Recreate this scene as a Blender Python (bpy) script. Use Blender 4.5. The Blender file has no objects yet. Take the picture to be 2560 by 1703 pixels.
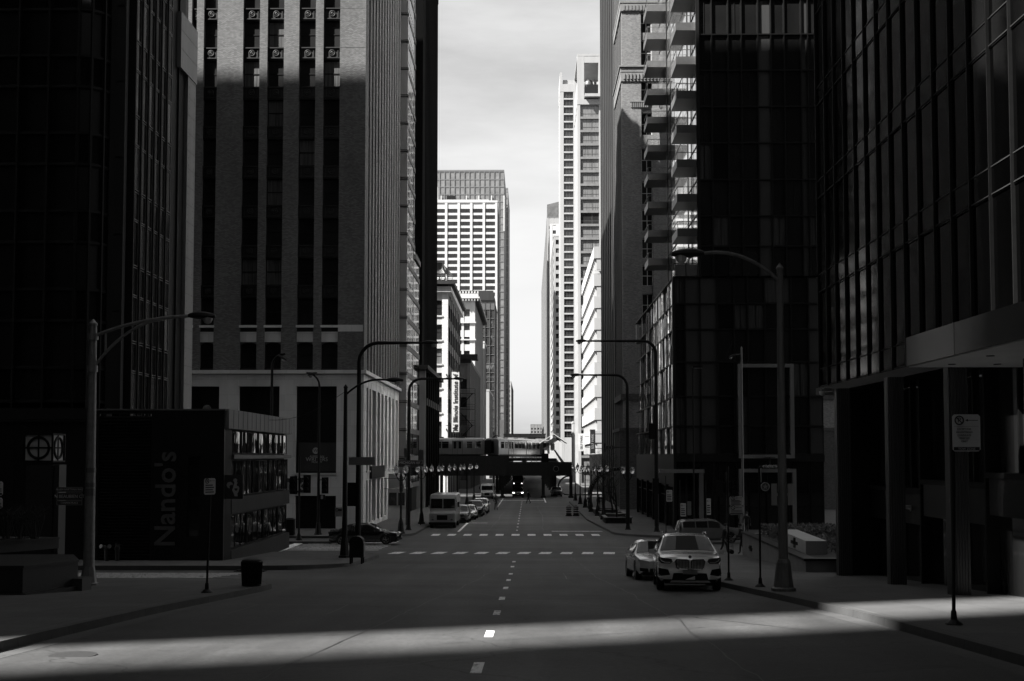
import bpy, bmesh, math, random
from mathutils import Vector, Matrix
R = math.radians
random.seed(7)
sc = bpy.context.scene
COL = sc.collection

# ------------------------------------------------------------------ camera
F, PX, PY = 2950.0, 1280.0, 987.4
TH, YAW = R(3.0), math.atan(42 / 2950)
cam = bpy.data.cameras.new('camera')
cam.sensor_width = 36; cam.lens = F / 2560 * 36
cam.shift_y = (PY - 851.5) / 2560
cam.clip_start = .1; cam.clip_end = 6000
camo = bpy.data.objects.new('camera', cam); COL.objects.link(camo)
camo.rotation_euler = (R(90) + TH, 0, YAW)
sc.camera = camo
FWD = Vector((-math.sin(YAW) * math.cos(TH), math.cos(YAW) * math.cos(TH), math.sin(TH)))
RT = Vector((math.cos(YAW), math.sin(YAW), 0)); UP = RT.cross(FWD)

def P(u, v, Y):                      # the point at distance Y down the street seen at u, v of the photo
    r = FWD + RT * ((u - PX) / F) + UP * ((PY - v) / F)
    return r * (Y / r.y)
def UX(u, Y, v=1142): return P(u, v, Y).x
def VZ(v, Y): return P(1322, v, Y).z
def project(p):
    d = p.dot(FWD)
    if d < .5: return None
    return PX + F * p.dot(RT) / d, PY - F * p.dot(UP) / d, d

# ------------------------------------------------------------------ light
SUN_H = Vector((.88, .475, 0)).normalized(); EL = R(50)
sc.view_settings.view_transform = 'Standard'; sc.view_settings.look = 'None'
sc.view_settings.exposure = 1.85; sc.view_settings.gamma = 1
L = SUN_H * math.cos(EL) - Vector((0, 0, math.sin(EL)))
sl = bpy.data.lights.new('sun', 'SUN'); sl.energy = 5; sl.angle = R(.5); sl.color = (1, .985, .96)
so = bpy.data.objects.new('sun', sl); COL.objects.link(so)
so.rotation_euler = L.to_track_quat('-Z', 'Y').to_euler(); so.location = (0, 0, 150)

W = bpy.data.worlds.new('World'); sc.world = W; W.use_nodes = True
nt = W.node_tree; N = nt.nodes; Lk = nt.links; N.clear()
out = N.new('ShaderNodeOutputWorld'); bg = N.new('ShaderNodeBackground')
sky = N.new('ShaderNodeTexSky'); sky.sky_type = 'NISHITA'; sky.sun_disc = False
sky.sun_elevation = EL; sky.sun_rotation = math.atan2(-SUN_H.x, -SUN_H.y)
sky.dust_density = 2.0
bw = N.new('ShaderNodeRGBToBW')
tc = N.new('ShaderNodeTexCoord'); mp = N.new('ShaderNodeMapping'); mp.inputs['Scale'].default_value = (1.6, 1.6, 7)
nz = N.new('ShaderNodeTexNoise'); nz.inputs['Scale'].default_value = 2.2; nz.inputs['Detail'].default_value = 7; nz.inputs['Roughness'].default_value = .55
cr = N.new('ShaderNodeMapRange'); cr.inputs[1].default_value = .3; cr.inputs[2].default_value = .75; cr.inputs[3].default_value = 0; cr.inputs[4].default_value = 1
mx = N.new('ShaderNodeMix'); mx.data_type = 'FLOAT'
SKYK, CLOUD = .92, 3.7
mul = N.new('ShaderNodeMath'); mul.operation = 'MULTIPLY'; mul.inputs[1].default_value = SKYK
Lk.new(sky.outputs[0], bw.inputs[0]); Lk.new(bw.outputs[0], mul.inputs[0])
Lk.new(tc.outputs['Generated'], mp.inputs[0]); Lk.new(mp.outputs[0], nz.inputs['Vector']); Lk.new(nz.outputs['Fac'], cr.inputs[0])
Lk.new(cr.outputs[0], mx.inputs[0]); Lk.new(mul.outputs[0], mx.inputs[2]); mx.inputs[3].default_value = CLOUD
sx = N.new('ShaderNodeSeparateXYZ'); Lk.new(tc.outputs['Generated'], sx.inputs[0])     # hazy bright horizon, deep sky overhead
rp_ = N.new('ShaderNodeValToRGB'); Lk.new(sx.outputs[2], rp_.inputs[0]); el_ = rp_.color_ramp.elements
el_[0].position, el_[1].position = 0, 1
for p_, v_ in ((0, .78), (.1, .84), (.2, .93), (.28, .88), (.36, .78), (.6, .6), (1, .5)):
    e_ = el_[0] if p_ == 0 else el_[-1] if p_ == 1 else el_.new(p_)
    e_.color = (v_, v_, v_, 1)
for e_ in el_:
    v_ = {0: .78, 1: .5}.get(e_.position)
    if v_: e_.color = (v_, v_, v_, 1)
ml = N.new('ShaderNodeMath'); ml.operation = 'MULTIPLY'; Lk.new(mx.outputs[0], ml.inputs[0]); Lk.new(rp_.outputs[0], ml.inputs[1])
Lk.new(ml.outputs[0], bg.inputs[0]); bg.inputs[1].default_value = .085
Lk.new(bg.outputs[0], out.inputs[0])

# ------------------------------------------------------------------ materials (the photograph is black and white: every colour is a grey)
def node_mat(name):
    m = bpy.data.materials.new(name); m.use_nodes = True
    return m, m.node_tree.nodes, m.node_tree.links, m.node_tree.nodes['Principled BSDF']
def mth(N, L, op, a, b=None):
    n = N.new('ShaderNodeMath'); n.operation = op
    for i, x in enumerate((a, b)):
        if x is None: continue
        if isinstance(x, (int, float)): n.inputs[i].default_value = x
        else: L.new(x, n.inputs[i])
    return n.outputs[0]
def rng(N, L, x, a, b, c, d):
    n = N.new('ShaderNodeMapRange'); L.new(x, n.inputs[0])
    for i, q in enumerate((a, b, c, d)): n.inputs[i + 1].default_value = q
    return n.outputs[0]
def noise(N, L, vec, scale, detail=4, rough=.6, stretch=None):
    if stretch:
        m = N.new('ShaderNodeMapping'); m.inputs['Scale'].default_value = stretch; L.new(vec, m.inputs[0]); vec = m.outputs[0]
    n = N.new('ShaderNodeTexNoise'); L.new(vec, n.inputs['Vector'])
    n.inputs['Scale'].default_value = scale; n.inputs['Detail'].default_value = detail; n.inputs['Roughness'].default_value = rough
    return n.outputs['Fac']
def pos(N):
    return N.new('ShaderNodeNewGeometry').outputs['Position']
def wallvec(N, L):                   # (x+y, z) so that courses run level round every upright face
    s = N.new('ShaderNodeSeparateXYZ'); L.new(pos(N), s.inputs[0])
    c = N.new('ShaderNodeCombineXYZ'); L.new(mth(N, L, 'ADD', s.outputs[0], s.outputs[1]), c.inputs[0]); L.new(s.outputs[2], c.inputs[1])
    return c.outputs[0]
def bump(N, L, b, h, strength, dist=.02):
    n = N.new('ShaderNodeBump'); n.inputs['Strength'].default_value = strength; n.inputs['Distance'].default_value = dist
    L.new(h, n.inputs['Height']); L.new(n.outputs[0], b.inputs['Normal'])

AL = .62
def plain(name, g, rough=.6, metal=0., var=.25, scale=3., bmp=0., spec=.5, streak=False):
    g *= AL
    m, N, L, b = node_mat(name)
    n1 = noise(N, L, pos(N), scale, 6, .65, (1, 1, .12) if streak else None)
    c = rng(N, L, n1, .25, .75, g * (1 - var), g * (1 + var))
    L.new(c, b.inputs['Base Color'])
    b.inputs['Roughness'].default_value = rough; b.inputs['Metallic'].default_value = metal; b.inputs['Specular IOR Level'].default_value = spec
    if bmp: bump(N, L, b, noise(N, L, pos(N), scale * 12, 5, .7), bmp)
    return m
def brick(name, g, mortar, bw=.24, bh=.085, mort=.012, rough=.85, var=.3, patch=.25):
    g *= AL; mortar *= AL
    m, N, L, b = node_mat(name)
    t = N.new('ShaderNodeTexBrick'); L.new(wallvec(N, L), t.inputs['Vector'])
    t.inputs['Scale'].default_value = 1; t.inputs['Brick Width'].default_value = bw; t.inputs['Row Height'].default_value = bh
    t.inputs['Mortar Size'].default_value = mort; t.inputs['Mortar Smooth'].default_value = .2; t.inputs['Bias'].default_value = 0
    for k, q in (('Color1', g * (1 - var)), ('Color2', g * (1 + var)), ('Mortar', mortar)): t.inputs[k].default_value = (q, q, q, 1)
    bwn = N.new('ShaderNodeRGBToBW'); L.new(t.outputs[0], bwn.inputs[0])
    n1 = noise(N, L, pos(N), .35, 6, .6, (1, 1, .35))
    c = mth(N, L, 'MULTIPLY', bwn.outputs[0], rng(N, L, n1, .25, .75, 1 - patch, 1 + patch))
    L.new(c, b.inputs['Base Color']); b.inputs['Roughness'].default_value = rough
    bump(N, L, b, mth(N, L, 'SUBTRACT', 1, t.outputs['Fac']), .5, .01)
    return m
def glass(name, g=.02, rough=.05, wav=.15, ws=.5, blind=.0, blindc=.35, spec=.5, coat=0., stretch=(1, 1, .4), metal=0.):
    m, N, L, b = node_mat(name)
    oi = N.new('ShaderNodeObjectInfo')
    rnd = oi.outputs['Random']
    n2 = noise(N, L, pos(N), .33, 3, .5)
    base = rng(N, L, mth(N, L, 'ADD', mth(N, L, 'MULTIPLY', rnd, .6), n2), .3, 1.2, g * .4, g * 1.8)
    if blind:
        lit = mth(N, L, 'GREATER_THAN', rnd, 1 - blind)
        fold = noise(N, L, wallvec(N, L), 9, 2, .5, (1, .03, 1))
        bc = rng(N, L, fold, .3, .7, blindc * .5, blindc * 1.3)
        mixn = N.new('ShaderNodeMix'); mixn.data_type = 'FLOAT'
        L.new(lit, mixn.inputs[0]); L.new(base, mixn.inputs[2]); L.new(bc, mixn.inputs[3]); base = mixn.outputs[0]
    L.new(base, b.inputs['Base Color']); b.inputs['Roughness'].default_value = rough; b.inputs['Specular IOR Level'].default_value = spec
    b.inputs['Metallic'].default_value = metal
    if coat: b.inputs['Coat Weight'].default_value = coat; b.inputs['Coat Roughness'].default_value = .02
    if wav: bump(N, L, b, noise(N, L, pos(N), ws, 2, .4, stretch), wav, .1)
    return m
def paint(name, g, rough=.25, metal=.3, coat=.8):
    m, N, L, b = node_mat(name)
    n = noise(N, L, pos(N), 2.5, 4); L.new(rng(N, L, n, .2, .8, g * .9, g * 1.08), b.inputs['Base Color'])
    b.inputs['Roughness'].default_value = rough; b.inputs['Metallic'].default_value = metal
    b.inputs['Coat Weight'].default_value = coat; b.inputs['Coat Roughness'].default_value = .04
    return m
def emit(name, s):
    m, N, L, b = node_mat(name)
    b.inputs['Base Color'].default_value = (.9, .9, .9, 1); b.inputs['Emission Color'].default_value = (1, 1, 1, 1); b.inputs['Emission Strength'].default_value = s
    return m

def asphalt():
    m, N, L, b = node_mat('asphalt')
    p = pos(N)
    fine = noise(N, L, p, 10, 7, .9)
    mid = noise(N, L, p, .9, 6, .65, (1, .18, 1))
    big = noise(N, L, p, .12, 3, .5)
    patch = N.new('ShaderNodeTexVoronoi'); patch.inputs['Scale'].default_value = .11; L.new(p, patch.inputs['Vector'])
    pb = N.new('ShaderNodeRGBToBW'); L.new(patch.outputs['Color'], pb.inputs[0])
    wobn = N.new('ShaderNodeTexNoise'); wobn.inputs['Scale'].default_value = .6; wobn.inputs['Detail'].default_value = 5; L.new(p, wobn.inputs['Vector'])
    va = N.new('ShaderNodeVectorMath'); va.operation = 'MULTIPLY_ADD'; L.new(wobn.outputs['Color'], va.inputs[0]); va.inputs[1].default_value = (2.5, 2.5, 0); L.new(p, va.inputs[2])
    ck = N.new('ShaderNodeTexVoronoi'); ck.feature = 'DISTANCE_TO_EDGE'; ck.inputs['Scale'].default_value = .13; L.new(va.outputs[0], ck.inputs['Vector'])
    crack = rng(N, L, ck.outputs['Distance'], .0, .006, .45, 1)
    c = mth(N, L, 'MULTIPLY', rng(N, L, fine, .32, .68, .5, 1.5), rng(N, L, mid, .25, .75, .72, 1.28))
    c = mth(N, L, 'MULTIPLY', c, rng(N, L, big, .3, .7, .85, 1.15))
    c = mth(N, L, 'MULTIPLY', c, rng(N, L, pb.outputs[0], 0, 1, .85, 1.12))
    c = mth(N, L, 'MULTIPLY', c, crack)
    c = mth(N, L, 'MULTIPLY', c, rng(N, L, noise(N, L, p, .3, 4, .6, (.3, 1, 1)), .3, .7, .72, 1.28))
    c = mth(N, L, 'MULTIPLY', c, rng(N, L, noise(N, L, p, 5, 3, .6), .66, .74, 1, .72))
    lane = noise(N, L, p, .75, 2, .4, (1, .015, 1)); c = mth(N, L, 'MULTIPLY', c, rng(N, L, lane, .35, .65, .82, 1.14))
    L.new(mth(N, L, 'MULTIPLY', c, .055), b.inputs['Base Color'])
    L.new(rng(N, L, mid, .2, .8, .62, .85), b.inputs['Roughness']); b.inputs['Specular IOR Level'].default_value = .4
    bump(N, L, b, fine, .35, .01)
    return m
def paving(name, g, sx=1.5, sy=1.5):
    m, N, L, b = node_mat(name)
    p = pos(N)
    t = N.new('ShaderNodeTexBrick'); L.new(p, t.inputs['Vector']); t.offset = 0
    t.inputs['Scale'].default_value = 1; t.inputs['Brick Width'].default_value = sx; t.inputs['Row Height'].default_value = sy
    t.inputs['Mortar Size'].default_value = .012; t.inputs['Bias'].default_value = 0
    for k, q in (('Color1', .88), ('Color2', 1.1), ('Mortar', .45)): t.inputs[k].default_value = (q, q, q, 1)
    bwn = N.new('ShaderNodeRGBToBW'); L.new(t.outputs[0], bwn.inputs[0])
    c = mth(N, L, 'MULTIPLY', bwn.outputs[0], rng(N, L, noise(N, L, p, 1.1, 8, .7), .25, .75, .72, 1.25))
    c = mth(N, L, 'MULTIPLY', c, rng(N, L, noise(N, L, p, 60, 3, .7), .25, .75, .85, 1.15))
    spots = noise(N, L, p, 7, 2, .5); c = mth(N, L, 'MULTIPLY', c, rng(N, L, spots, .68, .72, 1, .6))
    L.new(mth(N, L, 'MULTIPLY', c, g), b.inputs['Base Color']); b.inputs['Roughness'].default_value = .85
    bump(N, L, b, noise(N, L, p, 60, 3, .7), .2, .01)
    return m
def worn(name, g):                   # road paint, scuffed down to the asphalt
    m, N, L, b = node_mat(name)
    w = noise(N, L, pos(N), 9, 6, .75, (1, .35, 1))
    L.new(rng(N, L, w, .37, .5, .07, g), b.inputs['Base Color']); b.inputs['Roughness'].default_value = .7
    return m

M = dict(
    asphalt=asphalt(), paving=paving('paving', .072), kerb=paving('kerb_stone', .06, 50, 2.2), gutter=paving('gutter', .062, 50, 3.1), iron=plain('cast_iron', .06, .6, .3, var=.4, scale=20), letterdk=plain('dull_letter', .1, .5), tar=plain('tar', .012, .5, var=.3, scale=6),
    worn=worn('road_paint', .85), dash=worn('dash_paint', .75),
    brick=brick('tan_brick', .21, .12), limestone=brick('limestone', .9, .6, 1.6, 1.3, .01, patch=.2, var=.05),
    drkbrick=brick('dark_brick', .10, .06), ornbrick=brick('ornate_brick', .3, .2),
    terracotta=brick('white_terracotta', .95, .4, .9, .45, .012, .5, .05, .08), whitestone=plain('white_stone', .7, .6, var=.12, scale=1, streak=True),
    white=plain('white_concrete', .72, .6, var=.06, scale=.6, streak=True), offwhite=plain('pale_concrete', .5, .7, var=.12, scale=.6, streak=True),
    greyc=plain('grey_concrete', .25, .75, var=.25, scale=.8, streak=True, bmp=.15), conc=plain('concrete', .22, .8, var=.25, scale=2, bmp=.25),
    dark=plain('dark_metal', .012, .55, .1, var=.3, spec=.2), black=plain('black_paint', .01, .5, var=.3, spec=.2), dkgrey=plain('dark_stone', .045, .65, var=.3, scale=1, streak=True, spec=.2),
    darkpanel=plain('dark_panel', .012, .35, var=.3, scale=.5, spec=.25), granite=plain('granite', .035, .5, var=.4, scale=30),
    carved=plain('carved_metal', .03, .5, .3, var=.3), steel=plain('steel', .35, .35, .8, var=.2), alu=plain('aluminium', .5, .3, .8, var=.1),
    lamppost=plain('painted_lamp_post', .32, .5, .3, var=.3, scale=6), greymet=plain('grey_metal', .2, .45, .5, var=.2),
    lampdk=plain('weathered_lamp_post', .15, .6, .2, var=.5, scale=7, streak=True), stonepil=plain('polished_stone', .24, .25, var=.25, scale=.5, streak=True),
    win=glass('window_glass', .02, .06, .1), winblind=glass('window_glass_blinds', .02, .08, .06, blind=.25, blindc=.12), drape=glass('draped_glass', .012, .06, .1, blind=.3, blindc=.05), mirror=glass('mirror_glass', .42, .03, .3, .5, metal=.9),
    hotelwin=glass('curtained_glass', .03, .1, .02, blind=.85, blindc=.17), darkglass=glass('dark_glass', .008, .04, .08), greyglass=glass('grey_glass', .12, .08, .25),
    paleglass=glass('pale_glass', .3, .12, .1), podglass=glass('pleated_glass', .75, .02, .12, 1.2, stretch=(1, 1, .25), metal=.9),
    panelgrey=plain('spandrel_panel', .075, .2, var=.3, scale=.4, streak=True),
    balc=plain('balcony_panel', .13, .4, var=.15), darkstone=plain('dark_polished_stone', .05, .35, var=.3, streak=True), finglass=glass('fin_glass', .0007, .06, .05, spec=.12), matte=plain('matte_black', .006, .85, var=.3, spec=.03), sideglass=glass('sky_glass', .85, .04, .06, .4, metal=.95),
    restglass=glass('restaurant_glass', .035, .03, .5, .9, stretch=(1, 1, .3), metal=.9),
    darkwin=glass('office_glass', .012, .06, .05), 
    signwhite=plain('sign_white', .75, .5, var=.06), signgrey=plain('sign_grey', .4, .5, var=.08), signblk=plain('sign_black', .015, .5, var=.2), signdk=plain('sign_green', .04, .5, var=.15),
    signmid=plain('sign_back', .28, .5, .4, var=.1),
)

# ------------------------------------------------------------------ mesh helpers
class MB:
    def __init__(s): s.v = []; s.f = []; s.m = []
    def face(s, pts, m=0):
        i = len(s.v); s.v += [Vector(p) for p in pts]; s.f.append(tuple(range(i, i + len(pts)))); s.m.append(m)
    def hexa(s, p, m=0):              # 8 points: bottom ring then top ring
        i = len(s.v); s.v += [Vector(q) for q in p]
        for q in ((3, 2, 1, 0), (4, 5, 6, 7), (0, 1, 5, 4), (1, 2, 6, 5), (2, 3, 7, 6), (3, 0, 4, 7)):
            s.f.append(tuple(i + k for k in q)); s.m.append(m)
    def box(s, x0, x1, y0, y1, z0, z1, m=0):
        s.hexa([(x0, y0, z0), (x1, y0, z0), (x1, y1, z0), (x0, y1, z0), (x0, y0, z1), (x1, y0, z1), (x1, y1, z1), (x0, y1, z1)], m)
    def fbox(s, O, N, u0, u1, z0, z1, d0, d1, m=0):   # box on a facade: u along it, d outwards
        N = Vector((N[0], N[1], 0)); U = Vector((-N.y, N.x, 0)); O = Vector((O[0], O[1], 0))
        q = lambda u, d, z: O + U * u + N * d + Vector((0, 0, z))
        s.hexa([q(u0, d1, z0), q(u1, d1, z0), q(u1, d0, z0), q(u0, d0, z0), q(u0, d1, z1), q(u1, d1, z1), q(u1, d0, z1), q(u0, d0, z1)], m)
    def prism(s, poly, z0, z1, m=0):
        n = len(poly); i = len(s.v)
        s.v += [Vector((x, y, z0)) for x, y in poly] + [Vector((x, y, z1)) for x, y in poly]
        s.f.append(tuple(reversed(range(i, i + n)))); s.f.append(tuple(range(i + n, i + 2 * n))); s.m += [m, m]
        for k in range(n):
            s.f.append((i + k, i + (k + 1) % n, i + n + (k + 1) % n, i + n + k)); s.m.append(m)
    def tube(s, pts, rad, n=10, m=0, cap=True):
        pts = [Vector(p) for p in pts]; K = len(pts)
        if isinstance(rad, (int, float)): rad = [rad] * K
        a = None; i0 = len(s.v)
        for k, p in enumerate(pts):
            t = (pts[min(k + 1, K - 1)] - pts[max(k - 1, 0)]).normalized()
            if a is None: a = t.orthogonal().normalized()
            a = (a - t * a.dot(t))
            a = a.normalized() if a.length > 1e-6 else t.orthogonal().normalized()
            b = t.cross(a)
            for j in range(n):
                w = 2 * math.pi * j / n; s.v.append(p + (a * math.cos(w) + b * math.sin(w)) * rad[k])
        for k in range(K - 1):
            for j in range(n):
                A = i0 + k * n + j; B = i0 + k * n + (j + 1) % n
                s.f.append((A, B, B + n, A + n)); s.m.append(m)
        if cap:
            s.f.append(tuple(reversed(range(i0, i0 + n)))); s.f.append(tuple(range(i0 + (K - 1) * n, i0 + K * n))); s.m += [m, m]
    def lathe(s, prof, n=16, c=(0, 0, 0), m=0, sides=None):   # prof: (r, z) from bottom to top
        c = Vector(c)
        i0 = len(s.v)
        for r, z in prof:
            for j in range(n):
                w = 2 * math.pi * (j + .5) / n; s.v.append(c + Vector((r * math.cos(w), r * math.sin(w), z)))
        for k in range(len(prof) - 1):
            for j in range(n):
                A = i0 + k * n + j; B = i0 + k * n + (j + 1) % n
                s.f.append((A, B, B + n, A + n)); s.m.append(m)
        s.f.append(tuple(reversed(range(i0, i0 + n)))); s.f.append(tuple(range(i0 + (len(prof) - 1) * n, i0 + len(prof) * n))); s.m += [m, m]
    def disc(s, c, ax, r, t, n=24, m=0):       # thin cylinder about an axis
        ax = Vector(ax).normalized(); c = Vector(c); s.tube([c - ax * t / 2, c + ax * t / 2], r, n, m)
    def ring(s, c, ax, r, w, n=32, m=0):
        ax = Vector(ax).normalized(); a = ax.orthogonal().normalized(); b = ax.cross(a)
        s.tube([Vector(c) + (a * math.cos(2 * math.pi * k / n) + b * math.sin(2 * math.pi * k / n)) * r for k in range(n + 1)], w, 6, m, False)
    def add(s, me, mat=None, m=None):
        i = len(s.v)
        for v in me.vertices: s.v.append(mat @ v.co if mat else v.co.copy())
        for p in me.polygons: s.f.append(tuple(i + k for k in p.vertices)); s.m.append(p.material_index if m is None else m)
    def mesh(s, name, mats, off=None, smooth=False):
        me = bpy.data.meshes.new(name)
        o = off or Vector((0, 0, 0))
        me.from_pydata([tuple(v - o) for v in s.v], [], s.f)
        for k in (mats if isinstance(mats, (list, tuple)) else [mats]): me.materials.append(k)
        me.polygons.foreach_set('material_index', s.m)
        if smooth:
            me.polygons.foreach_set('use_smooth', [True] * len(s.f)); me.set_sharp_from_angle(angle=R(smooth if smooth > 1 else 35))
        me.update(); return me

def tag(o, label=None, cat=None, group=None, kind=None):
    for k, v in (('label', label), ('category', cat), ('group', group), ('kind', kind)):
        if v: o[k] = v
    return o
def thing(name, label, cat, loc=(0, 0, 0), rz=0, group=None):
    o = bpy.data.objects.new(name, None); COL.objects.link(o); o.location = loc; o.rotation_euler = (0, 0, rz); o.empty_display_size = .2
    return tag(o, label, cat, group)
def obj(mb, name, mats, parent=None, world=False, smooth=False):
    me = mb if isinstance(mb, bpy.types.Mesh) else mb.mesh(name, mats, parent.location if (world and parent) else None, smooth)
    o = bpy.data.objects.new(name, me); COL.objects.link(o)
    if parent: o.parent = parent
    return o
def dup(root, loc=None, rz=None, label=None, scale=None):
    r = root.copy(); COL.objects.link(r)
    if loc is not None: r.location = loc
    if rz is not None: r.rotation_euler = (0, 0, rz)
    if scale: r.scale = scale
    if label: r['label'] = label
    for ch in KIDS(root):
        c = ch.copy(); COL.objects.link(c); c.parent = r
        for g in KIDS(ch):
            d = g.copy(); COL.objects.link(d); d.parent = c
    return r
def KIDS(o): return [c for c in bpy.data.objects if c.parent == o]
def struct(mb, name, mats, smooth=False): return tag(obj(mb, name, mats, smooth=smooth), kind='structure')
_txt = {}
def text_mesh(s, size, depth=.01, font_w=1., spacing=1., bold=0.):
    k = (s, size, depth, font_w, spacing, bold)
    if k in _txt: return _txt[k]
    c = bpy.data.curves.new('t', 'FONT'); c.body = s; c.size = size; c.extrude = depth; c.align_x = 'CENTER'; c.align_y = 'CENTER'; c.space_character = spacing; c.offset = bold; c.resolution_u = 3
    o = bpy.data.objects.new('t', c); COL.objects.link(o)
    me = bpy.data.meshes.new_from_object(o.evaluated_get(bpy.context.evaluated_depsgraph_get()))
    bpy.data.objects.remove(o); bpy.data.curves.remove(c)
    for v in me.vertices: v.co.x *= font_w
    _txt[k] = me; return me
FRONT = Matrix.Rotation(R(90), 4, 'X')     # text upright, read from -Y
def text(mb, s, size, at, rot=0, roll=0, **kw):   # at: point, rot about Z (0 = facing -Y), roll in its own plane
    m = kw.pop('m', 0)
    mb.add(text_mesh(s, size, **kw), Matrix.Translation(at) @ Matrix.Rotation(rot, 4, 'Z') @ FRONT @ Matrix.Rotation(roll, 4, 'Z'), m)

# ------------------------------------------------------------------ ground
def zg(y):
    a = -2.08 - .0556 * y
    b = -6.15 - .0038 * (y - 76)
    k = .6
    if y < 50: return a
    return math.log(math.exp(a / k) + math.exp(b / k)) * k          # soft join of slope and flat
YS = [-60, -20, 0] + list(range(4, 110, 3)) + [110, 120, 135, 150, 175, 205, 260, 350, 500, 800, 1200, 2000, 4000]
mb = MB()
XS = [-3000, -400, -60, -20, -9, -4, 0, 4, 9, 20, 60, 400, 3000]
for j in range(len(YS) - 1):
    for i in range(len(XS) - 1):
        mb.face([(XS[i], YS[j], zg(YS[j])), (XS[i + 1], YS[j], zg(YS[j])), (XS[i + 1], YS[j + 1], zg(YS[j + 1])), (XS[i], YS[j + 1], zg(YS[j + 1]))])
struct(mb, 'road', M['asphalt'])
def slab(y0, y1, xk, xout, r0=0, r1=0, step=1.2):
    """raised pavement between kerb line xk(y) and xout, with rounded corners r0 (near end) and r1 (far end)"""
    sg = 1 if xout > xk(y0) else -1
    ys = []; y = y0
    while y < y1: ys.append(y); y += (.35 if (y - y0 < r0 or y1 - y < r1 + .4) else step if y < 120 else 12)
    ys.append(y1)
    def kx(y):
        d = 0
        if r0 and y < y0 + r0: d = r0 - math.sqrt(max(0, r0 * r0 - (y0 + r0 - y) ** 2))
        if r1 and y > y1 - r1: d = r1 - math.sqrt(max(0, r1 * r1 - (y - y1 + r1) ** 2))
        return xk(y) + sg * d
    a = MB(); k = MB(); gt = MB(); H = .16; KW = .17
    for p, q in zip(ys, ys[1:]):
        xp, xq = kx(p), kx(q); zp, zq = zg(p) + H, zg(q) + H
        f = [(xp + sg * KW, p, zp), (xout, p, zp), (xout, q, zq), (xq + sg * KW, q, zq)]
        a.face(f if sg > 0 else f[::-1])
        top = [(xp, p, zp + .004), (xp + sg * KW, p, zp + .004), (xq + sg * KW, q, zq + .004), (xq, q, zq + .004)]
        side = [(xp + sg * -.02, p, zp - H - .05), (xp, p, zp + .004), (xq, q, zq + .004), (xq + sg * -.02, q, zq - H - .05)]
        gu = [(xp - sg * .45, p, zg(p) + .004), (xp - sg * .0, p, zg(p) + .004), (xq - sg * .0, q, zg(q) + .004), (xq - sg * .45, q, zg(q) + .004)]
        if p > 4 and q < 176: gt.face(gu if sg > 0 else gu[::-1])
        k.face(top if sg > 0 else top[::-1]); k.face(side if sg > 0 else side[::-1])
    for y, nrm in ((y0, -1), (y1, 1)):
        f = [(kx(y), y, zg(y) - .05), (xout, y, zg(y) - .05), (xout, y, zg(y) + H), (kx(y), y, zg(y) + H)]
        k.face(f if nrm < 0 else f[::-1])
    struct(a, 'pavement', M['paving']); struct(k, 'kerb', M['kerb'])
    if gt.f: struct(gt, 'gutter', M['gutter'])
SW = .16
slab(-30, 41.5, lambda y: -8.55 + .5 * max(0, min(1, (y - 27) / 9)), -70, 0, 5)
slab(50.5, 67, lambda y: -8.0, -70, 4, 4)
slab(88, 178, lambda y: -8.9 + 1.8 * max(0, min(1, (y - 104) / 28)), -60, 5, 3)
slab(204, 1500, lambda y: -8.0, -60, 3)
slab(-30, 67, lambda y: 7.2 - max(0, min(1, (y - 26) / 14)) * 1.0, 70, 0, 6)
slab(88, 181, lambda y: 6.6 - max(0, min(1, (y - 97) / 20)) * .85, 70, 7, 3)
slab(80.5, 82.6, lambda y: -13.5, -60)
slab(204, 1500, lambda y: 6.2, 60, 3)
# markings
mk = MB(); dk = MB()
def patch(mbx, x0, x1, y0, y1, m=0, sk=0., z=.006):
    mbx.face([(x0, y0, zg(y0) + z), (x1, y0, zg(y0) + z), (x1 + sk, y1, zg(y1) + z), (x0 + sk, y1, zg(y1) + z)], m)
y = 16.5
for k in range(9):                       # short centre dashes coming down the slope
    patch(dk, -.74 - .08, -.74 + .08, y, y + 1.3); y += 5.2
for k in range(14): patch(dk, -1.0 - .07, -1.0 + .07, 99 + k * 5.5, 100.3 + k * 5.5)
for k in range(11): patch(mk, UX(975, 69) + k * 1.235, UX(975, 69) + k * 1.235 + .66, 67.8, 70.2, sk=.2)
for k in range(11): patch(mk, -7.6 + k * 1.25, -7.6 + k * 1.25 + .62, 91.6, 94.0)
for k in range(9): patch(mk, -20.2 + k * .01, -12.3 + k * .1, 42.1 + k * .9, 42.35 + k * .9)
for k in range(8): patch(mk, -15.5 + k * .1, -9.2, 72.3 + k * 1.6, 72.65 + k * 1.6)
patch(mk, -17.8, -15.6, 43.2, 44.4); patch(mk, -15.2, -14.6, 69, 84, sk=-1.0)
patch(mk, -5.9, -5.7, 97.5, 112); patch(mk, -5.9, -3.9, 112, 112.3)
patch(mk, 1.9, 6.1, 98, 98.5)
patch(mk, -4.1, -3.95, 150, 185); patch(mk, 2.3, 2.5, 168, 196); patch(mk, -4.3, 2.2, 176.5, 177.5)
struct(mk, 'road_marking', M['worn']); struct(dk, 'road_marking', M['dash'])
rs = random.Random(3); tm = MB()
def seam(pts, w):
    for (x0, y0), (x1, y1) in zip(pts, pts[1:]):
        d = Vector((x1 - x0, y1 - y0, 0)).normalized(); n = Vector((-d.y, d.x, 0)) * w * rs.uniform(.3, .8)
        tm.face([(x0 - n.x, y0 - n.y, zg(y0) + .005), (x1 - n.x, y1 - n.y, zg(y1) + .005), (x1 + n.x, y1 + n.y, zg(y1) + .005), (x0 + n.x, y0 + n.y, zg(y0) + .005)])
def wander(x, y, dx, dy, n, j): 
    o = [(x, y)]
    for i in range(n): x += dx + rs.uniform(-j, j); y += dy + rs.uniform(-j, j) * .6; o.append((x, y))
    return o
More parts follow.
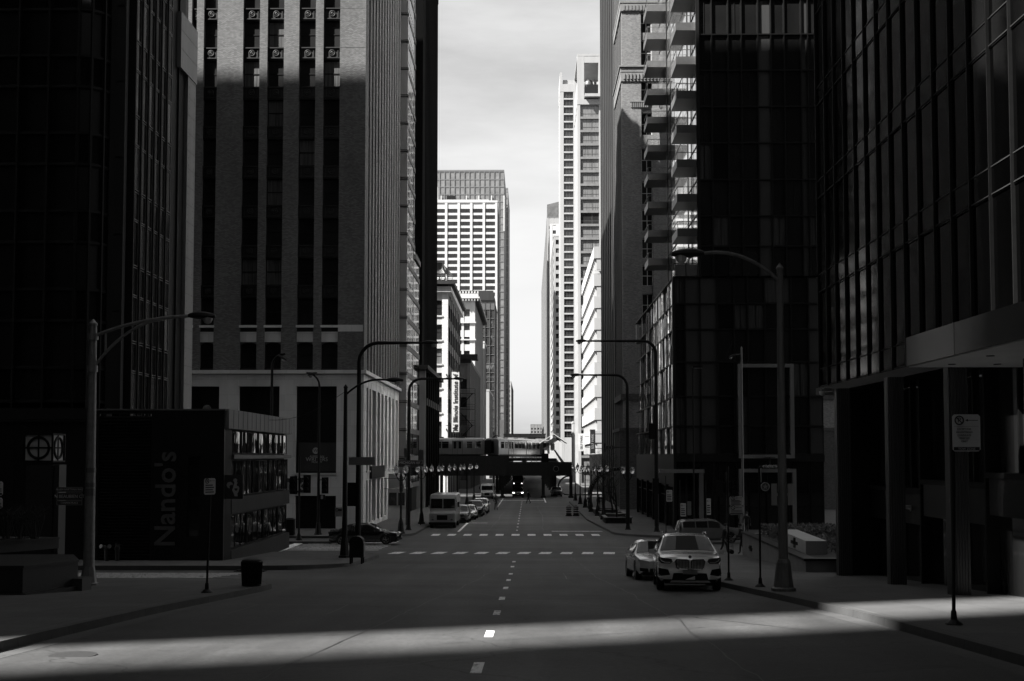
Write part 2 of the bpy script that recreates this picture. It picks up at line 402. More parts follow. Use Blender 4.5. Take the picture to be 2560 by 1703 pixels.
for x, y, dx, dy, n, j, w in ((-3.6, 14, .03, .7, 60, .06, .02), (3.1, 15, -.01, .7, 70, .07, .022), (-8, 30.5, .8, .12, 18, .12, .02), (-5.2, 13.5, .4, .5, 12, .15, .018), (5.6, 23, -.35, .6, 22, .12, .02), (-7.9, 47, .8, .1, 19, .12, .025), (-7, 56, .8, -.02, 17, .1, .03), (1.2, 98, .0, 1.2, 50, .06, .03), (-3.4, 98, .02, 1.2, 40, .06, .03), (-1.5, 20.5, .45, .28, 14, .12, .016), (0.6, 14.6, .5, .25, 14, .14, .016), (-9, 75, 1, .06, 18, .12, .03), (-9, 83.5, 1, -.03, 18, .12, .03)): seam(wander(x, y, dx, dy, n, j), w)
for x0, x1, y0, y1 in ((-6.9, -4.6, 27, 30.2), (1.4, 3.8, 44, 49), (-5.6, -2.4, 52, 55.5)): 
    for q in (((x0, y0), (x1, y0)), ((x1, y0), (x1, y1)), ((x1, y1), (x0, y1)), ((x0, y1), (x0, y0))): seam([q[0], ((q[0][0] + q[1][0]) / 2 + .03, (q[0][1] + q[1][1]) / 2), q[1]], .025)
struct(tm, 'tar_seam', M['tar'])
mb = MB()
for (cx, cy, r) in ((-7.15, 18.6, .36), (3.4, 26.4, .33), (-6.9, 64.5, .4)):
    mb.lathe([(r, zg(cy) + .004), (r, zg(cy) + .012)], 22, (cx, cy, 0))
    o = tag(obj(mb, 'manhole_cover', M['iron']), {0: 'round iron manhole cover in the road by the left kerb', 1: 'round iron manhole cover in the sunlit strip right of the dashes', 2: 'round iron cover in the road beside the far left street corner'}[[-7.15, 3.4, -6.9].index(cx)], 'manhole cover', 'manhole covers in the road')
    mb = MB()
mb = MB()
for k in range(8): mb.box(-12.3 + k * .14, -12.22 + k * .14, 49.75, 50.2, zg(50) - .02, zg(50) + .02)
mb.box(-12.4, -11.1, 49.7, 50.25, zg(50) - .04, zg(50) - .012)
tag(obj(mb, 'drain_grate', M['black']), 'dark storm drain grate by the kerb in front of the restaurant', 'drain')
# ------------------------------------------------------------------ buildings
_wm = {}
def window_mesh(w, h, kind):
    k = (round(w, 2), round(h, 2), id(kind))
    if k in _wm: return _wm[k]
    mb = MB(); fr = kind.get('fr', .07); d = kind.get('d', .05)
    if kind.get('arch'):
        n = 8; rise = w * .16
        mb.face([(0, 0, 0), (w, 0, 0), (w, 0, h - rise)] + [(w / 2 + w / 2 * math.cos(math.pi * i / n), 0, h - rise + rise * math.sin(math.pi * i / n)) for i in range(1, n)] + [(0, 0, h - rise)], 1)
    else:
        mb.face([(0, 0, 0), (w, 0, 0), (w, 0, h), (0, 0, h)], 1)
    if fr:
        mb.box(0, fr, -d, -.002, 0, h); mb.box(w - fr, w, -d, -.002, 0, h)
        mb.box(fr, w - fr, -d, -.002, 0, fr); mb.box(fr, w - fr, -d, -.002, h - fr, h)
        vs = kind.get('vs', ()); hs = kind.get('hs', ())
        for a in vs: mb.box(w * a - fr / 2, w * a + fr / 2, -d * .9, -.002, fr, h - fr)
        xs = [fr] + [x for a in vs for x in (w * a - fr / 2, w * a + fr / 2)] + [w - fr]
        for a in hs:
            for i in range(0, len(xs), 2): mb.box(xs[i], xs[i + 1], -d * .8, -.002, h * a - fr / 2, h * a + fr / 2)
    _wm[k] = mb.mesh('window', [M[kind.get('frame', 'dark')], M[kind.get('pane', 'win')]])
    return _wm[k]

class Bld:
    def __init__(s, name, label, cat, base, mats, group=None):
        s.root = thing(name, label, cat, base, group=group); s.mats = mats; s.w = MB(); s.op = []
    def mi(s, name):
        if name not in s.mats: s.mats.append(name)
        return s.mats.index(name)
    def core(s, x0, x1, y0, y1, z0, z1, m=None): s.w.box(x0, x1, y0, y1, z0, z1, s.mi(m) if m else 0)
    def facade(s, O, N, W, z0, z1, cols, rows, t=.4, sp=.12, wall=None, spm=None, win={}, skip=None):
        wi = s.mi(wall) if wall else 0; si = s.mi(spm) if spm else wi
        e = [0] + [x for c in cols for x in c] + [W]
        for i in range(0, len(e), 2):
            if e[i + 1] - e[i] > .002: s.w.fbox(O, N, e[i], e[i + 1], z0, z1, -t, 0, wi)
        for c in cols:
            zz = [z0] + [x for r in rows for x in r] + [z1]
            for i in range(0, len(zz), 2):
                if zz[i + 1] - zz[i] > .002: s.w.fbox(O, N, c[0], c[1], zz[i], zz[i + 1], -t, -sp, si)
            for r in rows: s.window(O, N, c[0], r[0], c[1] - c[0], r[1] - r[0], -(t - .03), win)
    def window(s, O, N, u, z, w, h, d, kind, tilt=0):
        Nv = Vector((N[0], N[1], 0)); U = Vector((-Nv.y, Nv.x, 0))
        p = Vector((O[0], O[1], 0)) + U * u + Nv * d + Vector((0, 0, z))
        mat = Matrix(((U.x, -Nv.x, 0, p.x), (U.y, -Nv.y, 0, p.y), (0, 0, 1, p.z), (0, 0, 0, 1)))
        if tilt: mat = mat @ Matrix.Rotation(tilt, 4, 'Z')
        a = [project(mat @ Vector(q)) for q in ((0, 0, 0), (w, 0, 0), (w, 0, h), (0, 0, h))]
        ar = 0
        if None not in a:
            us = [min(max(q[0], 0), 2560) for q in a]; vs = [min(max(q[1], 0), 1703) for q in a]
            ar = (max(us) - min(us)) * (max(vs) - min(vs))
        s.op.append((ar, window_mesh(w, h, kind), mat))
    def done(s, wname='wall', nmax=100):
        obj(s.w, wname, [M[k] for k in s.mats], s.root, True)
        s.op.sort(key=lambda q: -q[0])
        off = Matrix.Translation(-s.root.location)
        for ar, me, mat in s.op[:nmax]:
            o = obj(me, 'window', None, s.root); o.matrix_local = off @ mat
        rest = s.op[nmax:]
        if rest:
            mats = []; mb = MB()
            for ar, me, mat in rest:
                for mm in me.materials:
                    if mm not in mats: mats.append(mm)
                i = len(mb.v); mb.v += [mat @ v.co for v in me.vertices]
                for p in me.polygons: mb.f.append(tuple(i + k for k in p.vertices)); mb.m.append(mats.index(me.materials[p.material_index]))
            tag(obj(mb, 'windows', mats, s.root, True), kind='stuff')
        return s.root
def even(W, n, frac=.6, m0=0, m1=0):
    p = (W - m0 - m1) / n
    return [(m0 + p * (i + .5 - frac / 2), m0 + p * (i + .5 + frac / 2)) for i in range(n)]
def floors(z0, z1, h, a=.3, b=.85):
    r = []; z = z0
    while z + h <= z1 + .01: r.append((z + h * a, z + h * b)); z += h
    return r
GB = -6.6
def generic(name, label, side, X0, X1, Y0, Y1, zt, wall, front, flank, cat='office building', zb=None, done=True, t=.4, capm=None, cap=.6, core='dark'):
    """a tower seen from its near end: front facing the camera, flank facing the street"""
    zb = zg((Y0 + Y1) / 2) - .3 if zb is None else zb
    B = Bld(name, label, cat, ((X0 + X1) / 2, (Y0 + Y1) / 2, zb), [wall])
    B.core(X0 + t, X1 - t, Y0 + t, Y1 - .01, zb, zt - .1, core)
    B.core(X0 - .06, X1 + .06, Y0 - .06, Y1 + .06, zt, zt + cap, capm)
    fl = dict(front); B.facade((X0, Y0), (0, -1), X1 - X0, zb, zt, fl.pop('cols'), fl.pop('rows'), t, **fl)
    fl = dict(flank)
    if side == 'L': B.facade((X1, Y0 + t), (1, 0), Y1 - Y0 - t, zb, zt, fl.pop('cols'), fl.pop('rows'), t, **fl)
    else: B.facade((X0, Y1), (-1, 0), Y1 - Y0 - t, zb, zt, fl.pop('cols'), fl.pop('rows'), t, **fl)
    if done: B.done()
    return B

K_sash = dict(fr=.07, hs=(.5,), pane='winblind', frame='dark')
K_arch = dict(fr=.07, hs=(.45,), pane='win', frame='dark')
K_big = dict(fr=.1, vs=(.3, .7), hs=(.5,), pane='win', frame='dark')
K_plain = dict(fr=.05, pane='win', frame='dark')
K_office = dict(fr=.06, vs=(.33, .66), pane='winblind', frame='dark')
K_hotel = dict(fr=.09, vs=(.62,), hs=(.28,), pane='hotelwin', frame='greymet')
K_mirror = dict(fr=.05, pane='mirror', frame='greymet')
K_dark = dict(fr=.05, pane='darkglass', frame='black')
K_grey = dict(fr=.06, pane='greyglass', frame='greymet')
K_pale = dict(fr=.1, pane='paleglass', frame='alu')
K_apt = dict(fr=.08, vs=(.3, .6), hs=(.28,), pane='winblind', frame='greymet')
K_pod = dict(fr=0, pane='podglass', frame='dark')
K_officedk = dict(fr=.05, pane='darkwin', frame='dark')

# --- tan brick tower with limestone base, left corner of the avenue
Y0, Y1, X1 = 99.0, 126.0, -13.9
zt = 76.0; zc = VZ(925, Y0); zb = zg(100) - .3
X0 = -58.0
B = Bld('brick_tower', 'tall tan brick tower on a pale stone base with its top sunlit', 'office building', (-36, 112, zb), ['brick', 'limestone', 'carved', 'dark'])
B.core(X0 + .5, X1 - .5, Y0 + .5, Y1, zb, zt - .2, 'dark')
px = [(464, 476.6), (495, 529.6), (595.4, 637.6), (657.3, 699.3), (738, 780), (800, 842)]
cols = [(UX(a, Y0) - X0, UX(b, Y0) - X0) for a, b in px]
pat = [(495, 529.6), (595.4, 637.6), (657.3, 699.3), (738, 780)]
more = []
u = cols[0][0] - 1.2
while u > 3: more.append((u - 1.41, u)); more.append((u - 3.5, u - 2.05)); u -= 5.4
cols = sorted(more) + cols[:]; cols = [c for c in cols if c[0] > .5]
fh = 3.42; z3 = VZ(815, Y0)          # sill course of the regular floors
rows_up = [(VZ(919, Y0), VZ(854, Y0))] + [(z3 + k * fh + .12, z3 + k * fh + 2.42) for k in range(19)]
B.facade((X0, Y0), (0, -1), X1 - X0, zc, zt, cols, rows_up, .5, .22, 'brick', 'carved', K_sash)
for c in cols:                        # spandrel ornament, brick arches and sills
    B.w.fbox((X0, Y0), (0, -1), c[0] + .004, c[1] - .004, VZ(854, Y0) + .002, z3 - .45, -.215, -.13, B.mi('limestone'))
    B.w.fbox((X0, Y0), (0, -1), c[0] - .05, c[1] + .05, z3 - .1, z3 + .1, -.2, .05, B.mi('limestone'))
    n = 10; w = c[1] - c[0]
    for k in range(n):
        a0 = math.pi * k / n; h0 = VZ(854, Y0) - .32
        x0, x1 = c[0] + w * k / n, c[0] + w * (k + 1) / n; xm = (k + .5) / n * 2 - 1
        B.w.fbox((X0, Y0), (0, -1), x0, x1, h0 + .3 * math.sqrt(max(0, 1 - xm * xm)), VZ(854, Y0) - .002, -.46, -.24, 0)
    if c[0] > 24:
        for k in range(1, 19):
            zz = z3 + k * fh; um = (c[0] + c[1]) / 2
            B.w.fbox((X0, Y0), (0, -1), c[0] + .02, c[1] - .02, zz - .86, zz - .78, -.215, -.16, 2); B.w.fbox((X0, Y0), (0, -1), c[0] + .02, c[1] - .02, zz + .0, zz + .09, -.215, -.1, 2)
            q = Vector((X0 + um, Y0 + .19, zz - .38))
            B.w.ring(q, (0, 1, 0), .24, .05, 12, 2); B.w.ring(q, (0, 1, 0), .1, .04, 8, 2)
            for s in (-1, 1): B.w.fbox((X0, Y0), (0, -1), um + s * .5 - .04, um + s * .5 + .04, zz - .76, zz - .04, -.215, -.17, 2)
ncol = 12
colsN = even(Y1 - Y0 - .5, ncol, .42, .9, .5)
B.facade((X1, Y0 + .5), (1, 0), Y1 - Y0 - .5, zc, zt, colsN, rows_up, .5, .22, 'brick', 'carved', K_sash)
for k in range(1, 20): B.w.fbox((X0, Y0), (0, -1), cols[-1][1] + .02, X1 - X0, z3 + k * fh, z3 + k * fh + .05, -.01, .012, 0)
B.w.fbox((X0, Y0), (0, -1), cols[-1][1] + .02, X1 - X0 - .1, z3 - .45, z3 + .12, -.01, .02, 1)
# limestone base
zcap = zc - .35
B.w.fbox((X0, Y0), (0, -1), 0, X1 - X0 + .25, zc - .3, zc - .003, -.4, .25, 1); B.w.fbox((X1, Y0 + .4), (1, 0), 0, Y1 - Y0 - .4 + .3, zc - .3, zc - .003, -.4, .25, 1)
bp = [(464, 546), (594, 697), (738, 840.5)]
colsB = [(UX(a, Y0) - X0, UX(b, Y0) - X0) for a, b in bp]
e = colsB[0][0] - 1.4
while e > 5: colsB.append((e - 3.3, e)); e -= 4.9
colsB = sorted(colsB)
zl = zg(100) + SW
K_base = dict(fr=.12, vs=(.24, .68), hs=(.27, .55, .77), pane='darkwin', frame='dark')
K_door = dict(fr=.12, vs=(.25, .5, .75), hs=(.75,), pane='darkwin', frame='black')
B.facade((X0, Y0), (0, -1), X1 - X0, zb, zcap, colsB, [(zl, VZ(1240, Y0)), (VZ(1183, Y0), VZ(965, Y0))], .6, .02, 'limestone', None, K_base)
colsBN = [(1.2, 2.4), (3.0, 4.2), (5.0, 7.6), (8.6, 10.4), (11.4, 13.0), (14.2, 16.0), (17.2, 19.0), (20.2, 22.2), (23.4, 25.4)]
K_tall = dict(fr=.1, hs=(.33, .66), pane='darkwin', frame='dark')
B.facade((X1, Y0 + .6), (1, 0), Y1 - Y0 - .6, zb, zcap, colsBN, [(zl + .3, zl + 4.0), (VZ(1178, Y0), VZ(965, Y0))], .6, .02, 'limestone', None, K_tall)
for c in colsB: B.w.fbox((X0, Y0), (0, -1), c[0] - .1, c[1] + .1, VZ(1187, Y0), VZ(1183, Y0) - .003, -.5, .12, B.mi('whitestone'))
for c in colsBN: B.w.fbox((X1, Y0 + .6), (1, 0), c[0] - .1, c[1] + .1, VZ(1187, Y0) + .16, VZ(1178, Y0) - .003, -.5, .12, B.mi('whitestone'))
# corner hip and dark fascia over the shopfronts
B.w.fbox((X1, Y0 + .6), (1, 0), 3.4, 12.5, zl + 4.1, zl + 5.2, .003, .22, B.mi('dkgrey'))
br = B.done()
K_bank = MB(); uu = colsB[-1]
s_ = MB(); s_.fbox((X0, Y0), (0, -1), colsB[-2][0] - .3, colsB[-1][0] + .7, VZ(1232, Y0), VZ(1196, Y0), .005, .12)
bs = tag(obj(s_, 'bank_sign', M['dkgrey']), 'dark fascia sign with pale bank lettering on the stone base', 'shop sign'); 
t_ = MB(); text(t_, 'citibank', 1.55, (UX(700, 98.8) - .35, 98.84, VZ(1213, 98.8)), depth=.03); obj(t_, 'lettering', M['signgrey'], bs)
s_ = MB(); s_.box(UX(742, 98.5), UX(837, 98.5), 99.24, 99.29, VZ(1179, 98.5), VZ(1106, 98.5))
ps = tag(obj(s_, 'window_poster', M['panelgrey']), 'grey museum poster with a round emblem filling the lower stone-framed window', 'poster')
t_ = MB(); cx = UX(788, 99); text(t_, 'AMERICAN', .25, (cx + .1, 99.2, VZ(1141.5, 99)), depth=.005); text(t_, 'WRITERS', .46, (cx + .1, 99.2, VZ(1149, 99)), depth=.005); text(t_, 'MUSEUM', .22, (cx + .1, 99.2, VZ(1156, 99)), depth=.005)
t_.disc((cx, 99.2, VZ(1127, 99)), (0, 1, 0), .27, .02); obj(t_, 'lettering', M['offwhite'], ps)
t_ = MB(); text(t_, 'W', .36, (cx, 99.17, VZ(1127, 99)), depth=.005); obj(t_, 'emblem_letter', M['signblk'], ps)

# --- stone and glass bay tower next to it
Y0, Y1, Yu = 126.6, 141.5, 135.5; X1 = -13.15; zt = 76
zb = zg(130) - .3; zm = VZ(666, 141)
B = Bld('glass_bay_tower', 'narrow tower with a pale stone edge and banded glass bays beside the brick tower', 'office building', (-30, 134, zb), ['stonepil', 'dark', 'greyc'])
B.core(-50, X1 - .5, Y0 + .3, Yu, zb, zt, 'dark'); B.core(-50, X1 - .3, Yu + .01, Y1, zb, zm, 'dark')
B.w.box(-20, X1, Y0 - .1, Y0 + .3, zb, zt, 0)
zf = VZ(586, Y0); fh = 3.03
K_bay = dict(fr=.05, d=.02, vs=(.14, .28, .42, .56, .7, .85), hs=(.3,), pane='mirror', frame='dark')
for k in range(-9, 22):
    z = zf + k * fh
    if z < zb or z > zt - 3: continue
    B.w.box(-20, X1 + .05, Y0 - .16, Y0 + .3, z - .05, z + .05, 1); B.w.box(-20, X1 + .04, Y0 - .16, Y0 + .3, z + .17, z + .22, 1)
    y1 = Y1 if z < zm - 1 else Yu
    B.w.fbox((X1, Y0 + .3), (1, 0), .003, y1 - Y0 - .3, z - .22, z + .28, -.45, .0, 2)
    B.window((X1, Y0 + .3), (1, 0), .05, z + .28, (Yu - Y0) * .78 - .1, fh - .5, -.05, K_bay)
    B.window((X1, Y0 + .3), (1, 0), (Yu - Y0) * .78, z + .28, y1 - Y0 - .35 - (Yu - Y0) * .78, fh - .5, -.06, K_dark)
B.w.fbox((X1, Y0 + .3), (1, 0), Yu - Y0, Y1 - Y0 - .3, zm, zm + .6, -3, .1, 2)
B.done()

# --- dark finned block before the railway
Y0, Y1, X1 = 145.0, 169.0, -13.2
zt = VZ(10, 169)
B = generic('dark_finned_block', 'very dark tall block with close vertical fins rising beside the railway bridge', 'L', -62, X1, Y0, Y1, zt, 'matte',
            dict(cols=[], rows=[], wall='matte'),
            dict(cols=even(Y1 - Y0 - .4, 11, .62, 3.0, .4), rows=floors(VZ(905, 145), zt, 3.6, .25, .92), spm='matte', wall='matte', win=K_dark), done=False, capm='matte')
B.w.box(-20, X1 + .9, Y0 - 1.2, Y1 + 1, VZ(925, 145), VZ(914, 145), B.mi('dkgrey'))
B.w.box(-20, X1 + .5, Y0 - .8, Y0 + .2, zg(140), VZ(925, 145) - .003, B.mi('greyc'))
for k in range(8):
    y = Y0 + 1.5 + k * 3
    B.w.box(X1 + .02, X1 + .45, y, y + .7, zg(150), VZ(925, 145) - .003, 0)
B.w.box(X1 + .01, X1 + .4, Y0 + .3, Y1, VZ(1010, 145), VZ(992, 145), B.mi('dkgrey'))
B.done()

# --- white terracotta corner building across the tracks
Yf = 205.0; X1 = UX(1119, Yf); X0 = -40; zt = VZ(716, Yf)
fh = (VZ(826, Yf) - VZ(890, Yf))
zr0 = VZ(803, Yf)
rowsA = [(zr0 + k * 4.15 - 8.3 * 0, zr0 + k * 4.15 + 2.9) for k in range(-7, 2)]
rowsA = [(VZ(v1, Yf), VZ(v0, Yf)) for v0, v1 in ((750, 788), (811, 849), (871, 909), (932, 969), (993, 1031), (1054, 1092), (1115, 1160))][::-1]
c_ = X1 - X0
colsA = []
x = UX(1104, Yf) - X0
while x > 3.6: colsA.append((x - 2.8, x)); x -= 4.4
colsA = sorted(colsA)
B = generic('terracotta_building', 'white tiled corner building with a tall vertical banner and dishes on its roof', 'L', X0, X1, Yf, 243, zt, 'terracotta',
            dict(cols=colsA, rows=rowsA, win=K_sash, sp=.05, wall='terracotta', spm='whitestone'),
            dict(cols=even(37.6, 7, .72, 1.0, .6), rows=rowsA[:-1] + [(rowsA[-1][0], rowsA[-1][1] - .3)], win=K_dark, wall='dkgrey', spm='greyc'), done=False, capm='dkgrey', cap=.3)  # street flank of the white building: its shade is painted in with dark wall colours
B.w.box(X0, X1 + 1.1, Yf - 1.0, 243.4, zt + .32, zt + .9, B.mi('dkgrey')); B.w.box(X0, X1 + .6, Yf - .5, 243.2, zt - 1.0, zt - .05, 1 if False else B.mi('whitestone'))
for r in rowsA: B.w.box(X0, X1 - .9, Yf - .12, Yf + .02, r[0] - .3, r[0] - .02, B.mi('whitestone'))
B.done()
s_ = MB(); yb = 204.4; xb = X1 + .55
b0 = P(1129, 1080, yb); b1 = P(1148, 930, yb)
s_.box(b0.x, b1.x, yb, yb + .12, b0.z, b1.z)
bn = tag(obj(s_, 'vertical_banner', M['signwhite']), 'tall white vertical banner with black lettering projecting from the tiled corner building', 'banner')
t_ = MB(); text(t_, 'The Illinois Institute of Art', 1.16, ((b0.x + b1.x) / 2 + .05, yb - .03, (b0.z * .45 + b1.z * .55)), roll=R(90), depth=.02, bold=.012); text(t_, 'Ai', 1.35, ((b0.x + b1.x) / 2 + .05, yb - .03, b0.z + .8), roll=R(90), depth=.02); obj(t_, 'lettering', M['signblk'], bn)
a_ = MB()
for s in (.1, .9): a_.box(X1 - .3, b0.x + .1, yb + .02, yb + .08, b0.z + (b1.z - b0.z) * s, b0.z + (b1.z - b0.z) * s + .1)
a_.box(X1 - .3, X1 - .2, yb + .081, 205, b0.z + .3, b0.z + .6); a_.box(X1 - .3, X1 - .2, yb + .081, 205, b1.z - .6, b1.z - .3)
obj(a_, 'bracket', M['dark'], bn)
for k, (u, v, r, lab) in enumerate(((1099, 672, 1.0, 'upright satellite dish on the roof of the tiled corner building'), (1113, 682, 1.25, 'tilted satellite dish on the roof edge of the tiled corner building'))):
    p = P(u, v, 207); z0 = zt + .9
    d = thing('satellite_dish', lab, 'satellite dish', (p.x, 207, z0), group='satellite dishes on the tiled building')
    m_ = MB(); m_.tube([(0, 0, 0), (0, 0, p.z - z0)], .09, 8); m_.tube([(-.6, 0, 0), (0, 0, .9)], .05, 6); m_.tube([(.6, 0, 0), (0, 0, .9)], .05, 6); obj(m_, 'mast', M['dark'], d)
    m_ = MB(); n = 18; ax = Vector((.75, -.35, .55)).normalized() if k else Vector((.2, -.95, .1)).normalized(); a = ax.orthogonal().normalized(); b = ax.cross(a); c0 = Vector((0, 0, p.z - z0))
    ringp = lambda rr, dd: [c0 + ax * dd + (a * math.cos(2 * math.pi * j / n) + b * math.sin(2 * math.pi * j / n)) * rr for j in range(n)]
    prof = [(.01, 0), (r * .5, .1), (r, .38), (r, .43), (r * .5, .15), (.01, .05)]
    i0 = len(m_.v)
    for rr, dd in prof: m_.v += ringp(rr, dd)
    for q in range(5):
        for j in range(n): m_.f.append((i0 + q * n + j, i0 + q * n + (j + 1) % n, i0 + (q + 1) * n + (j + 1) % n, i0 + (q + 1) * n + j)); m_.m.append(0)
    obj(m_, 'dish', M['greymet'], d, smooth=True)
    m_ = MB(); m_.tube([c0, c0 + ax * .9], .03, 6); obj(m_, 'feed_arm', M['dark'], d)
m_ = MB(); p = P(1120, 690, 209)
for k in range(5): m_.box(p.x - 3 + k * 1.0, p.x - 2.93 + k * 1.0, 206, 206.07, zt + .9, zt + 2.1)
m_.box(p.x - 3, p.x + 1.1, 206, 206.06, zt + 2.1, zt + 2.18); m_.box(p.x - 3, p.x + 1.1, 206, 206.06, zt + 1.5, zt + 1.56)
tag(obj(m_, 'roof_railing', M['greymet']), 'thin metal railing along the roof edge of the tiled building', 'railing')

# --- lower dark block with a heavy cornice, and the fire escape in front of it
Yf = 246.0; X1 = UX(1176, Yf); zt = VZ(908, Yf)
B = generic('corniced_block', 'lower dark grey block with a projecting cornice behind the tiled building', 'L', -34, X1, Yf, 297, zt, 'greyc',
            dict(cols=even(X1 + 34, 7, .5), rows=floors(-6, zt, 3.8), win=K_sash, wall='greyc'),
            dict(cols=even(50.6, 12, .5), rows=floors(-6, zt - 2, 3.8), win=K_dark, wall='dkgrey'), done=False, capm='dkgrey', cap=.8)
B.w.box(-34, X1 + 1.5, Yf - 1.2, Yf + 4, zt + .8, zt + 1.8, B.mi('dkgrey'))
B.done()
fe = thing('fire_escape', 'black iron zigzag fire escape on the dark block above the train', 'fire escape', (UX(1168, 244), 244, VZ(1095, 244) - 5))
m_ = MB(); n_ = MB(); h = 3.3; wd = 2.6
for k in range(5):
    z = k * h + 1
    m_.box(-wd, wd * .6, 0, 1.3, z, z + .09)
    for s in (-wd, -wd * .35, wd * .6): m_.box(s - .03, s + .03, 0, .06, z, z + 1.0)
    m_.box(-wd, wd * .6, 0, .06, z + 1.0, z + 1.06); m_.box(-wd, wd * .6, 0, .05, z + .5, z + .55)
    if k < 4: n_.tube([(-wd * .8 if k % 2 else wd * .4, .5, z), (wd * .4 if k % 2 else -wd * .8, .5, z + h)], .09, 5)
    if k < 4: n_.tube([(-wd * .8 if k % 2 else wd * .4, 1.1, z), (wd * .4 if k % 2 else -wd * .8, 1.1, z + h)], .09, 5)
for s in (-wd, wd * .6): m_.box(s - .05, s + .05, .6, .7, 0, 4 * h + 2)
obj(m_, 'landing', M['black'], fe); obj(n_, 'stair', M['black'], fe)

# --- white building with bracketed cornice
Yf = 300.0; X1 = UX(1187, Yf); zt = VZ(752, Yf)
fh = VZ(760, Yf) - VZ(794.5, Yf)
rws = [(VZ(791, Yf) - k * fh, VZ(773, Yf) - k * fh) for k in range(13)][::-1]
B = generic('bracketed_cornice_building', 'white stone building with a scalloped parapet and bracketed cornice', 'L', -33, X1, Yf, 352, zt, 'whitestone',
            dict(cols=[(X1 + 33 - 1.35 - k * 2.1 - 1.5, X1 + 33 - 1.35 - k * 2.1) for k in range(8)][::-1], rows=rws, win=K_sash, wall='whitestone'),
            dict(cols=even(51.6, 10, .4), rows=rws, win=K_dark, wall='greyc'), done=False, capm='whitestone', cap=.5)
B.w.box(-33, X1 + 1.2, Yf - 1.3, 352.5, zt + .5, zt + .9, 0)
B.w.box(-33, X1 + .5, Yf - .7, 352.5, zt + .9, zt + 1.7, B.mi('greyc'))
k = 0; x = X1 + .9
while x > -33: B.w.box(x - .35, x, Yf - 1.25, Yf - .75, zt + 1.7, zt + 2.3, 0); B.w.box(x - .3, x - .05, Yf - 1.2, Yf - .02, zt - .1, zt + .5, 0); x -= .75
B.w.box(-33, X1 + .9, Yf - 1.2, Yf - .7, zt + .9, zt + 1.7, 0)
y = Yf + .5
while y < 352: B.w.box(X1 + .02, X1 + 1.1, y, y + .5, zt - .6, zt + .5, B.mi('dkgrey')); y += 1.6
for z in (VZ(808, Yf), VZ(851, Yf)): B.w.box(-33, X1 + .25, Yf - .3, Yf - .01, z, z + .35, 0)
B.done()

# --- small pale buildings further along
def small(name, label, Yf, u0, u1, v, mat, depth, fm=K_plain, fh=3.5, ncol=2, flmat='greyc'):
    X1 = UX(u1, Yf); X0 = min(UX(u0, Yf), X1 - 6) - 14; zt = VZ(v, Yf)
    return generic(name, label, 'L', X0, X1, Yf, Yf + depth, zt, mat, dict(cols=even(X1 - X0, ncol, .5), rows=floors(-5.5, zt - .5, fh), win=fm, wall=mat),
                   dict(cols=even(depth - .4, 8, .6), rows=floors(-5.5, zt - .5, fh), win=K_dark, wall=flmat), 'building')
small('pale_sliver_building', 'narrow white walled building squeezed behind the bracketed cornice', 356, 1190, 1211, 858, 'white', 14, ncol=1)
small('white_gabled_front', 'small white fronted building low down before the gridded tower', 395, 1200, 1223, 978, 'offwhite', 40, ncol=3)
Yf = 440.; X1 = UX(1236, Yf); zt = VZ(754, Yf)
B = generic('mirrored_block', 'mid rise block clad in wavy mirror glass with a dark roof box', 'L', -36, X1, Yf, 476, zt, 'greymet',
            dict(cols=even(X1 + 36, 13, .93), rows=floors(-6, zt, 3.4, .03, .97), win=K_mirror, wall='greymet', sp=.2),
            dict(cols=even(35.6, 14, .93), rows=floors(-6, zt, 3.4, .03, .97), win=K_mirror, wall='greymet', sp=.2), done=False, capm='dark')
B.w.box(-34, X1 - .5, Yf + 1, 474, zt + .62, zt + 4.3, B.mi('dkgrey'))
B.done()
# --- white gridded tower and the glass tower behind it
Yf = 523.; X1 = UX(1243, Yf); zt = VZ(506, Yf); X0 = -64
B = generic('white_grid_tower', 'white concrete grid tower with wide dark windows, front sunlit', 'L', X0, X1, Yf, 556, zt, 'white',
            dict(cols=[(X1 - X0 - 1.0 - k * 5.62 - 4.55, X1 - X0 - 1.0 - k * 5.62) for k in range(8)][::-1], rows=floors(zg(500), zt - .3, 2.9, .3, .93), win=K_office, wall='white', sp=.3),
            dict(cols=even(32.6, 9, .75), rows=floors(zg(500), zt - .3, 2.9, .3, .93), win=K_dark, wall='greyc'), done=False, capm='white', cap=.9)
B.w.box(-50, X1 - 4, Yf + 3, 550, zt + .92, zt + 2.0, B.mi('offwhite')); B.w.box(-42, -40.8, Yf + 4, Yf + 6, zt + .95, zt + 8, B.mi('offwhite')); B.w.box(-37, -33, Yf + 4, Yf + 7, zt + .95, zt + 4, B.mi('dark'))
B.done()
Yf = 650.; zt = VZ(427, Yf); X1 = UX(1260, Yf)
B = generic('tall_glass_tower', 'tallest pale grey glass tower rising behind the white grid tower', 'L', -80, X1, Yf, 720, zt, 'alu',
            dict(cols=even(X1 + 80, 24, .9), rows=floors(20, zt, 4.2, .05, .95), win=K_grey, wall='alu', sp=.2),
            dict(cols=even(69.6, 22, .9), rows=floors(20, zt, 4.2, .05, .95), win=K_grey, wall='alu', sp=.2), done=False)
for k in range(9): B.w.box(-70 + k * 7, -69.4 + k * 7, Yf - .6, Yf - .02, zt - 34, zt - 14, B.mi('white'))
B.done()
Yf = 722.; X1b = UX(1269.7, Yf)
generic('glass_tower_shoulder', 'lower grey glass shoulder tower just right of the tallest glass tower', 'L', X1b - 14, X1b, Yf, 790, VZ(472, Yf), 'alu',
        dict(cols=even(14, 6, .9), rows=floors(0, VZ(472, Yf), 4.2, .05, .95), win=K_grey, wall='alu', sp=.2), dict(cols=even(67.6, 20, .9), rows=floors(0, VZ(472, Yf), 4.2, .05, .95), win=K_grey, wall='alu', sp=.2))
Yf = 960.; X1b = UX(1278, Yf)
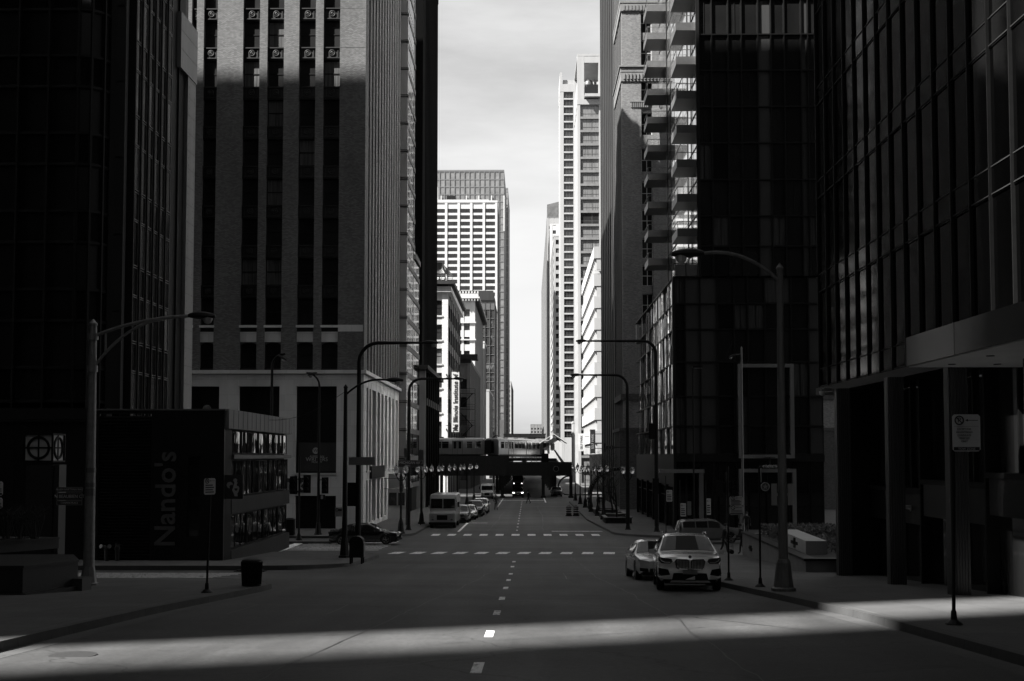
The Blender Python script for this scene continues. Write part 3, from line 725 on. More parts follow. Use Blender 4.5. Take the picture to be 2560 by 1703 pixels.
generic('far_slim_block', 'far slim pale block at the end of the left building row', 'L', X1b - 24, X1b, Yf, 1100, VZ(955, Yf), 'offwhite',
        dict(cols=even(24, 6, .55), rows=floors(-5, VZ(955, Yf), 4), win=K_plain, wall='offwhite'), dict(cols=even(139.6, 24, .6), rows=floors(-5, VZ(955, Yf), 4), win=K_dark, wall='dkgrey'))
Yf = 1450.
generic('far_end_block', 'small dark block closing the far end of the street', 'R', UX(1326, Yf), UX(1420, Yf), Yf, 1490, VZ(1062, Yf), 'greyc',
        dict(cols=even(UX(1420, Yf) - UX(1326, Yf), 12, .5), rows=floors(0, VZ(1062, Yf), 4), win=K_plain, wall='greyc'), dict(cols=even(39.6, 6, .5), rows=floors(0, VZ(1062, Yf), 4), win=K_plain, wall='greyc'))

# ================= right hand row
# far glass tower with angled top
Yf = 787.; X0 = 12.4; zt = VZ(512, Yf)
B = generic('angled_top_glass_tower', 'far right glass tower with a pale front and sloping glass crown', 'R', X0, 46, Yf, 1150, VZ(545, Yf), 'offwhite',
            dict(cols=even(33.6, 10, .3), rows=floors(-3, VZ(560, Yf), 3.6), win=K_grey, wall='offwhite', sp=.05),
            dict(cols=even(362.6, 60, .8), rows=floors(-3, VZ(545, Yf), 3.6), win=K_dark, wall='greyc'), done=False, capm='alu')
z1 = VZ(545, Yf) + .62
B.w.hexa([(X0, Yf, z1), (46, Yf, z1), (46, Yf + 60, z1), (X0, Yf + 60, z1), (X0, Yf, VZ(512, Yf)), (46, Yf, VZ(480, Yf)), (46, Yf + 60, VZ(480, Yf)), (X0, Yf + 60, VZ(512, Yf))], B.mi('greyglass'))
B.done()
# banded apartments
Yf = 560.; X0 = UX(1385, Yf); zt = VZ(592, Yf)
B = generic('banded_apartments', 'pale apartment block with stacked balcony bands left of the slim white tower', 'R', X0, 40, Yf, 640, zt, 'offwhite',
            dict(cols=[(1.0, 6.6), (8, 13), (15, 20)], rows=floors(zg(500) + 5, zt, 4.1, .4, .95), win=K_apt, wall='offwhite', sp=.02),
            dict(cols=[(.3, 79.2)], rows=floors(zg(500) + 5, zt, 4.1, .4, .95), win=dict(fr=.15, vs=tuple((i + 1) / 16 for i in range(15)), pane='win', frame='offwhite'), wall='offwhite', sp=.02))
Yf = 640.; X0 = UX(1367, Yf)
generic('rear_banded_block', 'plain pale block stepping up behind the banded apartments', 'R', X0 + 2, 40, Yf + 3, 700, VZ(560, Yf), 'white',
        dict(cols=even(40 - X0 - 2, 6, .4), rows=floors(60, VZ(560, Yf), 3.6), win=K_plain, wall='white'), dict(cols=even(56.6, 16, .6), rows=floors(10, VZ(560, Yf), 3.6), win=K_dark, wall='greyc'), 'building')
# slim white tower
Yf = 450.; X0 = UX(1402, Yf); zt = VZ(230, Yf)
fh = 19.55 / F * Yf
B = generic('slim_white_tower', 'tall slim white tower with one column of balconied windows', 'R', X0, X0 + 22, Yf, 472, zt, 'offwhite',
            dict(cols=[(UX(1411, Yf) - X0, UX(1435.5, Yf) - X0), (7.5, 12), (14, 19)], rows=floors(zt - 45 * fh, zt, fh, .17, .97)[::1], win=K_apt, wall='offwhite', sp=.03),
            dict(cols=even(21.6, 5, .5), rows=floors(zt - 45 * fh, zt, fh, .2, .9), win=K_grey, wall='offwhite'), done=False, capm='offwhite', cap=3)
B.w.box(X0, X0 + .8, Yf, 471, zt + 3.02, zt + 7.6, 0); B.w.box(X0 + 1.2, X0 + 18, Yf + 1.2, 470, zt + 3.02, zt + 5, 0)
B.done()
# hotel tower
Yf = 275.; X0 = UX(1446, Yf); zt = VZ(262, Yf); fh = 34.3 / F * Yf
ztop = VZ(141, Yf)
B = generic('hotel_tower', 'pale hotel tower with full width curtained windows and an open framed rooftop', 'R', X0, 34, Yf, 295, zt, 'offwhite',
            dict(cols=[(UX(1453, Yf) - X0, UX(1500.5, Yf) - X0), (6, 11), (13, 18)], rows=floors(zt - 31 * fh, zt, fh, .1, .93), win=K_hotel, wall='offwhite', sp=.03, spm='greyc'),
            dict(cols=even(19.6, 4, .5), rows=floors(zt - 31 * fh, zt, fh, .2, .9), win=K_grey, wall='offwhite'), done=False, capm='offwhite', cap=1.2)
w = B.w
for y in (Yf, Yf + 18): w.box(X0, X0 + 1.6, y, y + 1.2, zt + 1.22, ztop, 0); w.box(X0 + 5.0, X0 + 5.6, y, y + 1.2, zt + 1.22, ztop, 0)
w.box(X0, 30, Yf - .02, Yf + 19.3, ztop, ztop + .5, 0); w.box(X0 + .02, X0 + 1.58, Yf + 1.22, Yf + 17.98, zt + 1.22, zt + 6, 0); w.box(X0 + 1.62, 28, Yf + .02, Yf + 1, ztop - 1.6, ztop - .002, 0)
w.box(X0 + 1.9, 26, Yf + 2.5, Yf + 16, zt + 1.22, zt + 5.6, B.mi('panelgrey')); w.box(X0 + 1.7, 24, Yf - 1.2, Yf + 1, zt + 1.6, zt + 2.3, 0)
B.done()
for k in range(1):
    m_ = MB(); m_.lathe([(1.2, 0), (1.3, .3), (1.0, 1.6), (.3, 2.2)], 16, (X0 + 3.0, Yf + 6, zt + 5.62)); tag(obj(m_, 'roof_vent', M['greymet'], smooth=True), 'domed metal vent on the open framed hotel roof', 'roof vent')
# white parking garage
Yf = 214.; X0 = 11.9; zt = VZ(617, Yf); Y1 = 264.
zb = zg(220) - .3
B = Bld('parking_garage', 'white stepped parking garage with deep horizontal decks and fin slots', 'parking garage', (20, 238, zb), ['white', 'greyc', 'dark', 'offwhite'])
B.core(X0 + 1.6, 34, Yf + 1.6, Y1 - .5, zb, zt - 1, 'dark')
dv = [617, 686, 741, 795, 848, 906, 963, 1020, 1077]
for i, v in enumerate(dv):
    z = VZ(v, Yf); hh = 2.15
    B.w.box(X0, 34, Yf, Yf + .4, z - hh, z, 3); B.w.box(X0, X0 + .4, Yf + .402, Y1, z - hh, z, 0); B.w.box(X0 + .4, 34, Yf + .402, Y1, z - hh + .2, z - hh + .5, 1)  # camera-facing bands in greyer concrete, painting in their dimmer light
    for k in range(14): B.w.box(X0 + .25, X0 + 1.5, Yf + 1.5 + k * 3.5, Yf + 1.85 + k * 3.5, z - 4.2, z - hh - .003, 0)
    B.w.box(X0 + .5, X0 + 1.6, Yf + .1, Yf + .6, z - 4.2, z - hh - .003, 3)
B.done('deck')
Yf = 222.
s1 = MB(); s1.box(8.2, 10.0, 231, 231.2, zg(230) + .1, VZ(1092, 231)); s1.box(8.2, 10.0, 231, 231.2, VZ(1092, 231), VZ(1040, 231))
# low buildings by the station
generic('low_grey_shopfront', 'low grey shop building with a stone cornice beside the station house', 'R', UX(1433, 330), 40, 330, 342, VZ(1058, 330), 'offwhite',
        dict(cols=even(24, 6, .5), rows=[(0, 4)], win=K_plain, wall='offwhite'), dict(cols=even(11.6, 3, .5), rows=[(0, 4)], win=K_plain, wall='offwhite'), 'shop building')
# dark narrow building and the ornate brick building
Yf = 153.; Y1 = 182.; X0 = 11.2
generic('shaded_corner_tower', 'narrow dark tower with long vertical window strips in deep shade right of the gap', 'R', X0, 40, Yf, Y1, 74, 'drkbrick',
        dict(cols=even(29.7, 8, .5), rows=floors(-6, 74, 3.6), win=K_dark, wall='drkbrick'),
        dict(cols=even(Y1 - Yf - .4, 7, .5, .6, 1.2), rows=floors(zg(150), 74, 3.6, .2, .9), win=K_dark, wall='dkgrey', spm='dark'))  # near-black flank colours paint in the shade on this side
Yf = 141.; Y1 = 152.6; X0 = UX(1559, Yf)
zb = zg(130) - .3; zt = 66.
B = Bld('ornate_brick_tower', 'brick tower with carved stone bands and paired arched windows behind the balconies', 'office building', (22, 134, zb), ['ornbrick', 'greyc', 'dark', 'dkgrey', 'drkbrick'])
B.core(X0 + .5, 40, Yf + .5, Y1, zb, zt - .1, 'dark')
wx = lambda u: UX(u, Yf) - X0
cc = [(wx(1608), wx(1636)), (wx(1660), wx(1690)), (wx(1712), wx(1742))]
zr = [(VZ(b, Yf), VZ(a, Yf)) for a, b in ((32, 82), (100, 164), (195, 252), (282, 338), (370, 430), (455, 511), (525, 578), (597, 646), (664, 715), (735, 790), (810, 860), (880, 930), (960, 1050))][::-1]
zr += [(VZ(30, Yf) + k * 3.4, VZ(30, Yf) + k * 3.4 + 2.4) for k in range(1, 5)]
B.facade((X0, Yf), (0, -1), 40 - X0, zb, zt, cc, zr, .5, .15, 'ornbrick', 'ornbrick', dict(fr=.08, vs=(.5,), hs=(.5,), pane='win', frame='whitestone'))
B.facade((X0, Y1), (-1, 0), Y1 - Yf - .5, zb, zt, even(Y1 - Yf - .5, 5, .45, .5, .8), floors(zg(130), zt, 3.5, .2, .85), .5, .2, 'drkbrick', 'dkgrey', K_dark)  # flank brick darker than the front: its shade is put into the colour
for v0, v1, d in ((170.5, 182, .16), (182, 205, .12), (12, 30, .15), (166, 170, .3), (2, 10, .2)):
    B.w.box(X0 - d, 40, Yf - d, Y1, VZ(v1, Yf), VZ(v0, Yf) - .003, 1)
for k in range(26):                    # carved frieze
    x = X0 + .2 + k * .42; B.w.box(x, x + .2, Yf - .22, Yf - .125, VZ(200, Yf), VZ(186, Yf), 1)
    B.w.box(x, x + .2, Yf - .22, Yf - .155, VZ(28, Yf), VZ(15, Yf), 1)
for k in range(9): B.w.box(X0 + wx(1582) + k * .24, X0 + wx(1582) + k * .24 + .13, Yf - .1, Yf + .003, VZ(270, Yf), VZ(257, Yf), 1)
B.w.box(X0 + wx(1580), X0 + wx(1640), Yf - .13, Yf + .003, VZ(257, Yf) + .003, VZ(254, Yf), 1)
B.w.box(X0 - .3, 40, Yf - .3, Y1, VZ(1000, Yf), VZ(985, Yf), 4); B.w.box(X0 - .5, 40, Yf - .5, Y1, VZ(1078, Yf), VZ(1070, Yf), 4)
B.w.box(X0 - .5, 40, Yf - .4, Yf, zb, VZ(1078, Yf) - .003, 4)
B.done()

# --- glass tower with balconies, its podium and portals (right corner of the avenue)
Yf = 98.0; xT = UX(1752, Yf); xP = UX(1687, Yf); xE = UX(2062, Yf); Y1 = 127.6; zt = 120.
zl = zg(98) + SW; zb = zg(98) - .3; zpt = VZ(693, Yf)
B = Bld('balcony_glass_tower', 'dark glass tower with stacked balconies above a mirrored podium on the right corner', 'apartment tower', (20, 112, zb), ['dark', 'black', 'panelgrey', 'greymet'])
B.core(xT + .4, xE, Yf + .5, Y1, zb, zt, 'black'); B.core(xP + .35, xT + .41, Yf + .5, 133.0, zb, zpt - .05, 'black')
ucol = [1750, 1788, 1830, 1864, 1906, 1939, 1973, 2016, 2033, 2062]
vrow = [617, 541.5, 451, 359, 269, 178.6, 88.5, 0, -88, -176, -264, -352, -440, -528, -616, -700]
lrow = [1136, 1066, 992, 906, 824, 760, 693]
lcol = [1689, 1716, 1754, 1797, 1839, 1873, 1916, 1982, 2026, 2062]
K_cw = dict(fr=.05, pane='darkglass', frame='dark'); K_pan = dict(fr=.03, pane='panelgrey', frame='dark')
K_drape = dict(fr=.05, vs=(.5,), pane='drape', frame='dark')
def curtain(uc, vr, light=()):
    for i in range(len(uc) - 1):
        for j in range(len(vr) - 1):
            x0, x1 = UX(uc[i], Yf), UX(uc[i + 1], Yf); z0, z1 = VZ(vr[j], Yf), VZ(vr[j + 1], Yf)
            k = K_pan if i in light else (K_drape if random.random() < .2 else K_cw)
            B.window((x0, Yf), (0, -1), .04, z0 + .04, x1 - x0 - .08, z1 - z0 - .08, -.12 - .05 * random.random(), k)
            B.w.fbox((x0, Yf), (0, -1), -.04, .04, z0, z1, -.4, .02, 1)
        for v in vr: B.w.fbox((UX(uc[i], Yf), Yf), (0, -1), .04, UX(uc[i + 1], Yf) - UX(uc[i], Yf) - .04, VZ(v, Yf) - .05, VZ(v, Yf) + .05, -.4, .01, 1)
curtain(ucol, [693] + vrow, (4, 7)); curtain(lcol, lrow, (1, 2, 8))
# corner mullions and soffits
B.w.box(xT - .02, xT + .14, Yf - .1, Yf + .5, zpt, zt, 0); B.w.box(xP - .1, xP + .12, Yf - .1, Yf + .5, zb, zpt, 0)
B.w.box(xP - .05, xT + .2, Yf - .08, 133.1, zpt - .06, zpt + .06, 0)
# tower's street side: pale tall glass, a floor line every storey
K_side = dict(fr=.04, d=.008, vs=(.25, .5, .75), pane='sideglass', frame='greymet')
nb = 9; wd = (Y1 - Yf - .5) / nb
for k in range(-1, 26):
    z = VZ(617, Yf) + k * 2.95
    if z + 2.95 > zt: break
    for i in range(nb): B.window((xT, Y1), (-1, 0), i * wd + .03, z + .1, wd - .06, 2.8, -.1 + .02 * (i % 2), K_side)
    B.w.fbox((xT, Y1), (-1, 0), 0, Y1 - Yf - .5, z - .05, z + .09, -.4, -.06, 0)
# podium street side: pleated strips of mirror glass
n = 44; wd = (133.0 - Yf - .5) / n
zz = [VZ(v, Yf) for v in lrow]
for j in range(len(zz) - 1):
    for i in range(n): B.window((xP, 133.0), (-1, 0), i * wd, zz[j] + .05, wd, zz[j + 1] - zz[j] - .1, -.06 * ((i * 7) % 3) - .02, K_pod, tilt=R((-2.2, -2.6, -1.7, -3.4, -1.2, -2.4, -2.0, .8)[(i * 5 + j * 3) % 8]))
    B.w.fbox((xP, 133.0), (-1, 0), 0, 133.0 - Yf - .5, zz[j] - .05, zz[j] + .05, -.35, .02, 1)
# ground storey of the podium
B.w.fbox((xP, 133.0), (-1, 0), 0, 133.0 - Yf - .6, zl + 3.6, zz[0] - .06, -.3, .0, 1)
K_shop = dict(fr=.08, vs=(.2, .4, .6, .8), hs=(.75,), pane='win', frame='dark')
for i in range(6): B.window((xP, 133.0), (-1, 0), .3 + i * 5.6, zl, 5.2, 3.5, -.25, K_shop); B.w.fbox((xP, 133.0), (-1, 0), i * 5.6 - .0, .3 + i * 5.6 - .02, zb, zl + 3.6, -.3, -.01, 0)
for i, (a, b) in enumerate(zip(lcol, lcol[1:])):
    x0, x1 = UX(a, Yf), UX(b, Yf); B.window((x0, Yf), (0, -1), .04, zl, x1 - x0 - .08, zz[0] - zl - .6, -.2, K_cw)
    B.w.fbox((x0, Yf), (0, -1), 0, x1 - x0, zz[0] - .6, zz[0] - .06, -.35, 0, 1)
root = B.done(nmax=100)
# balconies (parts of the tower): floor slab with glazed parapet and rail
def balcony(x0, x1, y0, y1, z, k):
    m_ = MB(); m_.box(x0, x1, y0, y1, z, z + .14); m_.box(x0, x0 + .04, y0, y1, z + .14, z + .68); m_.box(x0 + .04, x1, y0, y0 + .04, z + .14, z + .68)
    o = obj(m_, 'balcony', M['balc'], root, True)
    r_ = MB()
    for q in ((x0 + .02, y0 + .02), (x0 + .02, y1 - .05), (x1 - .05, y0 + .02), ((x0 + x1) / 2, y0 + .02)): r_.box(q[0], q[0] + .035, q[1], q[1] + .035, z + .68, z + 1.25)
    r_.box(x0 + .01, x1, y0 + .01, y0 + .06, z + 1.25, z + 1.3); r_.box(x0 + .01, x0 + .06, y0 + .06, y1, z + 1.25, z + 1.3)
    for v in r_.v: v -= root.location
    rr = obj(r_, 'railing', M['greymet'], o)
for k in range(13):
    z = VZ(578, 99) + k * 2.95 - .5
    balcony(UX(1697, 99), xT + .25, 98.9, 102.6, z, k)
for k in range(13):
    z = VZ(666, 121) + k * 2.95
    balcony(UX(1622, 121), xT + .25, 120.4, 124.0, z, k)
m_ = MB(); m_.box(xT - .12, xT - .04, 103.6, 104.0, zpt, zt); m_.box(xT - .12, xT - .04, 118.9, 119.3, zpt, zt); obj(m_, 'pier', M['black'], root, True)
m_ = MB()
for k in range(3): m_.box(xP + .02 + k * .98, xP + .08 + k * .98, Yf - .05, Yf + .01, zpt + .07, VZ(661, Yf))
m_.box(xP, xT, Yf - .06, Yf + .02, VZ(661, Yf), VZ(661, Yf) + .08); o = obj(m_, 'terrace_railing', M['dark'], root, True)
m_ = MB(); m_.box(xP + .1, xT - .05, Yf - .03, Yf - .01, zpt + .07, VZ(661, Yf) - .02)
for v in m_.v: v -= root.location
obj(m_, 'railing_glass', M['mirror'], o)
# pale portal frames on the podium front
def portal(u0, u1, v0, v1, wpx, nm, bottom):
    m_ = MB(); x0, x1 = UX(u0, Yf), UX(u1, Yf); z0, z1 = VZ(v1, Yf), VZ(v0, Yf); w_ = wpx * Yf / F
    m_.box(x0, x0 + w_, Yf - .35, Yf + .1, z0, z1); m_.box(x1 - w_, x1, Yf - .35, Yf + .1, z0, z1); m_.box(x0 + w_, x1 - w_, Yf - .33, Yf + .1, z1 - w_, z1)
    if bottom: m_.box(x0 + w_, x1 - w_, Yf - .33, Yf + .1, z0, z0 + w_)
    obj(m_, nm, M['stonepil'], root, True)
portal(1846, 1985, 911, 1146, 9, 'window_surround', True); portal(1846, 1988, 1172, 1332, 9, 'entrance_surround', False)
m_ = MB(); m_.box(UX(1647, 97), UX(1758, 97), Yf - 1.6, Yf - .02, VZ(1182, Yf), VZ(1173, Yf)); obj(m_, 'canopy', M['stonepil'], root, True)
m_ = MB(); m_.box(UX(1746, Yf), UX(1757, Yf), Yf - .3, Yf + .1, zl, VZ(1173, Yf) - .003); obj(m_, 'entrance_post', M['stonepil'], root, True)

# --- dark office tower with thin fins over a column arcade, near right
B = Bld('dark_fin_tower', 'near black office tower with thin vertical fins over a polished column arcade', 'office tower', (30, 20, -4), ['dkgrey', 'black', 'darkpanel', 'greymet', 'stonepil'])
Yn, Yfar, X0 = -14., 48.8, 12.0; zu = VZ(970, 48.5); zt = 130.
B.core(X0 + .35, 60, Yn, Yfar - .05, zu, zt, 'darkpanel')
y = Yfar - .1; k = 0
K_fin = dict(fr=0, pane='finglass', frame='dark')
while y > Yn:
    B.w.box(X0 - .06, X0 + .3, y - .05, y, zu, zt, B.mi('dark'))
    if y - 1.4 > Yn:
        for j in range(18):
            z = zu + .3 + j * 3.9
            B.w.box(X0 + .012, X0 + .34, y - 1.35, y - .052, z - .3, z + .55, B.mi('finglass'))
            B.w.box(X0 - .012, X0 + .011, y - 1.34, y - .062, z + .47, z + .5, 0); B.w.box(X0 - .012, X0 + .011, y - 1.34, y - .062, z - .25, z - .22, 0)
            if y > 15: B.window((X0, y - .062), (-1, 0), 0, z + .56, 1.27, 3.0, -.03, K_fin)
    y -= 1.4; k += 1
B.w.box(X0 - .15, 60, Yn, Yfar, zu - .3, zu - .01, 1); B.w.box(X0 + 1.6, 60, Yn, Yfar - 1.5, zg(48) - .4, zu - .31, 2)
rt = B.done()
def column(x, y, w):
    m_ = MB(); z0 = zg(y) + SW - .1
    m_.box(x, x + w, y, y + w, z0, zu - .31)
    for k in range(5): m_.box(x + .07 + k * w / 5.6, x + .07 + k * w / 5.6 + .06, y - .04, y - .002, z0, zu - .31)
    for k in range(5): m_.box(x - .04, x - .002, y + .07 + k * w / 5.6, y + .13 + k * w / 5.6, z0, zu - .31)
    obj(m_, 'column', M['darkstone'], rt, True)
for y in (43.6, 37.4, 32.0, 26.8, 21.6): column(11.4, y, .42)
m_ = MB()
m_.box(11.83, 12.49, 43.95, 44.4, zg(44) + SW - .1, zu - .32); m_.box(12.49, 30, 43.96, 44.4, zg(44) + SW - .1, zu - .32); obj(m_, 'end_wall', M['black'], rt, True)
# shopfront behind the columns
ys = [43.9, 37.95, 32.55, 27.35, 22.2, 17]
for a, b in zip(ys, ys[1:]):
    z0 = zg((a + b) / 2) + SW
    sf = MB(); sf.box(12.5, 13.15, b, a, z0 + 3.0, z0 + 3.15, 0); sf.box(12.55, 13.1, b + .1, a - .1, z0 + 2.0, z0 + 2.99, 1); sf.box(12.5, 13.1, b, b + .1, z0 - .3, zu - .32, 0)
    for t in (.3, .52, .7): sf.box(12.8, 13.1, b + (a - b) * t, b + (a - b) * t + .1, z0 + 3.16, zu - .32, 0)
    obj(sf, 'shopfront_frame', [M['dark'], M['darkpanel']], rt, True)
    g = MB(); g.box(12.85, 12.9, b + .12, a - .02, z0 - .2, z0 + 1.99); g.box(12.9, 12.95, b + .12, a - .02, z0 + 3.16, zu - .33); obj(g, 'shop_window', M['darkwin'], rt, True)
m_ = MB(); m_.box(9.55, 13.5, 20.0, 29.9, VZ(917, 29.9), VZ(846, 29.9)); m_.box(9.53, 9.56, 26.5, 26.56, VZ(917, 29.9), VZ(846, 29.9))
cn = obj(m_, 'entrance_canopy', M['darkpanel'], rt, True)
m_ = MB(); m_.box(9.6, 13.5, 20.05, 29.85, VZ(917, 29.9) - .03, VZ(917, 29.9) - .004)
for v in m_.v: v -= rt.location
obj(m_, 'soffit', M['offwhite'], cn)
m_ = MB()
for k in range(9): m_.disc((10.3 + (k % 3) * 1.1, 28.8 - (k // 3) * 2.4, VZ(917, 29.9) - .035), (0, 0, 1), .09, .02, 14)
for v in m_.v: v -= rt.location
obj(m_, 'downlight', M['black'], cn)
# --- dark tower on the left with rounded corner bay, and the restaurant pavilion below it
Yf = 57.0; Y1 = 73.0; xs = -20.0; xc = UX(240, Yf); zt = 98.
zb = zg(57) - .3; zp = VZ(1020, Yf)
B = Bld('dark_corner_tower', 'dark glass tower with a rounded corner bay and riveted stone end pier at upper left', 'office tower', (-50, 64, zb), ['dark', 'black', 'darkpanel', 'dkgrey', 'stonepil', 'greymet'])
B.core(-90, xc - .9, Yf + .6, Y1, zb, zt, 'black'); B.core(xc - 1.0, xs - .4, Yf + 1.4, 69.2, zb, zt - .1, 'darkpanel')
uc = [-600, -525, -450, -375, -300, -225, -150, -75, 26, 102, 177]
K_tw = dict(fr=.05, pane='darkglass', frame='dark'); K_sp = dict(fr=.05, pane='darkpanel', frame='dark')
fl = [VZ(v, Yf) for v in (1003, 916, 799, 717, 600)] ; fl += [fl[-1] + (i + 1) // 1 * 0 for i in ()]
zz = [VZ(1003, Yf), VZ(918, Yf), VZ(800, Yf)]
z = VZ(800, Yf)
while z < 45: zz += [z + 1.55, z + 3.87]; z += 3.87
pts = [(UX(u, Yf), Yf) for u in uc]
# rounded corner after the last flat mullion
cxr = UX(177, Yf); rr = UX(240, Yf) - cxr
pts += [(cxr + rr * math.sin(a), Yf + rr * (1 - math.cos(a))) for a in (R(30), R(60), R(88))]
for (x0, y0), (x1, y1) in zip(pts, pts[1:]):
    U = Vector((x1 - x0, y1 - y0, 0)); w_ = U.length; U.normalize(); Nn = (U.y, -U.x)
    for j in range(len(zz) - 1):
        B.window((x0, y0), Nn, .05, zz[j] + .05, w_ - .1, zz[j + 1] - zz[j] - .1, -.08, K_sp if j % 2 == 1 else K_tw)
        B.w.fbox((x0, y0), Nn, .05, w_ - .05, zz[j] - .05, zz[j] + .05, -.3, .03, 5 if False else 0)
    B.w.fbox((x0, y0), Nn, -.05, .05, zp, zt, -.3, .07, 0)
B.w.box(xc - .02, xs - .25, Yf + 1.1, Yf + 1.5, zp, zt, 3)
for k in range(15): B.w.box(xc + .3, xs - .35, Yf + 1.06, Yf + 1.099, VZ(770, Yf) + k * 3.87, VZ(770, Yf) + k * 3.87 + .06, 2)
# flank: tall panes stepping down the side street wall
ylist = [58.8 + i * 1.05 for i in range(7)]
K_fl = dict(fr=.05, d=.03, pane='darkwin', frame='greymet'); K_fs = dict(fr=.05, d=.03, pane='panelgrey', frame='greymet')
for i in range(len(ylist) - 1):
    B.w.fbox((xs, ylist[i]), (1, 0), -.07, .07, zp - .5, zt, -.4, .06, 0)
    z = zp - .4; j = 0
    while z < 45:
        B.window((xs, ylist[i]), (1, 0), .08, z, .89, 2.3, -.05, K_fs if (i + j) % 3 == 0 else K_fl); B.window((xs, ylist[i]), (1, 0), .08, z + 2.35, .89, 1.45, -.05, K_fl)
        z += 3.87; j += 1
B.w.box(xs - .5, xs - .08, 65.16, 67.58, zp, zt, 1); B.w.box(xs - .39, xs + .02, 66.2, 66.3, zp, zt, 0)
B.w.box(xs - .5, xs + .12, 67.6, 69.2, zp - 1, VZ(192, 68), 4); B.w.box(xs - 1.6, xs + .16, 66.0, 69.3, VZ(192, 68) + .002, VZ(40, 67), 4)
for k in range(20):
    B.w.box(xs + .1201, xs + .124, 67.6, 69.2, VZ(960, 68) + k * 1.05, VZ(960, 68) + k * 1.05 + .025, 1)
for k in range(2): B.w.box(xs + .1601, xs + .164, 66, 69.3, VZ(192, 68) + 1.1 + k * 1.1, VZ(192, 68) + 1.13 + k * 1.1, 1)
for k in range(42):
    for q in (67.9, 68.9): B.w.disc((xs + .122, q, VZ(950, 68) + k * .42), (1, 0, 0), .03, .012, 6, 1)
B.w.box(-90, xs - .45, Yf - .2, Yf + .6, zp - .55, zp, 1)
B.w.box(-90, UX(222, Yf), Yf - .1, Yf + .5, zb, zp - .56, 2)
for k in range(8): B.w.box(UX(222, Yf) - 1.7 - k * 1.9, UX(222, Yf) - 1.68 - k * 1.9, Yf - .11, Yf - .101, zb, zp - .56, 1)
B.w.box(-90, UX(222, Yf), Yf - .2, Yf - .101, VZ(1054, Yf), VZ(1050, Yf), 0)
B.done()

# restaurant pavilion
Yf = 56.0; x0, x1 = UX(236, Yf), UX(560, Yf); Y1 = 71.5; zt = VZ(1026, Yf); zl = zg(56) + SW; zb = zg(56) - .4
B = Bld('restaurant_pavilion', 'low black restaurant pavilion with a louvred wall and glazed street side under the dark tower', 'restaurant', (-18, 63, zb), ['darkpanel', 'black', 'greyc', 'greymet', 'dkgrey'])
B.core(x0 + .2, x1 - .35, Yf + .2, Y1, zb, zt - .3, 'black')
lx0, lx1 = UX(247, Yf), UX(378, Yf); wx0, wx1 = UX(470, Yf), UX(501, Yf)
wz0, wz1 = VZ(1345, Yf), VZ(1140, Yf)
B.w.box(x0, lx0, Yf, Yf + .2, zb, zt); B.w.box(lx1, wx0, Yf, Yf + .2, zb, zt); B.w.box(wx1, x1, Yf, Yf + .2, zb, zt)
B.w.box(lx0, lx1, Yf, Yf + .2, VZ(1034, Yf), zt); B.w.box(wx0, wx1, Yf, Yf + .2, zb, wz0); B.w.box(wx0, wx1, Yf, Yf + .2, wz1, zt)
B.w.box(x0, x1 + .05, Yf - .04, Yf + .2, zt, zt + .08, 3)
for k in range(4): B.w.box(lx1 + .01, wx0 - .01, Yf - .004, Yf - .001, zl + 1.2 + k * 1.6, zl + 1.215 + k * 1.6, 1)
B.window((wx0, Yf), (0, -1), 0, wz0, wx1 - wx0, wz1 - wz0, -.1, K_officedk)
# street side
D = Y1 - Yf - .3
B.w.fbox((x1, Yf + .2), (1, 0), 0, D + .1, zt - .85, zt + .08, -.35, .15, 2)
for k in range(16): B.w.fbox((x1, Yf + .2), (1, 0), k * .95, k * .95 + .03, zt - .84, zt + .07, .151, .16, 1)
B.w.fbox((x1, Yf + .2), (1, 0), 0, 1.3, zb, zt - .86, -.35, .0, 1)
B.w.fbox((x1, Yf + .2), (1, 0), 1.3, D, zt - 2.3, zt - 2.1, -.3, .12, 3); B.w.fbox((x1, Yf + .2), (1, 0), 1.3, D, zl + 2.1, zl + 2.9, -.3, .02, 4)
B.w.fbox((x1, Yf + .2), (1, 0), 1.3, D, zb, zl + .35, -.3, .03, 4)
K_rest = dict(fr=.05, d=.02, pane='restglass', frame='dark')
n = 11; wd = (D - 1.3) / n
for i in range(n):
    B.window((x1, Yf + .2), (1, 0), 1.3 + i * wd, zl + .4, wd - .03, 1.65, -.15, K_rest, tilt=R((-1.2, .8, 1.6)[i % 3]))
    B.window((x1, Yf + .2), (1, 0), 1.3 + i * wd, zl + 2.95, wd - .03, zt - 2.35 - zl - 2.95, -.15, K_rest, tilt=R((1.5, -1, .4)[i % 3]))
    B.window((x1, Yf + .2), (1, 0), 1.3 + i * wd, zt - 2.05, wd - .03, 1.15, -.15, K_rest, tilt=R((-.8, 2, .4)[i % 3]))
rp = B.done()
m_ = MB()
for k in range(46):
    z = zl + .1 + k * (VZ(1034, Yf) - zl - .15) / 46
    m_.hexa([(lx0, Yf + .02, z), (lx1, Yf + .02, z), (lx1, Yf + .16, z + .05), (lx0, Yf + .16, z + .05), (lx0, Yf + .02, z + .03), (lx1, Yf + .02, z + .03), (lx1, Yf + .16, z + .09), (lx0, Yf + .16, z + .09)])
obj(m_, 'louvre', M['dark'], rp, True)
m_ = MB(); text(m_, "Nando's", 1.36, (UX(418, Yf), Yf - .04, VZ(1248, Yf)), roll=R(90), depth=.03, bold=.02); obj(m_, 'lettering', M['letterdk'], rp, True)
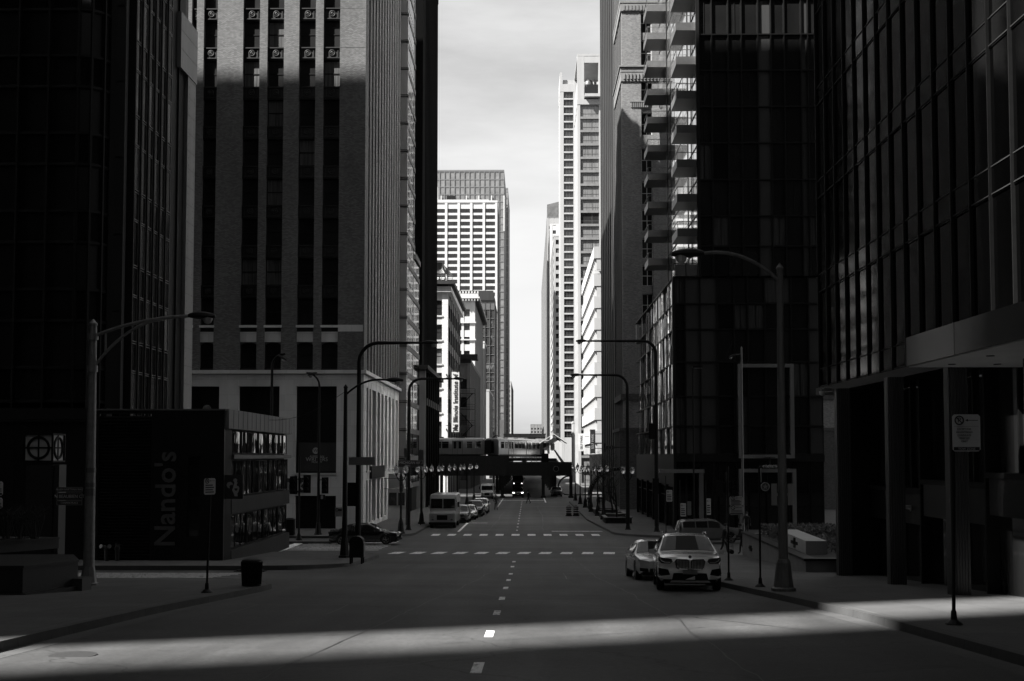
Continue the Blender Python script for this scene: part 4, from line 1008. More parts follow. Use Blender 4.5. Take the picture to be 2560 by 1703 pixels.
# rooster blade sign
m_ = MB(); bx0, bx1 = UX(561, 56), UX(607, 56)
m_.box(bx0, bx1, Yf + .1, Yf + .22, VZ(1248, 56), VZ(1188, 56))
bs = tag(obj(m_, 'blade_sign', M['signblk']), 'black projecting sign with a pale rooster outline on the restaurant corner', 'shop sign')
m_ = MB(); cx = (bx0 + bx1) / 2 + .1; cz = VZ(1218, 56); q = .016
def blob(pts): m_.prism([(a, b) for a, b in pts], 0, .02)
def rooster():
    import math as mt
    S = .0122
    body = [(-4, -36), (8, -36), (6, -26), (12, -16), (14, -4), (9, 4), (4, 2), (3, 12), (8, 16), (3, 20), (6, 27), (0, 33), (-8, 32), (-10, 24), (-5, 18), (-8, 6), (-10, -2), (-14, -12), (-8, -24)]
    tail = [(-12, 8), (-14, 16), (-22, 20), (-32, 17), (-36, 8), (-32, -2), (-24, -6), (-26, 2), (-20, 8)]
    for poly in (body, tail):
        i = len(m_.v); n = len(poly)
        for d in (0, -.03):
            m_.v += [Vector((cx + a * S, Yf + .1 + d - .002, cz + b * S)) for a, b in poly]
        m_.f.append(tuple(range(i + n, i + 2 * n))); m_.m.append(0)
        for k in range(n): m_.f.append((i + k, i + (k + 1) % n, i + n + (k + 1) % n, i + n + k)); m_.m.append(0)
rooster(); obj(m_, 'rooster_emblem', M['signgrey'], bs)
m_ = MB(); S = .0122
for a, b in ((-3, -8), (3, -8)): m_.disc((cx + a * S + .02, Yf + .062, cz + b * S), (0, 1, 0), .04, .01, 14)
m_.hexa([(cx - .05, Yf + .058, cz - .12), (cx + .09, Yf + .058, cz - .12), (cx + .09, Yf + .066, cz - .12), (cx - .05, Yf + .066, cz - .12), (cx + .02, Yf + .058, cz - .2), (cx + .021, Yf + .058, cz - .2), (cx + .021, Yf + .066, cz - .2), (cx + .02, Yf + .066, cz - .2)])
obj(m_, 'heart_emblem', M['signblk'], bs)
# unseen towers added to shape the strip of sun, and blocks added to cut sky light
def shade_block(nm, lab, side, x0, x1, y0, y1, h): 
    D = y1 - y0 - .4; generic(nm, lab, side, x0, x1, y0, y1, h, 'dkgrey', dict(cols=[], rows=[]), dict(cols=even(D, max(3, int(D / 4)), .7), rows=floors(-2, h - 2, 3.9), win=K_officedk, wall='dkgrey'), cat='added shade block')
shade_block('shadow_tower', 'very tall plain tower added unseen at far left to cast the far edge of the sun strip', 'L', -140, -110, -35.2, 8, 240)
shade_block('rear_shadow_tower', 'second very tall plain tower added unseen to cast the near edge of the sun strip', 'L', -152, -112, -140, -61.2, 250)
shade_block('left_shade_block', 'plain dark block added unseen before the left side street to cut sky light', 'L', -60, -22, 14.5, 42, 110)
shade_block('rear_left_shade_block', 'plain dark block added unseen on the left behind the viewer to cut sky light', 'L', -60, -22, -80, -14, 120)
shade_block('rear_shade_block', 'plain dark block added unseen across the street behind the viewer to cut sky light', 'L', -21, 13, -140, -85, 75)
shade_block('rear_right_shade_block', 'plain dark block added unseen behind the finned tower to cut sky light', 'R', 14, 60, -100, -16, 110)
# ------------------------------------------------------------------ placing helpers
def G(u, v, h=SW):                       # where the pixel's sight line meets the pavement (h=.16) or the road (h=0)
    a, b = 8., 900.
    for _ in range(60):
        m = (a + b) / 2
        if P(u, v, m).z > zg(m) + h: a = m
        else: b = m
    p = P(u, v, a); return Vector((p.x, p.y, zg(p.y) + h))
def at(x, y, h=SW): return Vector((x, y, zg(y) + h))
def arc(p0, p1, p2, n=10):               # quadratic curve
    p0, p1, p2 = map(Vector, (p0, p1, p2))
    return [p0 * (1 - t) ** 2 + p1 * 2 * t * (1 - t) + p2 * t * t for t in (i / n for i in range(n + 1))]
def frosted():
    m, N, L, b = node_mat('frosted_globe'); b.inputs['Base Color'].default_value = (.8, .8, .8, 1); b.inputs['Roughness'].default_value = .22; b.inputs['Transmission Weight'].default_value = .9; b.inputs['IOR'].default_value = 1.4
    return m
M.update(lens=glass('lamp_lens', .25, .15, 0), globe=frosted(), trainm=plain('train_steel', .5, .28, .7, var=.12, streak=True),
         tyre=plain('tyre', .012, .8), rim=plain('wheel_rim', .35, .3, .8, var=.1), carglass=glass('car_glass', .012, .02, 0), chrome=plain('chrome', .7, .12, 1., var=.05),
         silver=paint('silver_paint', .72, .22, .4), silver2=paint('dull_silver_paint', .5, .22, .4), greypaint=paint('grey_paint', .16, .25, .3), blackpaint=paint('gloss_black_paint', .012, .15, .1), whitepaint=paint('white_paint', .6, .3, 0),
         vanpaint=paint('van_paint', .24, .35, .1, .4), headlamp=plain('headlamp', .55, .08, .3, var=.1), headdark=glass('dark_headlamp', .03, .05, 0), lit=emit('lit_headlamp', 2),
         bark=plain('bark', .03, .9, scale=12, bmp=.4), leaf=plain('hedge_leaf', .05, .7, scale=8), skin=plain('skin', .3, .6, var=.1), cloth=plain('dark_cloth', .02, .9), denim=plain('denim', .05, .9), hair=plain('dark_hair', .015, .7),
         rail=plain('rusty_steel', .03, .7, .2, var=.4), litlamp=emit('lit_lamp', 1.2))
def cobra_head(mb, p, d, s=1., m=0):       # flattened teardrop luminaire from p along d
    d = Vector(d).normalized(); n = 9; R0 = []
    for k in range(n):
        t = k / (n - 1); r = s * (.06 + .12 * math.sin(math.pi * min(1, t * .95 + .03)) ** .8); R0.append((t, r))
    i0 = len(mb.v); side = d.cross(Vector((0, 0, 1))).normalized(); N_ = 10
    for t, r in R0:
        for j in range(N_):
            w = 2 * math.pi * j / N_; z = math.sin(w) * r * (.8 if math.sin(w) > 0 else .5)
            mb.v.append(Vector(p) + d * t * .8 * s + side * math.cos(w) * r * 1.1 + Vector((0, 0, z)))
    for k in range(n - 1):
        for j in range(N_): mb.f.append((i0 + k * N_ + j, i0 + k * N_ + (j + 1) % N_, i0 + (k + 1) * N_ + (j + 1) % N_, i0 + (k + 1) * N_ + j)); mb.m.append(m)
    mb.f.append(tuple(reversed(range(i0, i0 + N_)))); mb.f.append(tuple(range(i0 + (n - 1) * N_, i0 + n * N_))); mb.m += [m, m]
def lens_part(p, d, parent, s=1.):
    mb = MB(); mb.lathe([(.03 * s, -.2 * s), (.1 * s, -.17 * s), (.14 * s, -.08 * s), (.145 * s, 0)], 12, Vector(p) + Vector(d).normalized() * .52 * s - Vector((0, 0, .03 * s)))
    obj(mb, 'lens', M['lens'], parent, smooth=True)
def pole_base(mb, w, h):                   # flared octagonal pedestal
    mb.lathe([(w * 1.25, 0), (w * 1.25, h * .1), (w, h * .14), (w * .72, h * .9), (w * .6, h), (w * .35, h * 1.02)], 8)
def street_lamp(label, pos, H, arm, rise=0, r=.09, mat='dark', style='mast', base=(.22, .5), group='street lamps', extra=None, headdir=None, s=1.):
    t = thing('street_lamp', label, 'street lamp', pos, group=group)
    mb = MB(); pole_base(mb, *base); obj(mb, 'base', M[mat], t)
    mb = MB(); sg = 1 if arm > 0 else -1
    if style == 'mast':                      # pole bends into a level arm
        rr = 1.0
        pts = [(0, 0, base[1] * .9), (0, 0, H * .5), (0, 0, H - rr)] + [(sg * rr * (1 - math.cos(a)), 0, H - rr + rr * math.sin(a)) for a in (R(18), R(36), R(54), R(72), R(90))] + [(arm, 0, H + rise)]
        mb.tube(pts, [r * 1.15, r, r * .85] + [r * .75] * 5 + [r * .45], 10); obj(mb, 'pole', M[mat], t, smooth=True); end = Vector((arm, 0, H + rise))
    else:
        mb.tube([(0, 0, base[1] * .9), (0, 0, H)], [r * 1.15, r * .75], 12); mb.lathe([(r * .9, 0), (r * .9, .06), (r * .4, .14), (.01, .2)], 10, (0, 0, H))
        obj(mb, 'pole', M[mat], t, smooth=True)
        mb = MB(); zA = H - .35
        if style == 'curve':
            mb.tube(arc((0, 0, zA), (arm * .45, 0, zA + rise * 1.25), (arm, 0, zA + rise), 12), r * .42, 8)
        elif style == 'truss':
            mb.tube(arc((0, 0, zA), (arm * .45, 0, zA + rise * .9), (arm, 0, zA + rise), 12), r * .36, 8)
            mb.tube(arc((0, 0, zA - 1.0), (arm * .35, 0, zA + rise * .72), (arm * .72, 0, zA + rise * .82), 12), r * .32, 8)
            mb.tube([(arm * .13, 0, zA - .55), (arm * .13, 0, zA + rise * .22)], r * .25, 6)
            for z in (zA, zA - 1.0): mb.tube([(0, 0, z - .1), (0, 0, z + .1)], r * 1.1, 12)
        obj(mb, 'arm', M[mat], t, smooth=True); end = Vector((arm, 0, zA + rise))
    hd = headdir or (sg, 0, -.02)
    mb = MB(); cobra_head(mb, end - Vector(hd).normalized() * .05, hd, s); h = obj(mb, 'lamp_head', M['dark'], t, smooth=True); lens_part(end, hd, h, s)
    return t
# two big lamps in front, lamps and masts round the crossing
pL = G(221, 1463); Yl = pL.y
lampL = street_lamp('tall silver lamp post with a double truss arm at the left corner', pL, VZ(812, Yl) - pL.z, 3.02, .64, .15, 'lamppost', 'truss', (.25, .62), s=1.05)
pR = G(1959, 1478); Yr = pR.y
lampR = street_lamp('tall weathered lamp post with one curved arm on the right pavement', pR, VZ(676, Yr) - pR.z, -2.22, .82, .12, 'lampdk', 'curve', (.28, .9), s=1.15)
mb = MB()
for s in (-1, 1): mb.box(s * .23 - .08, s * .23 + .08, .0, .02, VZ(1263, Yr) - pR.z, VZ(1209, Yr) - pR.z)
mb.box(-.3, .3, .02, .05, VZ(1240, Yr) - pR.z, VZ(1233, Yr) - pR.z); obj(mb, 'sign_back', M['signmid'], lampR)
p3 = at(-8.95, 62); l3 = street_lamp('black mast arm pole beside the mailbox with a long level arm', p3, VZ(857, 62) - p3.z, 3.4, 0, .13, s=1.)
mb = MB(); mb.box(UX(873, 62) - p3.x, UX(938, 62) - p3.x, -.16, -.13, VZ(1163, 62) - p3.z, VZ(1143, 62) - p3.z); obj(mb, 'sign_back', M['signmid'], l3)
p4 = at(UX(863, 59.5), 59.5); l4 = street_lamp('dark lamp post with a short upswept arm left of the mailbox', p4, VZ(970, 59.5) - p4.z, 2.1, .75, .12, 'dark', 'curve', (.24, 1.0), s=1.1)
mb = MB(); mb.box(UX(839, 59.4) - p4.x, UX(858, 59.4) - p4.x, -.16, -.14, VZ(1292, 59.4) - p4.z, VZ(1269, 59.4) - p4.z); obj(mb, 'sign_plate', M['signgrey'], l4)
mb = MB(); mb.ring(((UX(844, 59.4) - p4.x), -.165, VZ(1275, 59.4) - p4.z), (0, 1, 0), .07, .012, 16); mb.box(UX(847, 59.4) - p4.x, UX(856, 59.4) - p4.x, -.165, -.161, VZ(1278, 59.4) - p4.z, VZ(1273, 59.4) - p4.z); obj(mb, 'sign_symbol', M['signblk'], l4)
p5 = at(UX(1022, 97), 97); l5 = street_lamp('mast arm pole carrying the avenue name sign in front of the awnings', p5, VZ(947, 97) - p5.z, 3.7, 0, .14, s=1.1)
p6 = at(UX(1641, 95), 95); l6 = street_lamp('black mast arm pole before the mirrored podium with the highest level arm', p6, VZ(853, 95) - p6.z, -5.6, 0, .16, s=1.1)
p7 = at(UX(1569, 98), 98); l7 = street_lamp('black mast arm pole with two globes at the right corner planter', p7, VZ(938, 98) - p7.z, -3.9, 0, .15, s=1.1)
p8 = at(UX(1856, 91), 91); street_lamp('slim lamp pole with a small drooping head before the dark glass podium', p8, VZ(873, 91) - p8.z, -.5, -.1, .09, 'greymet', 'curve', (.2, .8), headdir=(-.8, -.3, -.4), s=.8)
p9 = at(UX(1734, 93), 93); t9 = thing('street_lamp', 'thin pole with a flat box shaped lamp head before the dark glass podium', 'street lamp', p9, group='street lamps')
H9 = VZ(920, 93) - p9.z
mb = MB(); pole_base(mb, .16, .5); mb.tube([(0, 0, .4), (0, 0, H9)], [.08, .06], 8); obj(mb, 'pole', M['dark'], t9, smooth=True)
mb = MB(); mb.box(-.05, .75, -.2, .2, H9 - .02, H9 + .14); obj(mb, 'lamp_head', M['dark'], t9)
mb = MB(); mb.box(.1, .68, -.15, .15, H9 - .06, H9 - .021); obj(mb, 'lens', M['lens'], t9)
p10 = at(UX(678, 92), 92); street_lamp('lamp pole with a bent head behind the restaurant pavilion roof', p10, VZ(884, 92) - p10.z, .5, -.15, .12, 'dark', 'mast', (.2, .8), headdir=(.8, -.2, -.45), s=1.0)
p11 = at(UX(797, 90), 90); l11 = street_lamp('lamp pole with a bent head and traffic signal before the poster window', p11, VZ(932, 90) - p11.z, -.25, -.02, .1, 'dark', 'mast', (.24, .9), headdir=(-.7, -.6, -.25), s=1.0)

# --- acorn globe posts
def globe_post():
    t = thing('globe_lamp', '', 'street lamp', (0, 0, 0), group='twin globe lamps along the kerbs')
    mb = MB(); mb.lathe([(.34, 0), (.34, .12), (.27, .2), (.2, .8), (.13, 1.05), (.1, 1.15), (.085, 1.3)], 8); obj(mb, 'base', M['black'], t)
    mb = MB(); mb.tube([(0, 0, 1.2), (0, 0, 4.4)], [.085, .065], 10); mb.lathe([(.1, 0), (.1, .1), (.05, .25), (.02, .5)], 8, (0, 0, 4.4)); obj(mb, 'pole', M['black'], t, smooth=True)
    mb = MB()
    for s in (-1, 1): mb.tube(arc((0, 0, 4.1), (s * .2, 0, 4.0), (s * .36, 0, 4.5), 6), .035, 6); mb.lathe([(.05, 0), (.11, .12), (.13, .2)], 10, (s * .36, 0, 4.45))
    obj(mb, 'bracket', M['black'], t)
    for s in (-1, 1):
        mb = MB(); mb.lathe([(.12, 0), (.2, .12), (.23, .28), (.2, .44), (.12, .55), (.05, .6)], 14, (s * .36, 0, 4.65)); g = obj(mb, 'globe', M['globe'], t, smooth=60)
        mb = MB(); mb.lathe([(.06, 0), (.05, .05), (.02, .12), (.035, .16), (.005, .22)], 8, (s * .36, 0, 5.25)); obj(mb, 'finial', M['greymet'], g)
    return t
gp = globe_post(); first = True
GL = [(-9.9, 91.5, 'left of the avenue name sign pole'), (-9.75, 107.5, 'between the sign pole and the boxy van'), (-9.3, 117.5, 'just above the boxy van roof'), (-8.9, 127, 'second along behind the boxy van'), (-8.3, 138, 'third along behind the boxy van'), (-7.9, 151, 'fourth along behind the boxy van'), (-7.7, 166, 'nearest the railway bridge on the left')]
GR = [(7.3, 116, 'beside the bare trees'), (7.2, 124, 'behind the bare trees'), (7.05, 134, 'standing alone left of the bare trees'), (6.95, 146, 'just right of the traffic barrels'), (6.85, 158, 'second from the railway bridge on the right'), (6.75, 172, 'nearest the railway bridge on the right')]
for x, y, w in GL + GR:
    o = gp if first else dup(gp); first = False
    o.location = at(x, y); o['label'] = 'twin globe lamp post on the %s kerb, %s' % ('left' if x < 0 else 'right', w)
for s in (-1, 1):                            # globes carried by the mast arm pole
    mb = MB(); z = 4.6; mb.lathe([(.12, 0), (.2, .12), (.24, .28), (.2, .44), (.12, .55), (.05, .6)], 14, (s * .38, 0, z)); obj(mb, 'globe', M['globe'], l7, smooth=60)
    mb = MB(); mb.tube(arc((0, 0, 4.1), (s * .25, 0, 4.0), (s * .38, 0, 4.6), 6), .04, 6); obj(mb, 'bracket', M['black'], l7)

# --- traffic signals
def signal_head(parent, x, y, z, face, n=3):
    """face: +1 lenses towards the camera, -1 seen from behind"""
    mb = MB(); s = -face
    mb.box(x - .16, x + .16, y - .1, y + .1, z, z + .36 * n)
    mb.box(x - .26, x + .26, y - s * .11 - .008, y - s * .11 + .008, z - .08, z + .36 * n + .08)
    for k in range(n):
        c = Vector((x, y + s * .1, z + .18 + .36 * k)); i0 = len(mb.v); m_ = 9
        for dd in (0, .24):
            for j in range(m_): w = math.pi * (j / (m_ - 1)) * 1.3 - .15 * math.pi; mb.v.append(c + Vector((math.cos(w) * .15, s * dd * (1 if dd else 0), math.sin(w) * .15)))
        for j in range(m_ - 1): mb.f.append((i0 + j, i0 + j + 1, i0 + m_ + j + 1, i0 + m_ + j)); mb.m.append(0)
    h = obj(mb, 'signal_head', M['black'], parent)
    for k in range(n):
        mb = MB(); mb.disc((x, y + s * .105, z + .18 + .36 * k), (0, 1, 0), .13, .02, 14); obj(mb, 'signal_lens', M['carved'], h)
def signal_post(label, pos, H, heads):
    t = thing('traffic_signal', label, 'traffic signal', pos, group='traffic signals')
    mb = MB(); mb.lathe([(.22, 0), (.22, .06), (.12, .4), (.08, .5)], 10); obj(mb, 'base', M['dark'], t)
    mb = MB(); mb.tube([(0, 0, .45), (0, 0, H)], .07, 10); obj(mb, 'pole', M['dark'], t, smooth=True)
    mb = MB()
    for x, z, f in heads:
        for q in (.1, .95): mb.tube([(0, 0, z + q), (x, 0, z + q)], .03, 6)
    obj(mb, 'bracket', M['black'], t)
    for x, z, f in heads: signal_head(t, x, .0, z, f)
    return t
pS = at(-15.95, 82); signal_post('post with two black signal heads standing before the bank sign', pS, VZ(1140, 82) - pS.z, [(-.42, VZ(1233, 82) - pS.z, 1), (.52, VZ(1230, 82) - pS.z, 1)])
pS = at(UX(1814, 90), 90); signal_post('post with two black signal heads before the dark glass podium', pS, VZ(1180, 90) - pS.z, [(-.52, VZ(1238, 90) - pS.z, -1), (.65, VZ(1236, 90) - pS.z, 1)])
signal_head(l11, .48, 0, VZ(1232, 90) - p11.z, 1); mb = MB(); mb.tube([(0, 0, VZ(1200, 90) - p11.z), (.48, 0, VZ(1200, 90) - p11.z)], .03, 6); obj(mb, 'bracket', M['black'], l11)
mb = MB(); mb.box(.12, .5, -.1, .1, VZ(1250, 90) - p11.z, VZ(1237, 90) - p11.z); q = obj(mb, 'walk_signal', M['black'], l11)
mb = MB(); mb.box(.2, .38, -.12, -.101, VZ(1248, 90) - p11.z, VZ(1239, 90) - p11.z); obj(mb, 'walk_symbol', M['signgrey'], q)
signal_head(l3, -.3, .05, VZ(1262, 62) - p3.z, -1); signal_head(l6, -.1, -.3, VZ(1232, 95) - p6.z, -1); signal_head(l6, -.35, -.1, VZ(1095, 95) - p6.z, -1)

# --- signs
def name_sign(parent, u0, u1, v0, v1, Y, words, small=None, dy=-.14, size=.8, small_at=.2):
    off = parent.location; mb = MB(); x0, x1 = UX(u0, Y) - off.x, UX(u1, Y) - off.x; z1, z0 = VZ(v0, Y) - off.z, VZ(v1, Y) - off.z
    mb.box(x0, x1, dy - .015, dy + .015, z0, z1); s = obj(mb, 'street_sign', M['signdk'], parent)
    mb = MB(); h = z1 - z0
    text(mb, words, h * size, ((x0 + x1) / 2, dy - .02, z0 + h * (.5 if not small else .64)), depth=.004, font_w=.9)
    if small: text(mb, small, h * .3, ((x0 + x1) / 2, dy - .02, z0 + h * small_at), depth=.004)
    obj(mb, 'lettering', M['signwhite'], s)
    mb = MB(); b = .012
    mb.box(x0, x1, dy - .019, dy - .0155, z0, z0 + b); mb.box(x0, x1, dy - .019, dy - .0155, z1 - b, z1); mb.box(x0, x0 + b, dy - .019, dy - .0155, z0 + b, z1 - b); mb.box(x1 - b, x1, dy - .019, dy - .0155, z0 + b, z1 - b)
    obj(mb, 'border', M['signgrey'], s)
name_sign(l5, 996, 1046, 1151, 1168, 97, 'N MICHIGAN AV', '100 E', -.2, .52)
name_sign(lampL, 151, 214, 1218, 1230, Yl, 'ALLEN HARTMAN WAY', None, -.2, .6)
name_sign(lampL, 151, 214, 1232, 1251, Yl, 'N BEAUBIEN CT', None, -.2, .62)
name_sign(lampL, 151, 214, 1252, 1263, Yl, 'CANADA PLACE', None, -.2, .6)
mb = MB()
for z0, z1 in ((VZ(1182, Yl), VZ(1170, Yl)), (VZ(1218, Yl), VZ(1207, Yl)), (VZ(1240, Yl), VZ(1222, Yl))): mb.tube([(0, 0, z0 - pL.z), (0, 0, z1 - pL.z)], .16, 14)
obj(mb, 'strap', M['greymet'], lampL)
def sign_post(label, base, top, plates, group='kerbside signs', rot=0, lean=0, r=.03):
    t = thing('sign_post', label, 'road sign', base, rot, group=group)
    mb = MB(); mb.lathe([(.16, 0), (.15, .03), (.06, .1), (.05, .25), (.035, .28)], 10); obj(mb, 'foot', M['black'], t)
    mb = MB(); mb.tube([(0, 0, .2), (lean, 0, top)], r, 8); obj(mb, 'post', M['black'], t, smooth=True)
    for pl in plates:
        x0, x1, z0, z1, kind = pl[:5]
        mb = MB(); c = .04; mb.prism([(x0 + c, z0), (x1 - c, z0), (x1, z0 + c), (x1, z1 - c), (x1 - c, z1), (x0 + c, z1), (x0, z1 - c), (x0, z0 + c)], 0, .012)
        for v in mb.v: v.x, v.y, v.z = v.x, -.05 - v.z, v.y
        for i, f in enumerate(mb.f): mb.f[i] = f
        pt = obj(mb, 'sign_plate', M['signwhite' if kind != 'back' else 'signmid'], t)
        if kind == 'back': continue
        h = z1 - z0; w = x1 - x0; d = -.066
        mb = MB()
        if kind in ('park', 'tow', 'arrow'):
            c = Vector((x0 + w * .25, d, z1 - h * .16)); mb.ring(c, (0, 1, 0), w * .15, w * .025, 20)
            if kind != 'arrow': text(mb, 'P', w * .25, c, depth=.003)
            mb.tube([c + Vector((-w * .1, 0, w * .1)), c + Vector((w * .1, 0, -w * .1))], w * .018, 5)
            mb.box(x0 + w * .48, x1 - w * .08, d - .002, d + .002, c.z - w * .012, c.z + w * .012)
            mb.face([(x0 + w * .46, d - .002, c.z), (x0 + w * .56, d - .002, c.z - w * .05), (x0 + w * .56, d - .002, c.z + w * .05)])
        if kind == 'tow':
            mb.box(x0 + w * .06, x1 - w * .06, d - .002, d + .002, z1 - h * .33, z1 - h * .325)
            for k, s in enumerate(('EXCEPT FOR', 'ARGENTINEAN', 'CONSULATE', 'VEHICLES', 'ONLY')): text(mb, s, h * .072, (x0 + w * .42, d, z1 - h * (.4 + k * .082)), depth=.003, font_w=.9)
            mb.box(x0 + .02, x1 - .02, d - .0, d + .003, z0 + .02, z0 + h * .12)
            tz = MB(); text(tz, 'TOW ZONE', h * .085, ((x0 + x1) / 2, d - .002, z0 + h * .068), depth=.002); obj(tz, 'tow_lettering', M['signwhite'], pt)
        elif kind == 'park':
            for k in range(4): mb.box(x0 + w * .1, x1 - w * (.15 + .1 * (k % 2)), d - .002, d + .002, z0 + h * (.12 + k * .14), z0 + h * (.19 + k * .14))
        elif kind == 'arrow':
            for k in range(2): mb.box(x0 + w * .1, x1 - w * .1, d - .002, d + .002, z0 + h * (.3 + k * .14), z0 + h * (.36 + k * .14))
            mb.box(x0 + .015, x1 - .015, d - .002, d + .002, z0 + .02, z0 + h * .2)
        obj(mb, 'sign_print', M['signblk'], pt)
    return t
b = G(2385, 1562); yy = b.y
sign_post('black post with a white consulate parking sign reading TOW ZONE', b, VZ(1040, yy) - b.z, [(.02, UX(2449, yy) - b.x, VZ(1129, yy) - b.z, VZ(1037, yy) - b.z, 'tow')], lean=.06, r=.036)
b = G(1822, 1451); yy = b.y
sign_post('post with a two panel parking sign beside the silver front car', b, VZ(1165, yy) - b.z, [(.04, UX(1856, yy) - b.x, VZ(1264, yy) - b.z, VZ(1241, yy) - b.z, 'park'), (.04, UX(1856, yy) - b.x, VZ(1287, yy) - b.z, VZ(1265, yy) - b.z, 'arrow')])
b = G(1901, 1467); yy = b.y
sign_post('bare black sign post with its plate edge on, left of the big right lamp', b, VZ(1168, yy) - b.z, [(-.15, .15, VZ(1206, yy) - b.z, VZ(1170, yy) - b.z, 'back')], rot=R(84))
b = G(517, 1482); yy = b.y
sign_post('leaning dark post with a narrow parking sign by the litter bin', b, VZ(1190, yy) - b.z, [(-.22, .22, VZ(1237, yy) - b.z, VZ(1196, yy) - b.z, 'park')], rot=R(62), lean=.1)
b = at(UX(-14, 30), 30); yy = 30
sign_post('post with two white arrow signs at the left edge of the picture', b, VZ(1200, yy) - b.z, [(.0, UX(11.5, yy) - b.x, VZ(1240, yy) - b.z, VZ(1204, yy) - b.z, 'arrow'), (.0, UX(11.5, yy) - b.x, VZ(1272, yy) - b.z, VZ(1245, yy) - b.z, 'arrow')])
for u, Y, v0, v1, dx, kind, top, lab in ((1664, 90.0, 1225, 1254, .45, 'park', 1190, 'white parking sign right of the highest mast arm pole'), (1699, 90.6, 1258, 1291, .42, 'park', 1200, 'grey sign on a thin post above the dark grey car rear'),
                                        (1716, 91.2, 1253, 1288, .3, 'back', 1210, 'blank sign back on a thin post above the dark grey car roof'), (1764, 92.5, 1246, 1287, .34, 'park', 1200, 'tall narrow sign before the pale portal post')):
    b = at(UX(u, Y), Y); sign_post(lab, b, VZ(top, Y) - b.z, [(.03, .03 + dx, VZ(v1, Y) - b.z, VZ(v0, Y) - b.z, kind)])
for u, v0, v1, lab in ((1016, 1122, 1150, 'left banner with a 73 on the pole behind the avenue sign'), (1052, 1126, 1156, 'right banner with a 73 on the first globe lamp post')):
    Y = 105.; mb = MB(); x = UX(u, Y); w = 13 * Y / F; mb.box(x - w / 2, x + w / 2, Y, Y + .03, VZ(v1 + 10, Y), VZ(v0, Y)); t = tag(obj(mb, 'street_banner', M['signdk']), lab, 'banner', 'banners with a 73')
    mb = MB(); text(mb, '73', .5, (x, Y - .01, VZ(v1, Y)), depth=.004); obj(mb, 'lettering', M['signmid'], t)
    mb = MB(); mb.tube([(x, Y + .05, zg(Y) + SW), (x, Y + .05, VZ(v0 - 2, Y))], .04, 8); mb.box(x - w / 2, x + w / 2, Y + .03, Y + .06, VZ(v0 - 1, Y) - .03, VZ(v0 - 1, Y)); obj(mb, 'pole', M['black'], t)

# --- litter bin, mailbox, cabinet, barrels, standpipes, camera
b = G(629, 1466); t = thing('litter_bin', 'round dark slatted litter bin near the left kerb corner', 'litter bin', b)
mb = MB(); mb.lathe([(.26, .03), (.27, .1), (.3, .72)], 20); obj(mb, 'liner', M['black'], t)
mb = MB()
for k in range(26):
    w = 2 * math.pi * k / 26; c, s = math.cos(w), math.sin(w); mb.tube([(c * .27, s * .27, .03), (c * .31, s * .31, .74)], .018, 5)
mb.ring((0, 0, .74), (0, 0, 1), .31, .025, 24); mb.ring((0, 0, .05), (0, 0, 1), .27, .025, 24); obj(mb, 'slat_cage', M['dark'], t)
mb = MB(); mb.lathe([(.3, .75), (.29, .8), (.16, .83)], 20); obj(mb, 'lid', M['dark'], t)
b = G(892, 1409); t = thing('mailbox', 'dark rounded top mailbox on legs at the far left corner', 'mailbox', b)
mb = MB(); prof = [(.0, .28), (.62, .28), (.62, .98)] + [(.31 + .31 * math.cos(a), .98 + .25 * math.sin(a)) for a in (R(30), R(60), R(90), R(120), R(150))] + [(0, .98)]
i0 = len(mb.v); n = len(prof)
for y in (-.25, .32): mb.v += [Vector((x - .31, y, z)) for x, z in prof]
mb.f.append(tuple(range(n))); mb.f.append(tuple(reversed(range(n, 2 * n)))); mb.m += [0, 0]
for k in range(n): mb.f.append((k, n + k, n + (k + 1) % n, (k + 1) % n)); mb.m.append(0)
obj(mb, 'box', M['black'], t)
for x in (-.25, .25):
    for y in (-.2, .26): mb = MB(); mb.box(x - .04, x + .04, y - .04, y + .04, 0, .28); obj(mb, 'leg', M['black'], t)
mb = MB(); mb.box(.312, .34, -.18, .25, .3, .95); obj(mb, 'side_panel', M['signmid'], t); mb = MB(); mb.box(-.2, .2, -.28, -.252, .98, 1.12); obj(mb, 'hatch', M['dark'], t)
b = at(UX(726, 89), 89); t = thing('utility_cabinet', 'dark grey utility cabinet by the bank doors', 'cabinet', b)
mb = MB(); mb.box(-.36, .36, -.3, .3, 0, 1.18); mb.hexa([(-.4, -.34, 1.18), (.4, -.34, 1.18), (.4, .34, 1.18), (-.4, .34, 1.18), (-.2, -.1, 1.3), (.2, -.1, 1.3), (.2, .1, 1.3), (-.2, .1, 1.3)]); obj(mb, 'housing', M['dark'], t)
mb = MB(); mb.box(-.3, .3, -.315, -.301, .1, 1.05); obj(mb, 'door', M['black'], t)
M['stripe'] = plain('reflective_stripe', .3, .5)
def barrel():
    t = thing('traffic_barrel', '', 'traffic barrel', group='traffic barrels in the road')
    mb = MB(); mb.lathe([(.36, 0), (.36, .1), (.29, .12), (.29, .98), (.2, 1.0)], 16); obj(mb, 'body', M['dark'], t); mb = MB(); mb.tube([(-.1, 0, 1.0), (-.1, 0, 1.12), (.1, 0, 1.12), (.1, 0, 1.0)], .02, 6); obj(mb, 'handle', M['dark'], t)
    for z in (.3, .55, .78): mb = MB(); mb.lathe([(.295, z), (.295, z + .12)], 16); obj(mb, 'stripe', M['stripe'], t)
    return t
bb = barrel(); bb.location = G(1422, 1290, 0); bb['label'] = 'striped traffic barrel in the road, the left one of the pair'
q = dup(bb, G(1440, 1290, 0), label='striped traffic barrel in the road, the right one beside the kerb')
